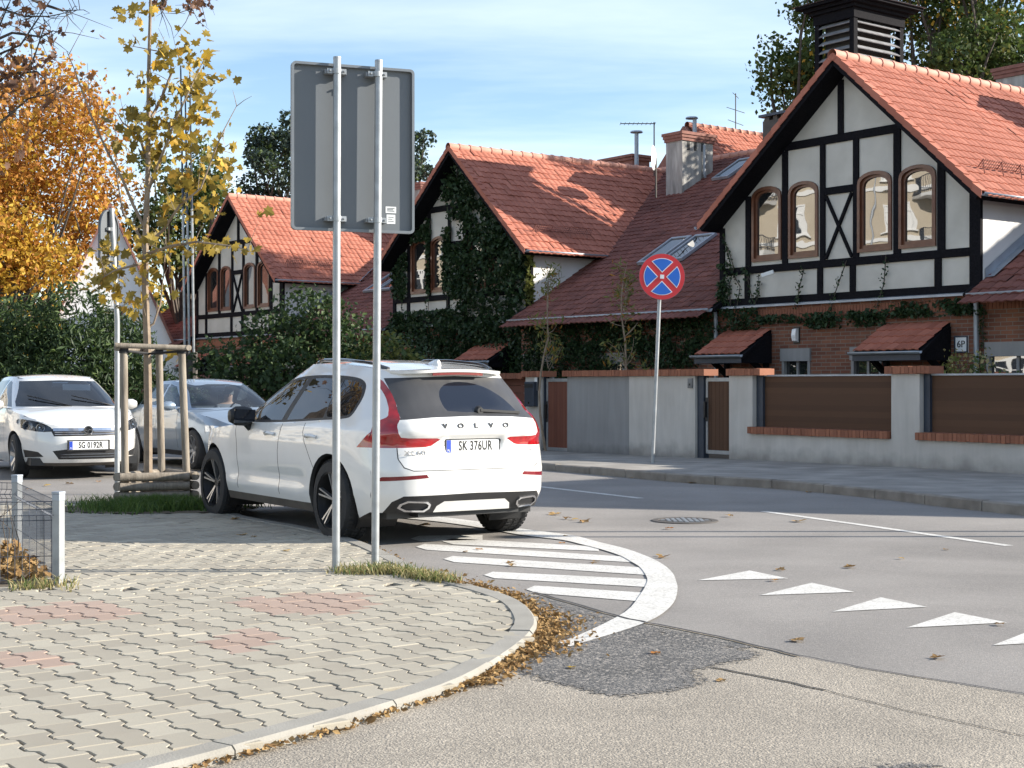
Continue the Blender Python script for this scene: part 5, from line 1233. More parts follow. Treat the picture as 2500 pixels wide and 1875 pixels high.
suv = Car(suv_root, dict(
    W=Cv([(.15, .86), (.30, .915), (.45, .942), (.60, .945), (.75, .950), (.90, .950), (1.0, .935), (1.08, .90), (1.2, .845), (1.35, .765), (1.5, .675), (1.6, .60), (1.7, .54)], .012),
    B=Cv([(.15, -.74), (.28, -.86), (.36, -.905), (.45, -.955), (.66, -.965), (.72, -.945), (.80, -.925), (.88, -.905), (.94, -.905), (.97, -.945), (1.10, -.915), (1.14, -.875), (1.18, -.81), (1.30, -.715), (1.45, -.585), (1.53, -.55), (1.7, -.50)], .008),
    F=Cv([(.15, 3.55), (.3, 3.66), (.5, 3.72), (.7, 3.72), (.85, 3.68), (.98, 3.60), (1.1, 3.5)]), Gs=Cv([(.9, 2.62), (1.05, 2.42), (1.2, 2.14), (1.35, 1.84), (1.5, 1.52), (1.6, 1.30), (1.7, 1.08)]),
    fmR=.75, fmF=2.1, fmG=.7, pR=4.6, pF=3.2, pG=6., Sf=.86, SA=.92,
    belt=Cv([(-1, 1.13), (-.6, 1.11), (-.1, 1.085), (.6, 1.055), (1.4, 1.035), (2.4, 1.02)]), roof=Cv([(-.8, 1.52), (-.55, 1.555), (0, 1.62), (.5, 1.65), (1.0, 1.655), (1.4, 1.62), (1.8, 1.53)]), crown=.115,
    hood=Cv([(2.0, 1.10), (2.4, 1.075), (2.8, 1.04), (3.2, .98), (3.5, .90), (3.7, .80)]), hcrown=.10,
    zlo=.24, zlo_r=.30, zlo_f=.25, beltr=1.12, fcowl=2.16, znose=.9, ftop=1.42, zrear=1.50, wb=2.865, ra=.425, rw=.368, track=.815, tw=.25, tread=True, h=.05,
    seams=[lambda z: .05 + .36 * max(0, min(1, (z - .50) / .45)) - .10 * sst((.62 - z) / .2) + .15, lambda z: 1.12 - .05 * (z - .9) ** 2 - .06 * sst((z - .75) / .3), lambda z: 2.14 + .05 * sst((z - .8) / .2)],
    panels=['rear_quarter', 'rear_door', 'front_door', 'front_fender'],
    side_regions=[('lamp', [(-1.3, .865), (-.46, .865), (-.54, .94), (-.60, .99), (-.66, 1.035), (-1.3, 1.04)]), ('sill', [(.40, .10), (2.46, .10), (2.46, .318), (2.30, .318), (.58, .318), (.40, .32)])],
    green_regions=[
                   ('glass_q', chaikin([(.22, 1.46), (-.06, 1.445), (-.20, 1.40), (-.265, 1.30), (-.25, 1.17), (-.19, 1.135), (.22, 1.112)], 2, .15)), ('glass_r', [(.24, 1.46), (.24, 1.11), (1.00, 1.075), (.88, 1.47), (.6, 1.475)]), ('glass_f', [(1.12, 1.072), (2.02, 1.058), (1.94, 1.115), (1.72, 1.25), (1.46, 1.385), (1.28, 1.45), (.98, 1.47)]),
                   ('trim', chaikin([(.3, 1.50), (-.08, 1.475), (-.235, 1.42), (-.305, 1.30), (-.285, 1.14), (-.21, 1.108), (.3, 1.085), (1.1, 1.048), (2.10, 1.032), (2.0, 1.115), (1.76, 1.27), (1.49, 1.415), (1.30, 1.478), (.9, 1.505)], 2))],
    rear_regions=[('lamp', chaikin(lampL, 1, .15)), ('lamp', mir(chaikin(lampL, 1, .15))), ('wiped', chaikin(wipe, 1)), ('dust', glassR),
                  ('gapline', [(-.69, .865), (-.69, .77), (-.655, .70), (-.59, .672), (.59, .672), (.655, .70), (.69, .77), (.69, .865), (.698, .865), (.698, .77), (.661, .692), (.59, .664), (-.59, .664), (-.661, .692), (-.698, .77), (-.698, .865)]),
                  ('tailgate', [(-.69, .866), (-.69, .77), (-.655, .701), (-.59, .673), (.59, .673), (.655, .701), (.69, .77), (.69, .866), (.69, .985), (.69, 1.06), (.65, 1.125), (.0, 1.15), (-.65, 1.125), (-.69, 1.06), (-.69, .985)]),
                  ('reflector', [(.46, .605), (.84, .575), (.80, .615), (.48, .635)]), ('reflector', mir([(.46, .605), (.84, .575), (.80, .615), (.48, .635)])),
                  ('skirt', [(-.40, .235), (-.36, .355), (-.30, .395), (.30, .395), (.36, .355), (.40, .235)]), ('diffuser', [(-.78, .25), (-.73, .40), (-.66, .45), (0, .462), (.66, .45), (.73, .40), (.78, .25), (.5, .1), (-.5, .1)])],
    front_regions=[('lampf', [(.45, .80), (.86, .80), (.86, .68), (.5, .70)]), ('lampf', mir([(.45, .80), (.86, .80), (.86, .68), (.5, .70)])), ('grille', [(-.4, .82), (.4, .82), (.35, .52), (-.35, .52)])],
    screen_regions=[('screen', [(-.77, 1.06), (.77, 1.06), (.60, 1.50), (-.60, 1.50)])],
    mats=dict(body=M['carwhite'], gap=M['black'], lamp=M['redlight'], glass_q=M['privacy'], glass_r=M['privacy'], glass_f=M['privacy'], trim=M['black'], sill=M['dirty'], wiped=M['cleanglass'], dust=M['dust'], gapline=M['black'],
              reflector=M['reddark'], skirt=M['carwhite'], diffuser=M['black'], lampf=M['clearlamp'], grille=M['black'], screen=M['screen']),
    pn=dict(gap='door_gap', lamp='tail_lamp', glass_q='quarter_window', glass_r=('window', 'rear_door'), glass_f=('window', 'front_door'), trim='window_surround', sill='sill', wiped=('wiped_area', 'dust'), dust='rear_window', gapline='tailgate_gap', reflector='reflector', diffuser='diffuser', skirt='bumper_skirt', lampf='headlight', grille='grille', screen='windscreen', body='body'),
    rear_names={'body': 'rear_bumper'}, rear_bump=lambda r, z: (.05 * sst((.30 - abs(r)) / .05) * sst((.955 - z) / .02) * sst((z - .785) / .03)) - (.012 * sst((.66 - abs(r)) / .03) * sst((z - .965) / .02) * sst((1.115 - z) / .03)), front_bump=lambda r, z: 0.))
suv.build()
for s in (1, -1):
    for f_ in (0., 2.865): suv.wheel(s, f_)
def on_rear(r, z, off=.0): return (r, suv.fr(r, z) + suv.rear_bump(r, z) - off, z)
number_plate(suv_root, 'SK 376UR', (0.0, suv.fr(0, .87) + .03, .87), (0, 0, 0))
for i, ch in enumerate('VOLVO'): mtext(ch, 'badge_letter', M['rimdark'], suv_root, on_rear(-.30 + .15 * i, 1.05, .004), (R(84), 0, 0), .062, .003, 1.2, 1., .0015)
mtext('XC60', 'model_badge', M['chrome'], suv_root, (-.565, suv.fr(.565, .82) - .006, .82), (R(90), 0, R(-10)), .062, .002, 1.3)
mtext('B4', 'engine_badge', M['chrome'], suv_root, (.60, suv.fr(.60, .82) - .004, .82), (R(90), 0, R(11)), .035, .002, 1.3)
# spoiler lip with the high brake lamp, wiper, exhausts, rails, fin, mirrors, handles
b = MB(); vs = []; nn = 22
for i in range(nn + 1):
    r = -.60 + 1.2 * i / nn; z = suv.fix(suv.zroof, suv.fr, r, 1.52); f0 = suv.fr(r, z); e = (1 - (abs(r) / .62) ** 6)
    vs += [(r, f0 + .16, z + .012), (r, f0 - .10 * e, z - .004), (r, f0 - .095 * e, z - .030), (r, f0 + .02, z - .05)]
b.add(vs, [(4 * i + k, 4 * i + (k + 1) % 4, 4 * i + 4 + (k + 1) % 4, 4 * i + 4 + k) for i in range(nn) for k in range(4)] + [(0, 1, 2, 3), (4 * nn + 3, 4 * nn + 2, 4 * nn + 1, 4 * nn)])
sp_ = b.build('roof_spoiler', M['carwhite'], suv_root, smooth=True, auto=40)
b = MB(); z = suv.fix(suv.zroof, suv.fr, 0, 1.52); b.add([(r, suv.fr(r, z) - .099 + .13 * r * r, zz - .13 * r * r) for zz in (z - .034, z - .055) for r in np.linspace(-.25, .25, 9)], [(i, i + 1, 10 + i, 9 + i) for i in range(8)]); o = b.build('brake_lamp', M['reddark'], sp_); q = o.modifiers.new('s', 'SOLIDIFY'); q.thickness = .02
w_ = link('rear_wiper', None, suv_root)
b = MB(); b.lathe([(0, .001), (0, .03), (.035, .045)], 12, 'y', (.10, suv.fr(.1, 1.18) - .035, 1.18)); b.build('pivot', M['black'], w_)
p0, p1 = Vector(on_rear(.10, 1.185, .03)), Vector(on_rear(.50, 1.16, .02)); b = MB(); b.beam(p0, p1, .022, .03, (0, 1, 0)); b.build('arm', M['black'], w_)
b = MB(); b.beam(p0.lerp(p1, .1) + Vector((0, .012, -.022)), p1 + Vector((.02, .012, -.018)), .012, .018, (0, 1, 0)); b.build('blade', M['rubber'], w_)
for s in (1, -1):
    ex = link('exhaust_trim', None, suv_root, (0, 0, 0))
    o_ = [(.43, .335), (.47, .305), (.63, .311), (.69, .345), (.68, .38), (.63, .408), (.46, .398), (.425, .37)]; c_ = np.mean(o_, 0)
    i_ = [tuple(c_ + (np.array(p) - c_) * np.array([.85, .70])) for p in o_]
    pr_ = lambda p, k: (s * p[0], suv.fr(p[0], max(p[1], .27)) - k, p[1])
    vs = [pr_(p, .018) for p in o_] + [pr_(p, .018) for p in i_] + [pr_(p, -.06) for p in o_] + [pr_(p, -.05) for p in i_]; fs = []
    for i in range(8):
        j = (i + 1) % 8; fs += [(i, j, 8 + j, 8 + i), (i, 16 + i, 16 + j, j), (8 + i, 8 + j, 24 + j, 24 + i)]
    b = MB(); b.add(vs, fs); b.build('chrome_ring', M['chrome'], ex)
    b = MB(); b.add([pr_(p, -.015) for p in i_], [tuple(range(8))]); b.build('dark_inside', M['crack'], ex)
    rl = [(f, z) for f, z in suv.roof_side if -.38 < f < 1.30]; pts = []
    for k, (f, z) in enumerate(rl):
        t = k / (len(rl) - 1); y = suv.y(f, z, True) - .055; pts.append((s * y, f, suv.zroof(y, f) + .024 * min(1, 8 * t, 8 * (1 - t)) + .004))
    b = MB(); b.tube(pts, .016, 8); b.build('roof_rail', M['blackgloss'], suv_root, smooth=True)
    mr = link('door_mirror', None, suv_root)
    b = MB(); b.lathe([(-.13, .001), (-.12, .06), (-.06, .095), (.02, .10), (.09, .08), (.10, .001)], 16, 'x', (0, 0, 0)); o = b.build('housing', M['black'], mr, (s * 1.03, 1.80, 1.10), smooth=True); o.scale = (1.05, .75, 1.0)
    b = MB(); b.beam((s * .90, 1.84, .96), (s * 1.0, 1.81, 1.06), .05, .07); b.build('stalk', M['black'], mr)
    b = MB(); b.prism([(-.11, -.07), (.10, -.06), (.11, .06), (-.10, .07)], -.004, .004); b.build('mirror_glass', M['cleanglass'], mr, (s * 1.03, 1.722, 1.10))
    for f_, dn in ((1.30, 'front_door'), (.36, 'rear_door')):
        y = suv.y(f_, .93); b = MB()
        pp_ = [(f_ - .11, .93), (f_ - .05, .945), (f_ + .05, .945), (f_ + .11, .93)]
        b.tube([(s * (suv.y(a, z) + (.006 if k in (0, 3) else .035)), a, z) for k, (a, z) in enumerate(pp_)], .015, 8); b.build('door_handle', M['carwhite'], suv.p.get((dn, s)), smooth=True)
b = MB(); nn = 10
for i in range(nn + 1):
    t = i / nn; f = -.30 + .20 * t; hgt = .062 * (1 - t) ** .7 if t > .15 else .062 * (t / .15) ** .5; wd = .05 * (1 - .6 * t) * (1 if t > .1 else .6)
    zb_ = suv.zroof(0, f); b.add([(-wd, f, zb_ - .01), (-wd * .5, f, zb_ + hgt * .8), (0, f, zb_ + hgt + .004), (wd * .5, f, zb_ + hgt * .8), (wd, f, zb_ - .01)], [])
b.f = [(5 * i + k, 5 * i + k + 1, 5 * i + 6 + k, 5 * i + 5 + k) for i in range(nn) for k in range(4)] + [(0, 1, 2, 3, 4)]
b.build('roof_fin', M['carwhite'], suv_root, smooth=True)
# dark sheet added inside, standing in for cabin shade behind the panes
b = MB(); b.box(-.62, .62, -.35, 1.3, 1.0, 1.05); b.build('dark_cabin_sheet', M['seat'], suv_root)
# gold leaves lying on the roof
for k, (dx, fy) in enumerate(((-.38, .35), (-.33, .30), (-.29, .38))):
    o = link('fallen_leaf', lm[k % 6], None); p = suv_root.matrix_basis @ Vector((dx, fy, suv.zroof(dx, fy) + .005)); o.location = p; o.scale = (.09,) * 3; o.rotation_euler = (0, 0, k * 2.)
    tag(o, 'single yellow leaf lying on the roof of the white SUV', 'fallen leaf', 'leaves on the car roof')
# ------------------------------------------------------------------ white hatchback, seen from the front
hb = thing('parked_hatchback', 'white hatchback facing the camera, its number plate reading SG 0192R', 'car', (-8.34, 26.08, .03), R(180 + 28), scale=(1.12, 1.12, 1.12))
headl = chaikin([(.44, .665), (.60, .655), (.80, .70), (.86, .79), (.80, .835), (.62, .80), (.48, .735)], 1)
hat = Car(hb, dict(
    W=Cv([(.15, .80), (.30, .845), (.45, .868), (.60, .875), (.80, .872), (.92, .85), (1.0, .815), (1.15, .755), (1.3, .675), (1.42, .59), (1.5, .53)], .012),
    B=Cv([(.15, -.55), (.3, -.68), (.5, -.72), (.8, -.70), (1.0, -.62), (1.2, -.50), (1.4, -.32), (1.5, -.2)]),
    F=Cv([(.15, 3.33), (.22, 3.44), (.30, 3.50), (.42, 3.515), (.55, 3.51), (.66, 3.485), (.74, 3.45), (.80, 3.38), (.9, 3.22), (1.0, 3.0)], .01), Gs=Cv([(.8, 2.72), (.95, 2.52), (1.1, 2.18), (1.25, 1.82), (1.4, 1.42), (1.5, 1.15)]),
    fmR=.7, fmF=1.9, fmG=.4, pR=4.5, pF=2.9, pG=4.2, Sf=.90, SA=.90,
    belt=Cv([(-1, 1.03), (0, 1.0), (1, .975), (2.4, .955)]), roof=Cv([(-.8, 1.30), (-.3, 1.38), (.2, 1.44), (.7, 1.465), (1.1, 1.455), (1.5, 1.39)]), crown=.11,
    hood=Cv([(2.0, 1.02), (2.4, 1.0), (2.8, .94), (3.1, .86), (3.35, .775), (3.6, .66)]), hcrown=.09,
    zlo=.20, zlo_r=.28, zlo_f=.19, beltr=1.02, fcowl=2.12, znose=.78, ftop=1.28, zrear=1.33, wb=2.614, ra=.352, rw=.312, track=.755, tw=.2, tread=False, h=.05,
    seams=[lambda z: .28, lambda z: 1.05, lambda z: 2.0], panels=['rear_quarter', 'rear_door', 'front_door', 'front_fender'],
    side_regions=[('headlight', [(3.02, .715), (3.6, .64), (3.6, .84), (3.2, .845), (2.95, .845)])],
    green_regions=[('glass', [(-.05, 1.36), (-.15, 1.06), (1.0, 1.0), (.98, 1.37)]), ('glass', [(1.05, 1.0), (1.95, .985), (1.6, 1.16), (1.2, 1.34), (1.04, 1.365)])],
    rear_regions=[('glass', chaikin([(-.62, 1.06), (.62, 1.06), (.52, 1.33), (-.52, 1.33)], 1))], front_regions=[('headlight', headl), ('headlight', mir(headl)),
        ('grille', [(-.44, .60), (.44, .60), (.47, .665), (.46, .70), (-.46, .70), (-.47, .665)]), ('intake', [(-.38, .285), (.38, .285), (.46, .40), (.30, .42), (-.30, .42), (-.46, .40)]),
        ('foglamp', [(.56, .32), (.78, .30), (.83, .395), (.79, .415), (.62, .385)]), ('foglamp', mir([(.56, .32), (.78, .30), (.83, .395), (.79, .415), (.62, .385)])), ('lip', [(-.8, .10), (.8, .10), (.8, .235), (-.8, .235)])],
    screen_regions=[('screen', [(-.715, .99), (.715, .99), (.70, 1.06), (.60, 1.25), (.55, 1.355), (0, 1.37), (-.55, 1.355), (-.60, 1.25), (-.70, 1.06)])],
    mats=dict(body=M['carwhite'], gap=M['black'], glass=M['privacy'], headlight=M['lens'], grille=M['black'], intake=M['black'], foglamp=M['black'], lip=M['dirty'], screen=M['screen']),
    pn=dict(gap='door_gap', glass='side_window', grille='grille', intake='lower_intake', foglamp='fog_recess', lip='lower_lip', screen='windscreen', hood='hood'),
    rear_names={'body': 'tailgate'}, rear_bump=lambda r, z: 0., front_bump=lambda r, z: 0.))
hat.scallop = lambda f, z: 0.
hat.build()
for s in (1, -1):
    for f_ in (0., 2.614): hat.wheel(s, f_, 7, M['rim'], False)
    hl_ = link('headlight_unit', None, hb)
    for cx, cz, rr in ((.72, .735, .062), (.585, .71, .055), (.79, .79, .035)):
        yb = hat.ff(cx, cz) - .10; b = MB(); b.lathe([(.0, .001), (.005, rr * .5), (.03, rr * .9), (.055, rr), (.06, rr * 1.1)], 16, 'y', (s * cx, yb, cz)); b.build('reflector_bowl', M['clearlamp'], hl_, smooth=True)
        b = MB(); b.lathe([(.02, .001), (.045, rr * .35), (.05, rr * .001)], 10, 'y', (s * cx, yb, cz)); b.build('bulb', M['chrome'], hl_)
    b = MB(); b.add([(s * x, hat.ff(x, z) - .11, z) for x, z in headl] , [tuple(range(len(headl)))]); b.add([(s * x, hat.ff(x, z) - k, z) for k in (.004, .11) for x, z in headl], [(i, (i + 1) % 14, 14 + (i + 1) % 14, 14 + i) for i in range(14)]); b.build('lamp_housing', M['lampdark'], hl_)
    mr = link('door_mirror', None, hb); b = MB(); b.lathe([(-.11, .001), (-.10, .05), (-.04, .08), (.04, .08), (.09, .05), (.10, .001)], 14, 'x'); b.build('housing', M['carwhite'], mr, (s * .96, 1.85, 1.01), smooth=True)
for z in (.625, .655):
    strip_on([(r, hat.ff(r, z) + .004, z) for r in np.linspace(-.43, .43, 13)], 0, 'grille_bar', M['chrome'], hb, .006)
b = MB(); b.add([(r, hat.ff(r, z) + .012, z) for z in (.672, .712) for r in np.linspace(-.45, .45, 15)], [(i, i + 1, 16 + i, 15 + i) for i in range(14)]); o = b.build('grille_chrome', M['chrome'], hb); o.modifiers.new('s', 'SOLIDIFY').thickness = .012
em = link('badge', None, hb, (0, hat.ff(0, .68) + .03, .68)); b = MB(); b.ring([(.062 * math.cos(t), .062 * math.sin(t)) for t in np.linspace(0, 6.28, 25)[:-1]], [(.048 * math.cos(t), .048 * math.sin(t)) for t in np.linspace(0, 6.28, 25)[:-1]], -.012, .012); b.build('badge_ring', M['chrome'], em)
b = MB(); b.prism([(-.085, -.006), (-.005, .004), (.002, -.016), (.085, .006), (.005, -.004), (-.002, .016)], -.006, .014); b.build('badge_bolt', M['chrome'], em)
b = MB(); b.prism([(.05 * math.cos(t), .05 * math.sin(t)) for t in np.linspace(0, 6.28, 17)[:-1]], -.03, -.008); b.build('badge_back', M['black'], em)
number_plate(hb, 'SG 0192R', (0, hat.ff(0, .46) + .012, .475), (0, 0, R(180)))
for z in (.315, .35): strip_on([(r, hat.ff(r, z) + .004, z) for r in np.linspace(-.36, .36, 9)], 0, 'intake_bar', M['lampdark'], hb, .008)
def cabin(root, f0, zf, w, seats=True, mirror=None, dash_f=2.1, dz=.9):
    b = MB(); b.box(-w, w, dash_f - .35, dash_f + .25, zf, dz); b.build('dashboard', M['dash'], root)
    b = MB(); b.box(-w - .04, w + .04, f0 - .6, f0 + 1.5, zf - .32, zf - .28); b.build('floor', M['dash'], root)
    for s in (-1, 1):
        st_ = link('front_seat', None, root)
        b = MB(); b.box(s * .38 - .24, s * .38 + .24, f0, f0 + .14, zf - .2, zf + .38); b.build('backrest', M['seat'], st_, bevel=.05)
        b = MB(); b.box(s * .38 - .13, s * .38 + .13, f0 + .0, f0 + .1, zf + .40, zf + .60); b.build('headrest', M['seat'], st_, bevel=.04)
    b = MB(); b.box(-w, w, f0 - .85, f0 - .7, zf - .2, zf + .38); b.build('rear_seat', M['seat'], root, bevel=.04)
    if mirror:
        b = MB(); b.box(-.12, .12, mirror[0], mirror[0] + .03, mirror[1], mirror[1] + .07); b.build('rear_view_mirror', M['clearlamp'], root, bevel=.01)
cabin(hb, .95, .62, .66, mirror=(1.55, 1.27), dash_f=2.02, dz=.93)
b = MB(); b.add([(-.42, 1.62, 1.30), (-.02, 1.62, 1.31), (-.02, 1.66, 1.22), (-.42, 1.66, 1.21)], [(0, 1, 2, 3)]); o = b.build('sun_visor', M['white'], hb); o.modifiers.new('s', 'SOLIDIFY').thickness = .012
for a_, c_ in ((-.62, -.05), (.0, .55)): strip_on([(x, hat.fs(x, .995 + .02 * k) + .012, .995 + .025 * k) for k, x in enumerate(np.linspace(a_, c_, 7))], 0, 'wiper', M['black'], hb, .009)
# ------------------------------------------------------------------ silver saloon with a driver
sd_h = R(180 + 33); hx, hy = -math.sin(sd_h), math.cos(sd_h)
sl_ = thing('silver_saloon', 'silver blue saloon with a driver inside, waiting behind the staked tree', 'car', (-6.25, 27.96, .05), sd_h, scale=(1.08, 1.08, 1.08))
sal = Car(sl_, dict(
    W=Cv([(.15, .80), (.30, .85), (.45, .875), (.60, .885), (.80, .875), (.92, .85), (1.0, .80), (1.15, .735), (1.3, .645), (1.42, .56), (1.5, .5)], .012),
    B=Cv([(.15, -.85), (.3, -.98), (.5, -1.03), (.8, -1.0), (.92, -.95), (.97, -.4), (1.1, -.25), (1.3, .05), (1.4, .25), (1.5, .4)], .006),
    F=Cv([(.15, 3.50), (.25, 3.62), (.4, 3.66), (.6, 3.64), (.74, 3.55), (.85, 3.40), (1.0, 3.1)]), Gs=Cv([(.8, 2.85), (.95, 2.60), (1.1, 2.28), (1.25, 1.90), (1.38, 1.52), (1.5, 1.2)]),
    fmR=.9, fmF=1.9, fmG=.6, pR=4.5, pF=3., pG=4.5, Sf=.88, SA=.90,
    belt=Cv([(-1.1, .98), (0, .965), (1, .95), (2.6, .935)]), roof=Cv([(-.6, 1.1), (-.1, 1.25), (.3, 1.375), (.7, 1.43), (1.1, 1.435), (1.5, 1.38), (1.8, 1.3)]), crown=.11,
    hood=Cv([(2.0, .99), (2.4, .975), (2.8, .93), (3.2, .84), (3.5, .72), (3.7, .62)]), hcrown=.08,
    zlo=.20, zlo_r=.28, zlo_f=.22, beltr=.965, fcowl=2.22, znose=.76, ftop=1.40, zrear=1.25, wb=2.70, ra=.35, rw=.315, track=.76, tw=.2, tread=False, h=.06,
    seams=[lambda z: .32, lambda z: 1.12, lambda z: 2.1], panels=['rear_quarter', 'rear_door', 'front_door', 'front_fender'],
    side_regions=[('sill', [(.5, .10), (2.3, .10), (2.3, .28), (.5, .28)])],
    green_regions=[('glass', [(.06, 1.02), (.30, 1.24), (.42, 1.32), (1.06, 1.345), (1.10, .99), (.1, .995)]), ('glass', [(1.16, .99), (2.08, .975), (1.75, 1.14), (1.4, 1.30), (1.12, 1.345)])],
    rear_regions=[('glass', chaikin([(-.62, 1.0), (.62, 1.0), (.48, 1.30), (-.48, 1.30)], 1))], front_regions=[('lampf', [(.42, .62), (.82, .60), (.82, .70), (.45, .69)]), ('lampf', mir([(.42, .62), (.82, .60), (.82, .70), (.45, .69)])), ('grille', [(-.35, .58), (.35, .58), (.37, .69), (-.37, .69)]), ('intake', [(-.6, .25), (.6, .25), (.6, .38), (-.6, .38)])],
    screen_regions=[('screen', [(-.70, .965), (.70, .965), (.66, 1.06), (.57, 1.22), (.52, 1.34), (-.52, 1.34), (-.57, 1.22), (-.66, 1.06)])],
    mats=dict(body=M['carsilver'], gap=M['black'], glass=M['screen'], lampf=M['clearlamp'], grille=M['black'], intake=M['black'], screen=M['screen'], sill=M['black']),
    pn=dict(gap='door_gap', glass='side_window', lampf='headlight', grille='grille', intake='lower_intake', screen='windscreen', hood='hood', sill='sill'),
    rear_names={'body': 'boot'}, rear_bump=lambda r, z: 0., front_bump=lambda r, z: 0.))
sal.scallop = lambda f, z: .008 * math.exp(-((z - .62) / .03) ** 2)
sal.build()
for s in (1, -1):
    for f_ in (0., 2.70): sal.wheel(s, f_, 8, M['rim'], False)
    mr = link('door_mirror', None, sl_); b = MB(); b.lathe([(-.11, .001), (-.10, .05), (-.04, .075), (.04, .075), (.09, .05), (.10, .001)], 14, 'x'); b.build('housing', M['carsilver'], mr, (s * .96, 1.95, .99), smooth=True)
b = MB(); b.add([(r, sal.fr(r, z) - .0, z) for z in (.962, .97) for r in (-.7, .7)], []);
b = MB(); b.add([(-.78, -.92, .955), (.78, -.92, .955), (.74, -.2, .99), (-.74, -.2, .99)], [(0, 1, 2, 3)]); b.build('boot_lid', M['carsilver'], sl_)
cabin(sl_, 1.0, .58, .66, mirror=(1.62, 1.23), dash_f=2.12, dz=.90)
# the driver: one continuous body grown from a posed skeleton
dr = thing('person', 'driver seated behind the windscreen of the silver saloon, dark top', 'person', (0, 0, 0), 0)
dr.parent = None; dr.matrix_world = sl_.matrix_basis.copy()
me = bpy.data.meshes.new('body'); c0 = -.38
J = [(c0, 1.22, .55), (c0, 1.16, .75), (c0, 1.13, .93), (c0, 1.14, 1.03), (c0, 1.16, 1.12), (c0, 1.165, 1.21), (c0 - .19, 1.15, .94), (c0 - .25, 1.32, .76), (c0 - .13, 1.56, .88), (c0 - .10, 1.63, .92), (c0 + .19, 1.15, .94), (c0 + .25, 1.32, .76), (c0 + .13, 1.56, .88), (c0 + .10, 1.63, .92),
     (c0 - .10, 1.55, .55), (c0 - .12, 1.85, .50), (c0 + .10, 1.55, .55), (c0 + .12, 1.85, .50)]
Ed = [(0, 1), (1, 2), (2, 3), (3, 4), (4, 5), (2, 6), (6, 7), (7, 8), (8, 9), (2, 10), (10, 11), (11, 12), (12, 13), (0, 14), (14, 15), (0, 16), (16, 17)]
Rd = [.15, .155, .14, .055, .085, .075, .07, .05, .038, .035, .07, .05, .038, .035, .08, .06, .08, .06]
me.from_pydata(J, Ed, []); bo = link('body', me, dr); sk = bo.modifiers.new('skin', 'SKIN')
for i, rr in enumerate(Rd): me.skin_vertices[0].data[i].radius = (rr, rr * (.85 if i in (1, 2) else 1))
me.skin_vertices[0].data[0].use_root = True
sb = bo.modifiers.new('sub', 'SUBSURF'); sb.levels = sb.render_levels = 2
me.materials.append(M['skin'])
bm_ = bo.evaluated_get(bpy.context.evaluated_depsgraph_get()); full = bpy.data.meshes.new_from_object(bm_); bo.modifiers.clear()
full.materials.clear(); full.materials.append(M['skin']); full.materials.append(M['shirt'])
for p in full.polygons:
    p.use_smooth = True
    cx_ = p.center; p.material_index = 1 if (cx_.z < 1.0 and not (cx_.y > 1.5 and cx_.z > .8)) else 0
full.name = 'body'; bo.data = full
b = MB(); b.lathe([(-.02, .094), (.04, .095), (.09, .075), (.115, .001)], 16, 'z', (c0, 1.152, 1.185)); b.build('hair', M['hair'], dr, smooth=True)
b = MB(); b.lathe([(-.01, .001), (.012, .016), (-.01, .016)], 8, 'y', (c0, 1.25, 1.15)); b.build('nose', M['skin'], dr)
sw_ = MB(); sw_.tube([(c0 + .18 * math.cos(t), 1.66 + .06 * math.sin(t), .90 + .16 * math.sin(t)) for t in np.linspace(0, 6.28, 21)], .015, 6, False); sw_.build('steering_wheel', M['black'], sl_)
# ================================================================== SIGNS AND STREET FURNITURE
# big sign board seen from behind, on two posts
bd = np.array([math.cos(R(20)), math.sin(R(20))]); bn = np.array([bd[1], -bd[0]])      # along the board, towards the viewer
q1 = np.array(G(820, 1395, PAVE_Z)[:2])
sg = thing('sign_board', 'large grey sign board seen from behind, standing on two galvanised posts', 'road sign', (q1[0], q1[1], PAVE_Z), R(20))
W0, W1, Z0, Z1 = -.335, .648, 2.64, 3.94
def rrect(x0, x1, z0, z1, r, n=5):
    o = []
    for cx_, cz, a in ((x1 - r, z1 - r, 0), (x0 + r, z1 - r, 90), (x0 + r, z0 + r, 180), (x1 - r, z0 + r, 270)):
        o += [(cx_ + r * math.cos(R(a + 90 * i / n)), cz + r * math.sin(R(a + 90 * i / n))) for i in range(n + 1)]
    return o
b = MB(); b.prism(rrect(W0 + .012, W1 - .012, Z0 + .012, Z1 - .012, .03), .085, .089); b.build('panel', M['alu'], sg)
b = MB(); b.ring(rrect(W0, W1, Z0, Z1, .035), rrect(W0 + .02, W1 - .02, Z0 + .02, Z1 - .02, .02), .052, .095); b.build('edge_frame', M['alu_edge'], sg)
b = MB(); b.prism(rrect(W0 + .01, W1 - .01, Z0 + .01, Z1 - .01, .03), .0955, .0975); b.build('sign_face', M['signblue'], sg)
for k in range(2):
    px_ = .0 if k == 0 else .312
    b = MB(); b.tube([(px_, 0, -.05), (px_ + (.01 if k == 0 else .03), 0, Z1 + .03)], .0305, 16); b.build('post', M['galv'], sg, smooth=True, auto=50)
    b = MB(); b.lathe([(0, .032), (.012, .03), (.014, .001)], 16, 'z', (px_ + (.01 if k == 0 else .03), 0, Z1 + .03)); b.build('post_cap', M['galv'], sg)
    for zc in (Z0 + .09, Z1 - .07):
        xx = px_ + (.007 if k == 0 else .02); b = MB(); b.lathe([(-.02, .032), (-.02, .036), (.02, .036), (.02, .032)], 16, 'z', (xx, 0, zc)); b.box(xx - .075, xx - .03, -.006, .006, zc - .02, zc + .02); b.box(xx + .03, xx + .075, -.006, .006, zc - .02, zc + .02); b.box(xx - .085, xx + .085, .03, .083, zc - .015, zc + .015)
        b.tube([(xx + .055, -.03, zc), (xx + .055, .05, zc)], .008, 6); b.tube([(xx - .055, -.03, zc), (xx - .055, .05, zc)], .008, 6); b.build('clamp', M['galv'], sg)
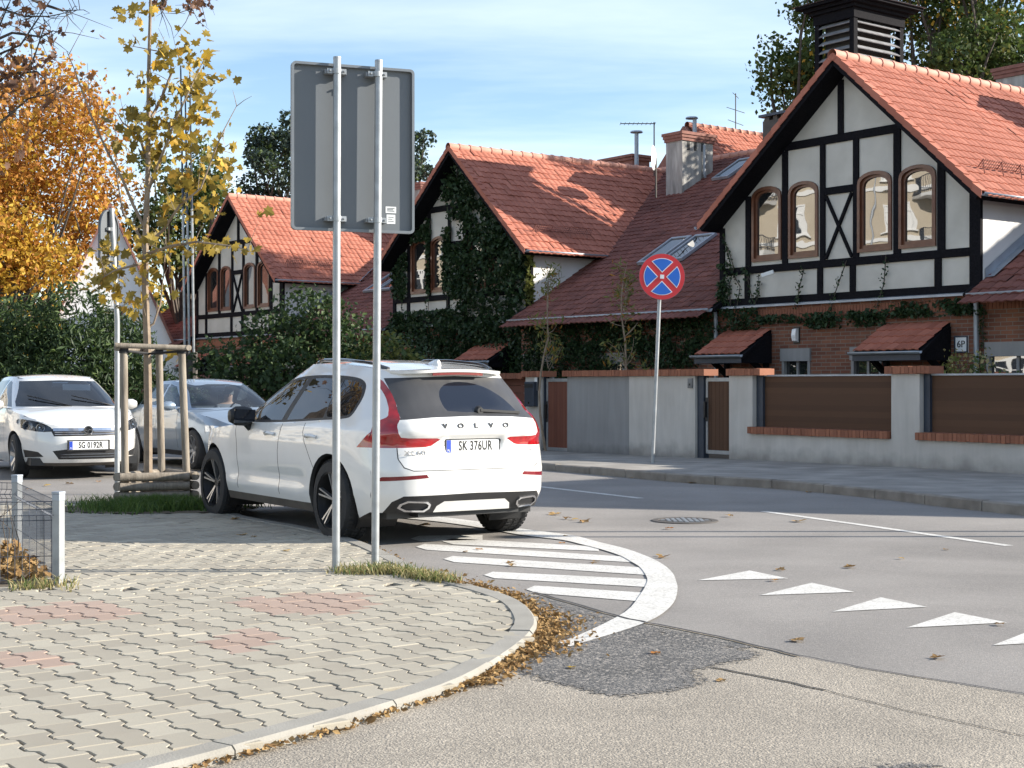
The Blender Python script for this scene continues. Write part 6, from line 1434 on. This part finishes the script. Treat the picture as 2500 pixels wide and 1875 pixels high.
for (x0, z0, w_, h_) in ((.42, 2.80, .085, .05), (.428, 2.715, .07, .072)):
    b = MB(); b.box(x0, x0 + w_, .0828, .0848, z0, z0 + h_); st_ = b.build('sticker', M['white'], sg)
    for i in range(3):
        b = MB(); b.box(x0 + .012, x0 + w_ - .012 - .01 * (i % 2), .0815, .0827, z0 + h_ * (.25 + .22 * i), z0 + h_ * (.25 + .22 * i) + .006); b.build('print_line', M['lampdark'], st_)
# no stopping sign
x, y, _ = G(1593, 1130, .118)
yy = y; ns = thing('no_stopping_sign', 'round blue and red no stopping sign on a leaning metal pole', 'road sign', (x, yy, .10), R(4))
pt = P(1613, 676, yy); dx_, dz_ = pt[0] - x, pt[2] - .10; lean = dx_ / dz_; Rr = .405
b = MB(); b.tube([(0, 0, 0), (dx_ * 1.05, 0, dz_ + .30)], .033, 14); b.build('pole', M['galv'], ns, smooth=True, auto=50)
pl = link('plate', None, ns, (dx_ + .015, -.06, dz_ + .0), (0, lean, 0))
circ = lambda r, n=40, a0=0, a1=360: [(r * math.cos(t), r * math.sin(t)) for t in np.linspace(R(a0), R(a1), n + (0 if a1 - a0 < 360 else 1))][:n]
b = MB(); b.prism(circ(Rr), .0, .012); b.build('backing', M['alu_edge'], pl)
b = MB(); b.prism(circ(Rr - .004), -.003, -.0005); b.build('red_disc', M['signred'], pl)
for k in range(4):
    a = 90 * k + 1
    w_ = MB(); g_ = .062
    def sect(r, g): 
        t0 = math.asin(g / r); c0 = g * math.sqrt(2)
        base = [(c0, 0)] + [(r * math.cos(t), r * math.sin(t)) for t in np.linspace(-math.pi / 4 + t0, math.pi / 4 - t0, 12)]
        ca, sa = math.cos(R(a)), math.sin(R(a)); return [(p[0] * ca - p[1] * sa, p[0] * sa + p[1] * ca) for p in base]
    w_.prism(sect(Rr * .80, .05), -.0045, -.0032); w_.build('white_border', M['white'], pl)
    w_ = MB(); w_.prism(sect(Rr * .775, .064), -.006, -.0047); w_.build('blue_field', M['signblue'], pl)
b = MB(); b.box(-.035, .035, -.012, -.0062, -.035, .035); b.build('centre_bolt', M['white'], pl)
# narrow sign seen from the edge beside the tree
x, y, _ = G(286, 1204, PAVE_Z); es = thing('side_on_sign', 'tall round topped sign plate seen almost edge on, on a pole beside the staked tree', 'road sign', (x, y, PAVE_Z), R(76))
top = P(268, 505, y)[2] - PAVE_Z
lx = P(272, 560, y)[0] - x
b = MB(); b.tube([(0, 0, -.05), (0, 0, top * .6), (lx * math.cos(R(76)), -lx * math.sin(R(76)), top - .02)], .035, 12); b.build('pole', M['galv'], es, smooth=True, auto=50)
ox, oy = lx * math.cos(R(76)), -lx * math.sin(R(76))
prof = [(-.24, 0), (.24, 0), (.24, .52)] + [(.24 * math.cos(t), .52 + .24 * math.sin(t)) for t in np.linspace(0, math.pi, 14)][1:] + [(-.24, .52)]
b = MB(); b.prism([(ox + p[0], top - .80 + p[1]) for p in prof], oy + .04, oy + .055); b.build('plate', M['alu'], es)
b = MB(); b.ring([(ox + p[0], top - .80 + p[1]) for p in prof], [(ox + p[0] * .94, top - .78 + p[1] * .95) for p in prof], oy + .02, oy + .06); b.build('edge_frame', M['alu_edge'], es)
for z in (top - .7, top - .3):
    b = MB(); b.lathe([(-.025, .036), (-.025, .043), (.025, .043), (.025, .036)], 12, 'z', (ox, oy, z)); b.box(ox - .09, ox + .09, oy - .01, oy + .03, z - .02, z + .02); b.build('clamp', M['galv'], es)
# three slim flag poles far behind
for i, (px, l) in enumerate(((441, 'leftmost of the three slim flag poles behind the tree'), (452, 'middle one of the three slim flag poles behind the tree'), (463, 'rightmost of the three slim flag poles behind the tree'))):
    p0, p1 = P(px + 10, 860, 38), P(px, 160 + 60 * (i % 2), 38)
    t = thing('flag_pole', l, 'flag pole', (p0[0], p0[1], 0), 0, 'slim flag poles')
    b = MB(); dx_ = p1[0] - p0[0]; b.tube([(0, 0, 0), (0, 0, p0[2])], .10, 8); b.build('base', M['dirty'], t)
    b = MB(); b.tube([(0, 0, p0[2]), (dx_ * .45, 0, (p0[2] + p1[2]) * .5)], .032, 8); b.build('lower_pole', M['galv'], t)
    b = MB(); b.tube([(dx_ * .45, 0, (p0[2] + p1[2]) * .5), (dx_, 0, p1[2])], [.03, .02], 8); b.build('upper_pole', M['darkmetal'], t)
# street lamps beyond the right picture edge (their thin shadows cross the road)
for i, (x, y) in enumerate(((9.2, 15.05), (10.4, 14.55))):
    t = thing('street_lamp', 'slim lamp post on the near pavement to the %s of the junction' % ('right', 'far right')[i], 'street lamp', (x, y, 0), 0)
    b = MB(); b.tube([(0, 0, 0), (0, 0, 4.6 - .3 * i)], .045, 10); b.build('post', M['galv'], t); b = MB(); b.lathe([(0, .06), (.25, .17), (.3, .001)], 12, 'z', (0, 0, 4.6 - .3 * i)); b.build('lantern', M['darkmetal'], t)
# wire mesh fence round the flower bed
A_, B_ = np.array([-3.30, 10.73]), np.array([-4.27, 12.72]); D_ = np.array([-6.3, 10.05])
mf = thing('mesh_fence', 'low wire mesh fence with galvanised posts round the leafy bed', 'fence', (A_[0], A_[1], PAVE_Z))
for q, hh, a in ((A_, .66, -26), (B_, .66, -26), (D_, .66, -26)):
    d = q - A_; b = MB(); b.box(-.034, .034, -.03, .03, 0, hh - .012); o = b.build('post', M['galv'], mf, (d[0], d[1], 0), (0, 0, R(a)), bevel=.004)
    b = MB(); b.box(-.038, .038, -.034, .034, hh - .012, hh + .008); b.box(-.036, .036, -.032, .032, hh - .06, hh - .012); b.build('post_cap', M['zinc'], o, bevel=.004)
def mesh_panel(a, c, sag=0.):
    a, c = np.array(a), np.array(c); L_ = np.linalg.norm(c - a); u = (c - a) / L_; nrm = np.array([-u[1], u[0]])
    b = MB(); prof = [(.02, 0), (.18, 0), (.46, 0), (.50, .035), (.54, 0), (.60, 0)]
    P3 = lambda s, z, o: tuple(a + u * s + nrm * o - A_) + (z,)
    for z, o in ((.03, 0), (.20, 0), (.46, 0), (.50, .035), (.54, 0), (.595, 0)):
        for dz in ((0,) if o else (0,)): b.tube([P3(.03, z + dz, o), P3(L_ - .03, z + dz, o)], .0028, 4)
    k = int(L_ / .05)
    for i in range(1, k): b.tube([P3(L_ * i / k, z, o) for z, o in prof], .0022, 4)
    tag(b.build('wire_panel', M['darkmetal'], mf), kind='stuff')
mesh_panel(A_, B_); mesh_panel(A_, D_); mesh_panel(B_, B_ + np.array([-3, .9]))
# ================================================================== YOUNG TREE WITH ITS STAKES
tx, ty, _ = G(364, 1190, PAVE_Z); ty = 18.2; tx = (362 - 1250) / FPX * ty
Q = lambda px, py, dy=0.: Vector((P(px, py, ty + dy)[0] - tx, dy, P(px, py, ty + dy)[2] - PAVE_Z))
yt = thing('young_maple', 'young maple with yellow green leaves tied between wooden stakes', 'tree', (tx, ty, PAVE_Z))
def bough(name, pts, r0, r1, m=M['bark']):
    b = MB(); n = len(pts); b.tube(pts, [r0 + (r1 - r0) * i / (n - 1) for i in range(n)], 7); return b.build(name, m, yt, smooth=True)
bough('trunk', [Vector((0, 0, -.05)), Q(362, 1000), Q(360, 840), Q(355, 700), Q(356, 560), Q(361, 440), Q(362, 300), Q(364, 150), Q(367, 30), Q(368, -90)], .058, .014)
B_l = [[(360, 800), (375, 790), (392, 740), (402, 640), (404, 560, .1)], [(356, 560), (325, 500), (300, 440), (262, 370), (225, 290), (198, 215), (180, 165), (163, 125)], [(358, 600), (400, 560), (440, 500, -.3), (490, 460, -.4), (540, 330, -.4), (578, 258, -.4)], [(360, 470), (395, 380, -.2), (430, 290, -.3), (465, 215, -.3), (505, 130, -.3)],
       [(361, 400), (340, 330, .2), (300, 300, .3), (285, 275, .3)], [(356, 640), (320, 650, -.2), (280, 660, -.3), (230, 690, -.3)], [(357, 620), (420, 600, -.3), (480, 590, -.4), (560, 600, -.5), (610, 610, -.5)], [(362, 300), (390, 250, .2), (418, 180, .2), (415, 130, .2), (370, 122, .2), (320, 112, .2)], [(356, 600), (330, 560, .3), (300, 520, .3), (285, 430, .3), (282, 280, .4)]]
tips = []
for k, p in enumerate(B_l):
    pts = [Q(*q) for q in p]; bough('branch', pts, .022 if k else .017, .004)
    for _ in range(7 if k != 1 else 16):
        i = rng.integers(1, len(pts)); a = pts[i - 1].lerp(pts[i], rng.random()); e = a + Vector(rng.normal(size=3) * (.1 if k != 1 else .16)) + Vector((0, 0, .12)); bough('twig', [a, a.lerp(e, .5) + Vector((0, 0, .01)), e], .005, .002); tips.append(e)
cl = [(330, 30, 60, 40), (322, 110, 22, 18), (385, 110, 30, 40), (385, 165, 26, 26), (345, 200, 30, 30), (460, 140, 50, 60), (490, 175, 50, 50), (450, 215, 60, 60), (500, 240, 38, 40), (360, 205, 26, 36), (430, 290, 66, 40), (330, 290, 52, 34), (380, 350, 75, 48), (440, 330, 60, 50), (490, 290, 40, 36), (350, 300, 50, 36), (540, 360, 42, 40), (520, 390, 46, 44), (555, 420, 32, 26), (400, 420, 70, 44), (340, 370, 44, 36), (470, 450, 60, 40), (530, 460, 34, 30), (440, 500, 60, 40), (500, 520, 40, 30), (255, 640, 44, 40), (285, 690, 60, 46), (230, 690, 36, 26), (300, 740, 40, 26), (265, 600, 34, 30), (370, 640, 60, 44), (430, 600, 56, 34), (500, 600, 50, 26), (560, 605, 46, 24), (605, 612, 30, 22), (640, 520, 14, 20), (330, 740, 36, 22), (380, 690, 30, 26), (345, 580, 50, 40), (415, 860, 18, 16)]
pp = []
for (cx_, cy, rx, ry) in cl:
    k = int(rx * ry / 95) + 3
    for _ in range(k):
        dy = rng.normal() * .28; pp.append(Q(cx_ + rng.normal() * rx * .55, cy + rng.normal() * ry * .55, dy))
leaves('leaves', [tuple(p) for p in pp], .105, L['maple'], LEAF_MAPLE, yt, flat=.25, droop=.5)
pp2 = [tuple(Q(cx_ + rng.normal() * rx * .6, cy + rng.normal() * ry * .6, rng.normal() * .3)) for (cx_, cy, rx, ry) in cl for _ in range(int(rx * ry / 320))]
leaves('yellow_leaves', pp2, .10, L['gold'], LEAF_MAPLE, yt, flat=.25, droop=.5)
tf = thing('tree_stakes', 'wooden stakes with cross rails holding the young maple', 'tree stakes', (tx, ty, PAVE_Z))
ST = [((306, 1230, -.45), (302, 840, -.45)), ((458, 1222, -.2), (443, 845, -.2)), ((396, 1185, .38), (388, 845, .38)), ((392, 1190, .75), (352, 850, .75))]
tops = []
for k, (a, c) in enumerate(ST[:3]):
    pa, pc = Q(*a), Q(*c); pa.z = 0.0
    b = MB(); b.tube([pa, pa.lerp(pc, .5), pc], .046, 12); b.build('stake', M['stake'], tf, smooth=True, auto=50); tops.append(pc)
def rail(p, q, r, up=0, ex=.08):
    d = (q - p).normalized(); b = MB(); b.tube([p - d * ex + Vector((0, 0, up)), q + d * ex + Vector((0, 0, up))], r, 10); b.build('rail', M['stake'], tf, smooth=True, auto=50)
o_ = Vector((0, -.075, 0))
rail(tops[0] + o_, tops[1] + o_, .033, -.02); rail(tops[1] + Vector((.06, 0, 0)), tops[2] + Vector((.06, 0, 0)), .036, -.02); rail(tops[0] + Vector((-.05, 0, 0)), tops[2] + Vector((-.05, 0, 0)), .036, -.05)
p0, p1 = Q(*ST[0][0]), Q(*ST[1][0])
for i in range(3):
    a, c = p0.copy(), p1.copy(); a.z = .10 + .115 * i; c.z = .10 + .115 * i; rail(a + Vector((.0, -.09, 0)), c + Vector((0, -.09, 0)), .054, 0, .04)
    a, c = p1.copy(), Q(*ST[2][0]); a.z = c.z = .1 + .115 * i; rail(a + Vector((.08, 0, 0)), c + Vector((.08, 0, 0)), .054, 0, .04)
    a, c = p0.copy(), Q(*ST[2][0]); a.z = c.z = .1 + .115 * i; rail(a + Vector((-.08, 0, 0)), c + Vector((-.06, 0, 0)), .054, 0, .04)
zt_ = Q(360, 858).z
for t_ in tops:
    b = MB(); a = Vector((t_.x, t_.y, zt_)); b.tube([a + Vector((0, -.06, 0)), Vector((0, -.03, zt_ - .03)), Vector((.04, .02, zt_ - .03)), a + Vector((0, .06, 0))], .014, 6); b.build('strap', M['strap'], tf)
    b = MB(); b.lathe([(-.03, .053), (-.03, .058), (.03, .058), (.03, .053)], 12, 'z', (t_.x, t_.y, zt_)); b.build('strap_loop', M['strap'], tf)
# ================================================================== TREES, SHRUBS, IVY
def tree(name, label, loc, h_trunk, r_trunk, crown, rad, k, sub, n, size, m, m2=None, share=.3, cat='tree', shell=.45, bark=M['barkdark'], shape=LEAF_Q, flat=.2, group=None):
    t = thing(name, label, cat, loc, 0, group)
    b = MB(); c = Vector(crown); limb(b, (0, 0, -.1), (c.x * .3, c.y * .3, h_trunk), r_trunk, r_trunk * .7, .04, 9); b.build('trunk', bark, t, smooth=True)
    cl = crown_clumps(crown, rad, k, sub)
    b = MB()
    for q in cl[:min(len(cl), 26)]: limb(b, (c.x * .3, c.y * .3, h_trunk * (.75 + .25 * rng.random())), q[:3], r_trunk * .35, .02, .1, 5)
    tag(b.build('limbs', bark, t, smooth=True), kind='stuff')
    n2 = int(n * share) if m2 else 0
    leaves('crown', blob_pts(cl, n - n2, shell), size, m, shape, t, flat=flat)
    if n2: leaves('turning_leaves', blob_pts(cl, n2, shell), size, m2, shape, t, flat=flat)
    return t
def pxtree(px, py, Y, **k): p = P(px, py, Y); return (p[0], p[1], p[2])
# big orange maple left
Y = 70; c = pxtree(60, 470, Y)
tree('orange_maple', 'large maple in full orange and yellow autumn colour at the left', (c[0] - .6, Y, 0), 4.0, .3, (0.5, 0, c[2] + .4), (6.3, 5, 5.0), 74, 1.6, 26000, .22, L['orange'], L['gold'], .28, flat=.3)
c = pxtree(150, 610, 43)
tree('golden_maple', 'lower golden leaved maple in front of the orange crown', (c[0] - 2.0, 43, 0), 3.0, .2, (.35, 0, c[2]), (2.0, 1.6, 1.0), 24, .8, 6500, .15, L['gold'], L['orange'], .3, flat=.3)
# tall bronze tree standing out of frame left, its branches hang into the picture
bt = thing('bronze_tree', 'tall tree at the left edge with sparse bronze leaves hanging into the sky', 'tree', (-10.8, 21.5, 0))
b = MB(); limb(b, (0, 0, -.1), (.3, 0, 6), .28, .2, .03, 10); b.build('trunk', M['barkdark'], bt, smooth=True)
cl = crown_clumps((-3.4, 0, 8.8), (2.4, 3.2, 3.6), 46, .9); b = MB()
for q in cl: limb(b, (.2, 0, 4.5 + 1.8 * rng.random()), q[:3], .07, .012, .1, 5)
tag(b.build('limbs', M['barkdark'], bt, smooth=True), kind='stuff')
leaves('crown', blob_pts(cl, 6000, .3), .15, L['gold'], LEAF_Q, bt, flat=.2); leaves('bronze_leaves', blob_pts(cl, 2500, .3), .15, L['purple'], LEAF_Q, bt)
b = MB(); pts_ = []
T_ = lambda px, py, dy=0.: Vector(P(px, py, 19.5 + dy)) - Vector((-10.8, 21.5, 0))
for br in ([(-120, 330), (-20, 260), (40, 200), (80, 150), (110, 60), (95, 0)], [(-120, 200), (-20, 140), (50, 110), (110, 20), (150, -40)], [(-80, 60), (0, 20), (60, 40), (120, 40), (175, 28)], [(-90, 380), (0, 300), (70, 240), (120, 230), (160, 205)], [(-90, 120), (0, 60), (30, -10)], [(-60, 250), (20, 180), (90, 175), (130, 210), (150, 260)], [(20, -30), (100, 10), (150, 26), (205, 24)], [(-60, 120), (30, 80), (100, 90), (130, 75), (140, 80)], [(400, -60), (402, -10), (396, 14), (390, 22)], [(480, -60), (478, -10), (470, 20), (465, 28)]):
    pts = [T_(*q) for q in br]; b.tube(pts, [.022 - .018 * i / (len(pts) - 1) for i in range(len(pts))], 6)
    for _ in range(16):
        i = rng.integers(1, len(pts)); a = pts[i - 1].lerp(pts[i], rng.random()); e = a + Vector(rng.normal(size=3) * .22); b.tube([a, a.lerp(e, .5) + Vector(rng.normal(size=3) * .03), e], [.006, .005, .002], 4)
        if br[-1][1] > 60 or rng.random() < .25: pts_ += [tuple(e + Vector(rng.normal(size=3) * .06)) for _ in range(3)]
tag(b.build('hanging_twigs', M['barkdark'], bt), kind='stuff')
for (cx_, cy, rx, ry, k) in ((20, 130, 50, 60, 45), (90, 80, 40, 20, 12), (40, 200, 60, 50, 90), (110, 230, 30, 20, 14), (480, 12, 28, 14, 34), (396, 10, 14, 14, 12), (130, 130, 12, 10, 5)):
    pts_ += [tuple(T_(cx_ + rng.normal() * rx * .7, cy + rng.normal() * ry * .7, rng.normal() * .4)) for _ in range(k)]
pts3_ = [tuple(T_(35 + rng.normal() * 45, 230 + rng.normal() * 40, rng.normal() * .5)) for _ in range(110)]
leaves('golden_leaves', pts3_, .085, L['orange'], LEAF_MAPLE, bt, droop=.6)
leaves('hanging_leaves', pts_, .085, L['purple'], LEAF_MAPLE, bt, droop=.6)
# trees behind the houses
c = pxtree(445, 470, 62); tree('green_tree', 'dark green tree behind the flag poles at the left', (c[0], 62, 0), 4, .3, (0, 0, c[2] - .2), (1.7, 1.7, 3.0), 24, .85, 9000, .17, L['oak'], L['lime'], .25)
for px, py, rx, rz, l in ((690, 400, 2.6, 3.2, 'dark conifer like tree rising left behind the sign board'), (1000, 400, 1.0, 2.4, 'slender dark tree between the sign board and the ivy gable')):
    c = pxtree(px, py, 74); tree('dark_tree', l, (c[0], 74, 0), 8, .3, (0, 0, c[2] - .3), (rx, rx, rz), int(14 * rx), .62, int(2600 * rx), .2, L['pine'], L['oak'], .2, shell=.6)
for px, py, Y_, rx, rz, l, kk in ((2330, 30, 50, 5.2, 5.0, 'large green tree with first autumn tints filling the sky right of the tower', 70), (2010, 170, 52, 2.0, 2.4, 'smaller green crown left of the louvred tower', 22), (2460, 190, 47, 2.6, 2.6, 'green crown behind the right chimney', 22)):
    c = pxtree(px, py, Y_); tree('oak_tree', l, (c[0], Y_, 0), 7, .4, (0, 0, c[2]), (rx, rx * .8, rz), kk, 1.0, kk * 400, .17, L['oak'], L['gold'] if kk > 30 else L['lime'], .12, shell=.5)
for i, x in enumerate((-46, -36, -27, 6, 20, 34)):
    tree('backdrop_tree', ['broad green tree far behind the white house, leftmost', 'second broad green tree far behind the white house', 'third broad tree far behind, nearest the orange maple', 'far tree hidden behind the ivy house', 'far tree behind the nearest house', 'far tree at the right behind the houses'][i], (x, 98 + 3 * (i % 2), 0), 4, .3, (0, 0, 5.0), (6.5, 3, 4.2), 34, 1.6, 6000, .34, L['oak'], L['orange'] if i % 2 else L['gold'], .3, group='trees far behind')
# shrubs
def shrub(name, label, loc, clumps, n, size, m, shape=LEAF_Q, m2=None, share=.2, stem=True, flat=.2, droop=0., shell=.7):
    t = thing(name, label, 'shrub', loc)
    b = MB()
    for q in clumps[:14]: limb(b, (rng.normal() * .15, rng.normal() * .15, 0), q[:3], .035, .008, .1, 5)
    tag(b.build('stems', M['barkdark'], t), kind='stuff')
    n2 = int(n * share) if m2 else 0
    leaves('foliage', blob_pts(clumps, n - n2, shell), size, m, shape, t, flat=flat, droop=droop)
    if n2: leaves('second_foliage', blob_pts(clumps, n2, shell * .9), size, m2, shape, t, flat=flat, droop=droop)  # share of leaves in a second colour, mixed through the clumps
    return t
Y = 33; p = P(150, 800, Y)
cl = [(x * .9, rng.normal() * .5, z, .75, .7, .75) for x in np.linspace(-2.0, 2.1, 7) for z in (.5, 1.3, 2.1) if z < 2.9 - .28 * abs(x - .2) ** 2] + [(.3, 0, 3.0, .9, .8, .75), (-.8, 0, 2.7, .9, .8, .7), (1.2, 0, 2.5, .8, .8, .7), (-1.8, 0, 2.2, .7, .7, .7)]
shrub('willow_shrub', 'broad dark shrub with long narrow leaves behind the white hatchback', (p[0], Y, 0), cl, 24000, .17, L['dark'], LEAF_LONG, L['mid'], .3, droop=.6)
p = P(20, 800, 36); cl = [(x, 0, z, .8, .8, .9) for x in (-1.4, -.4, .6) for z in (.7, 1.8, 2.7)]
shrub('green_shrub', 'green shrub at the far left edge under the orange maple', (p[0], 36, 0), cl, 6500, .14, L['mid'], LEAF_Q, L['gold'], .2)
Y = 34.5; p = P(760, 800, Y)
cl = [(x, rng.normal() * .4, z, .7, .7, .65) for x in np.linspace(-2.2, 2.1, 8) for z in (.5, 1.2, 1.9, 2.5) if z < 3.1 - .32 * abs(x + .1) ** 1.6] + [(-.1, 0, 3.2, .8, .7, .6), (.4, 0, 3.0, .7, .7, .6), (-.9, .0, 2.7, .8, .7, .6)]
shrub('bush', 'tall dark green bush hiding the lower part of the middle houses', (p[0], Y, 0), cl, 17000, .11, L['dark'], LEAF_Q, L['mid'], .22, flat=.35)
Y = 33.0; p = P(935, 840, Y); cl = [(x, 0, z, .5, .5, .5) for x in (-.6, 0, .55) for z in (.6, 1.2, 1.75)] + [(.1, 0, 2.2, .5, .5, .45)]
shrub('sunlit_bush', 'yellow green bush catching the sun above the roof of the white SUV', (p[0], Y, 0), cl, 4200, .12, L['lime'], LEAF_Q, L['mid'], .45, flat=.4)  # lit part of the dark bush, its sunlight put into lime leaves
p = P(590, 930, 37.5); cl = [(x, 0, z, .5, .5, .5) for x in (-1.5, -.5, .5, 1.4) for z in (.5, 1.1)]
shrub('low_hedge', 'low dark hedge behind the silver saloon', (p[0], 37.5, 0), cl, 4000, .1, L['dark'], LEAF_Q)
for px, l, xx in ((2430, 'thin leafy plant in front of the rightmost ground floor window', 0), (2330, 'green plant with pale flowers beside the downpipe', 1)):
    r_ = (px - 1250) / FPX; Y_ = 27.6 - 1.3 * (px > 2400); cl = [(rng.normal() * .2, rng.normal() * .2, z, .28, .28, .3) for z in (.7, 1.1, 1.5, 1.75, 1.9)]
    shrub('garden_plant', l, (r_ * Y_, Y_, 0), cl, 420, .07, L['lime'] if xx else L['mid'], LEAF_Q, L['dry'], .3, shell=.2)
# young trees just behind the garden wall
for px, top_, l, Y_ in ((1333, 650, 'thin young tree with yellowing leaves behind the left end of the garden wall', 32.2), (1520, 640, 'thin young tree with sparse brownish leaves behind the middle of the garden wall', 30.6)):
    p = P(px, 900, Y_); t = thing('garden_tree', l, 'tree', (p[0], Y_, 0)); hz = P(px, top_, Y_)[2]
    b = MB(); limb(b, (0, 0, 0), (.05, 0, hz * .62), .035, .02, .03); limb(b, (.05, 0, hz * .6), (.1, 0, hz), .02, .005, .05)
    b.build('trunk', M['bark'], t); b = MB(); pts_ = []
    for _ in range(26):
        z = hz * (.42 + .55 * rng.random()); a = Vector((.05, 0, z)); d = Vector(rng.normal(size=3)); d.z = abs(d.z) * .7 + .5; e = a + d.normalized() * (.55 + .3 * rng.random()) * (1.25 - z / hz); limb(b, a, e, .01, .003, .08, 4); pts_ += [tuple(a.lerp(e, .4 + .65 * rng.random()) + Vector(rng.normal(size=3) * .08)) for _ in range(15)]
    tag(b.build('twigs', M['bark'], t), kind='stuff'); leaves('leaves', pts_, .12, L['lime'], LEAF_LONG, t, droop=.8); leaves('brown_leaves', pts_[::5], .11, L['orange'], LEAF_LONG, t, droop=.8)
# ivy: flat masses of small leaves hung on the walls
def ivy(name, label, house_, boxes, n, size, m=L['ivy'], vines=()):
    t = thing(name, label, 'ivy', house_.location, HW)
    w_ = np.array([q[6] if len(q) > 6 else (q[1] - q[0]) * (q[3] - q[2]) for q in boxes]); w_ = w_ / w_.sum(); pts = []
    for q, k in zip(boxes, (w_ * n).astype(int)):
        x = q[0] + (q[1] - q[0]) * rng.random(k); z = q[2] + (q[3] - q[2]) * rng.random(k); y = -q[4] - abs(rng.normal(size=k)) * q[5]
        ok_ = (z < np.where(x < 0, ZR + x * kL, ZR - x * kR) - .33) | (z < 3.3); pts.append(np.c_[x, y, z][ok_])
    pts = np.concatenate(pts); nz = np.sin(pts[:, 0] * 5.1 + 1.3 * np.sin(pts[:, 2] * 4)) + np.sin(pts[:, 2] * 6.3 + pts[:, 0] * 2.1) + rng.normal(size=len(pts)) * .55
    leaves('ivy_leaves', pts[nz > -1.25], size, m, LEAF_Q, t, flat=0., droop=1.)
    for v_ in vines:
        b = MB(); pv_ = [Vector((a, -.06, c)) for a, c in v_]; b.tube(pv_, .012, 5); b.build('stem', M['barkdark'], t)
        q = [tuple(pv_[i].lerp(pv_[i + 1], rng.random()) + Vector((rng.normal() * .045, -abs(rng.normal()) * .04, rng.normal() * .04))) for i in range(len(pv_) - 1) for _ in range(26)]
        leaves('ivy_leaves', q, size * .8, m, LEAF_Q, t, droop=.8)
    return t
ivy('ivy', 'band of ivy hanging under the eaves line of the nearest house', h1, [(-11.4, -3.9, 2.35, 3.22, .02, .16), (-11.5, -7.6, 1.6, 2.6, .02, .2), (-7.2, -4.6, 1.9, 2.5, .03, .15), (-4, -2.6, 2.75, 3.25, .02, .12), (-2.6, 3.4, 2.86, 3.06, .02, .09), (-1.2, 1.0, 2.72, 2.98, .02, .08), (1.2, 3.2, 2.9, 3.2, .02, .08), (-3.95, -3.6, 3.3, 4.3, .03, .05)],
    15500, .085, vines=[[(-3.3, 3.3), (-3.2, 3.75), (-3.45, 4.1), (-3.6, 4.6), (-3.75, 5.0)], [(-3.5, 3.3), (-3.55, 3.8), (-3.4, 4.2), (-3.6, 4.7)], [(-2.75, 3.3), (-2.6, 3.6), (-2.62, 4.0)], [(-1.45, 3.2), (-1.4, 3.6), (-1.25, 4.05)], [(-.5, 3.1), (-.35, 3.5), (-.05, 4.15)], [(.75, 3.1), (.95, 3.6), (1.0, 4.2)], [(-2.9, 3.9), (-3.05, 4.2), (-2.8, 3.4)], [(3.4, 3.0), (3.36, 2.6), (3.38, 2.2)]])
g2 = [(-.4, 3.25, 0.9, 5.3, .06, .18, 13.), (.1, 2.2, 5.2, 6.9, .06, .14), (-.6, .7, 6.4, 8.0, .06, .14), (-1.0, .3, 7.0, 7.9, .05, .08), (-3.8, 3.3, .6, 3.3, .05, .2), (-3.9, -.4, 3.2, 3.75, .05, .1), (-3.0, -1.9, 5.9, 6.4, .05, .08), (-3.9, -3.0, 4.2, 5.6, .05, .06, 1.2), (2.0, 3.25, 4.6, 5.6, .05, .12), (1.6, 2.7, 5.4, 6.1, .05, .12), (-1.9, -1.75, 4.3, 6.6, .05, .05, .8), (-1.0, -.6, 4.3, 6.2, .05, .07, 1.), (-.75, .2, 4.2, 5.7, .05, .09, 1.4)]
ivy('ivy', 'thick dark ivy covering the gable of the middle house', h2, g2, 30000, .12, vines=[[(-1.85, 3.4), (-1.8, 4.5), (-1.85, 5.6), (-1.7, 6.5)], [(-3.3, 3.4), (-3.35, 4.6), (-3.4, 5.3)], [(-.8, 3.3), (-.75, 5), (-.6, 6.5), (-.2, 7.9)]])
ivy('ivy', 'yellowing ivy strand at the right corner of the ivy covered gable', h2, [(3.2, 3.42, 3.6, 5.5, .0, .1)], 420, .13, L['lime'])
ivy('ivy', 'ivy patches on the wall below the farthest gable', h3, [(-3.8, 3.3, .6, 2.6, .05, .2)], 5200, .13)
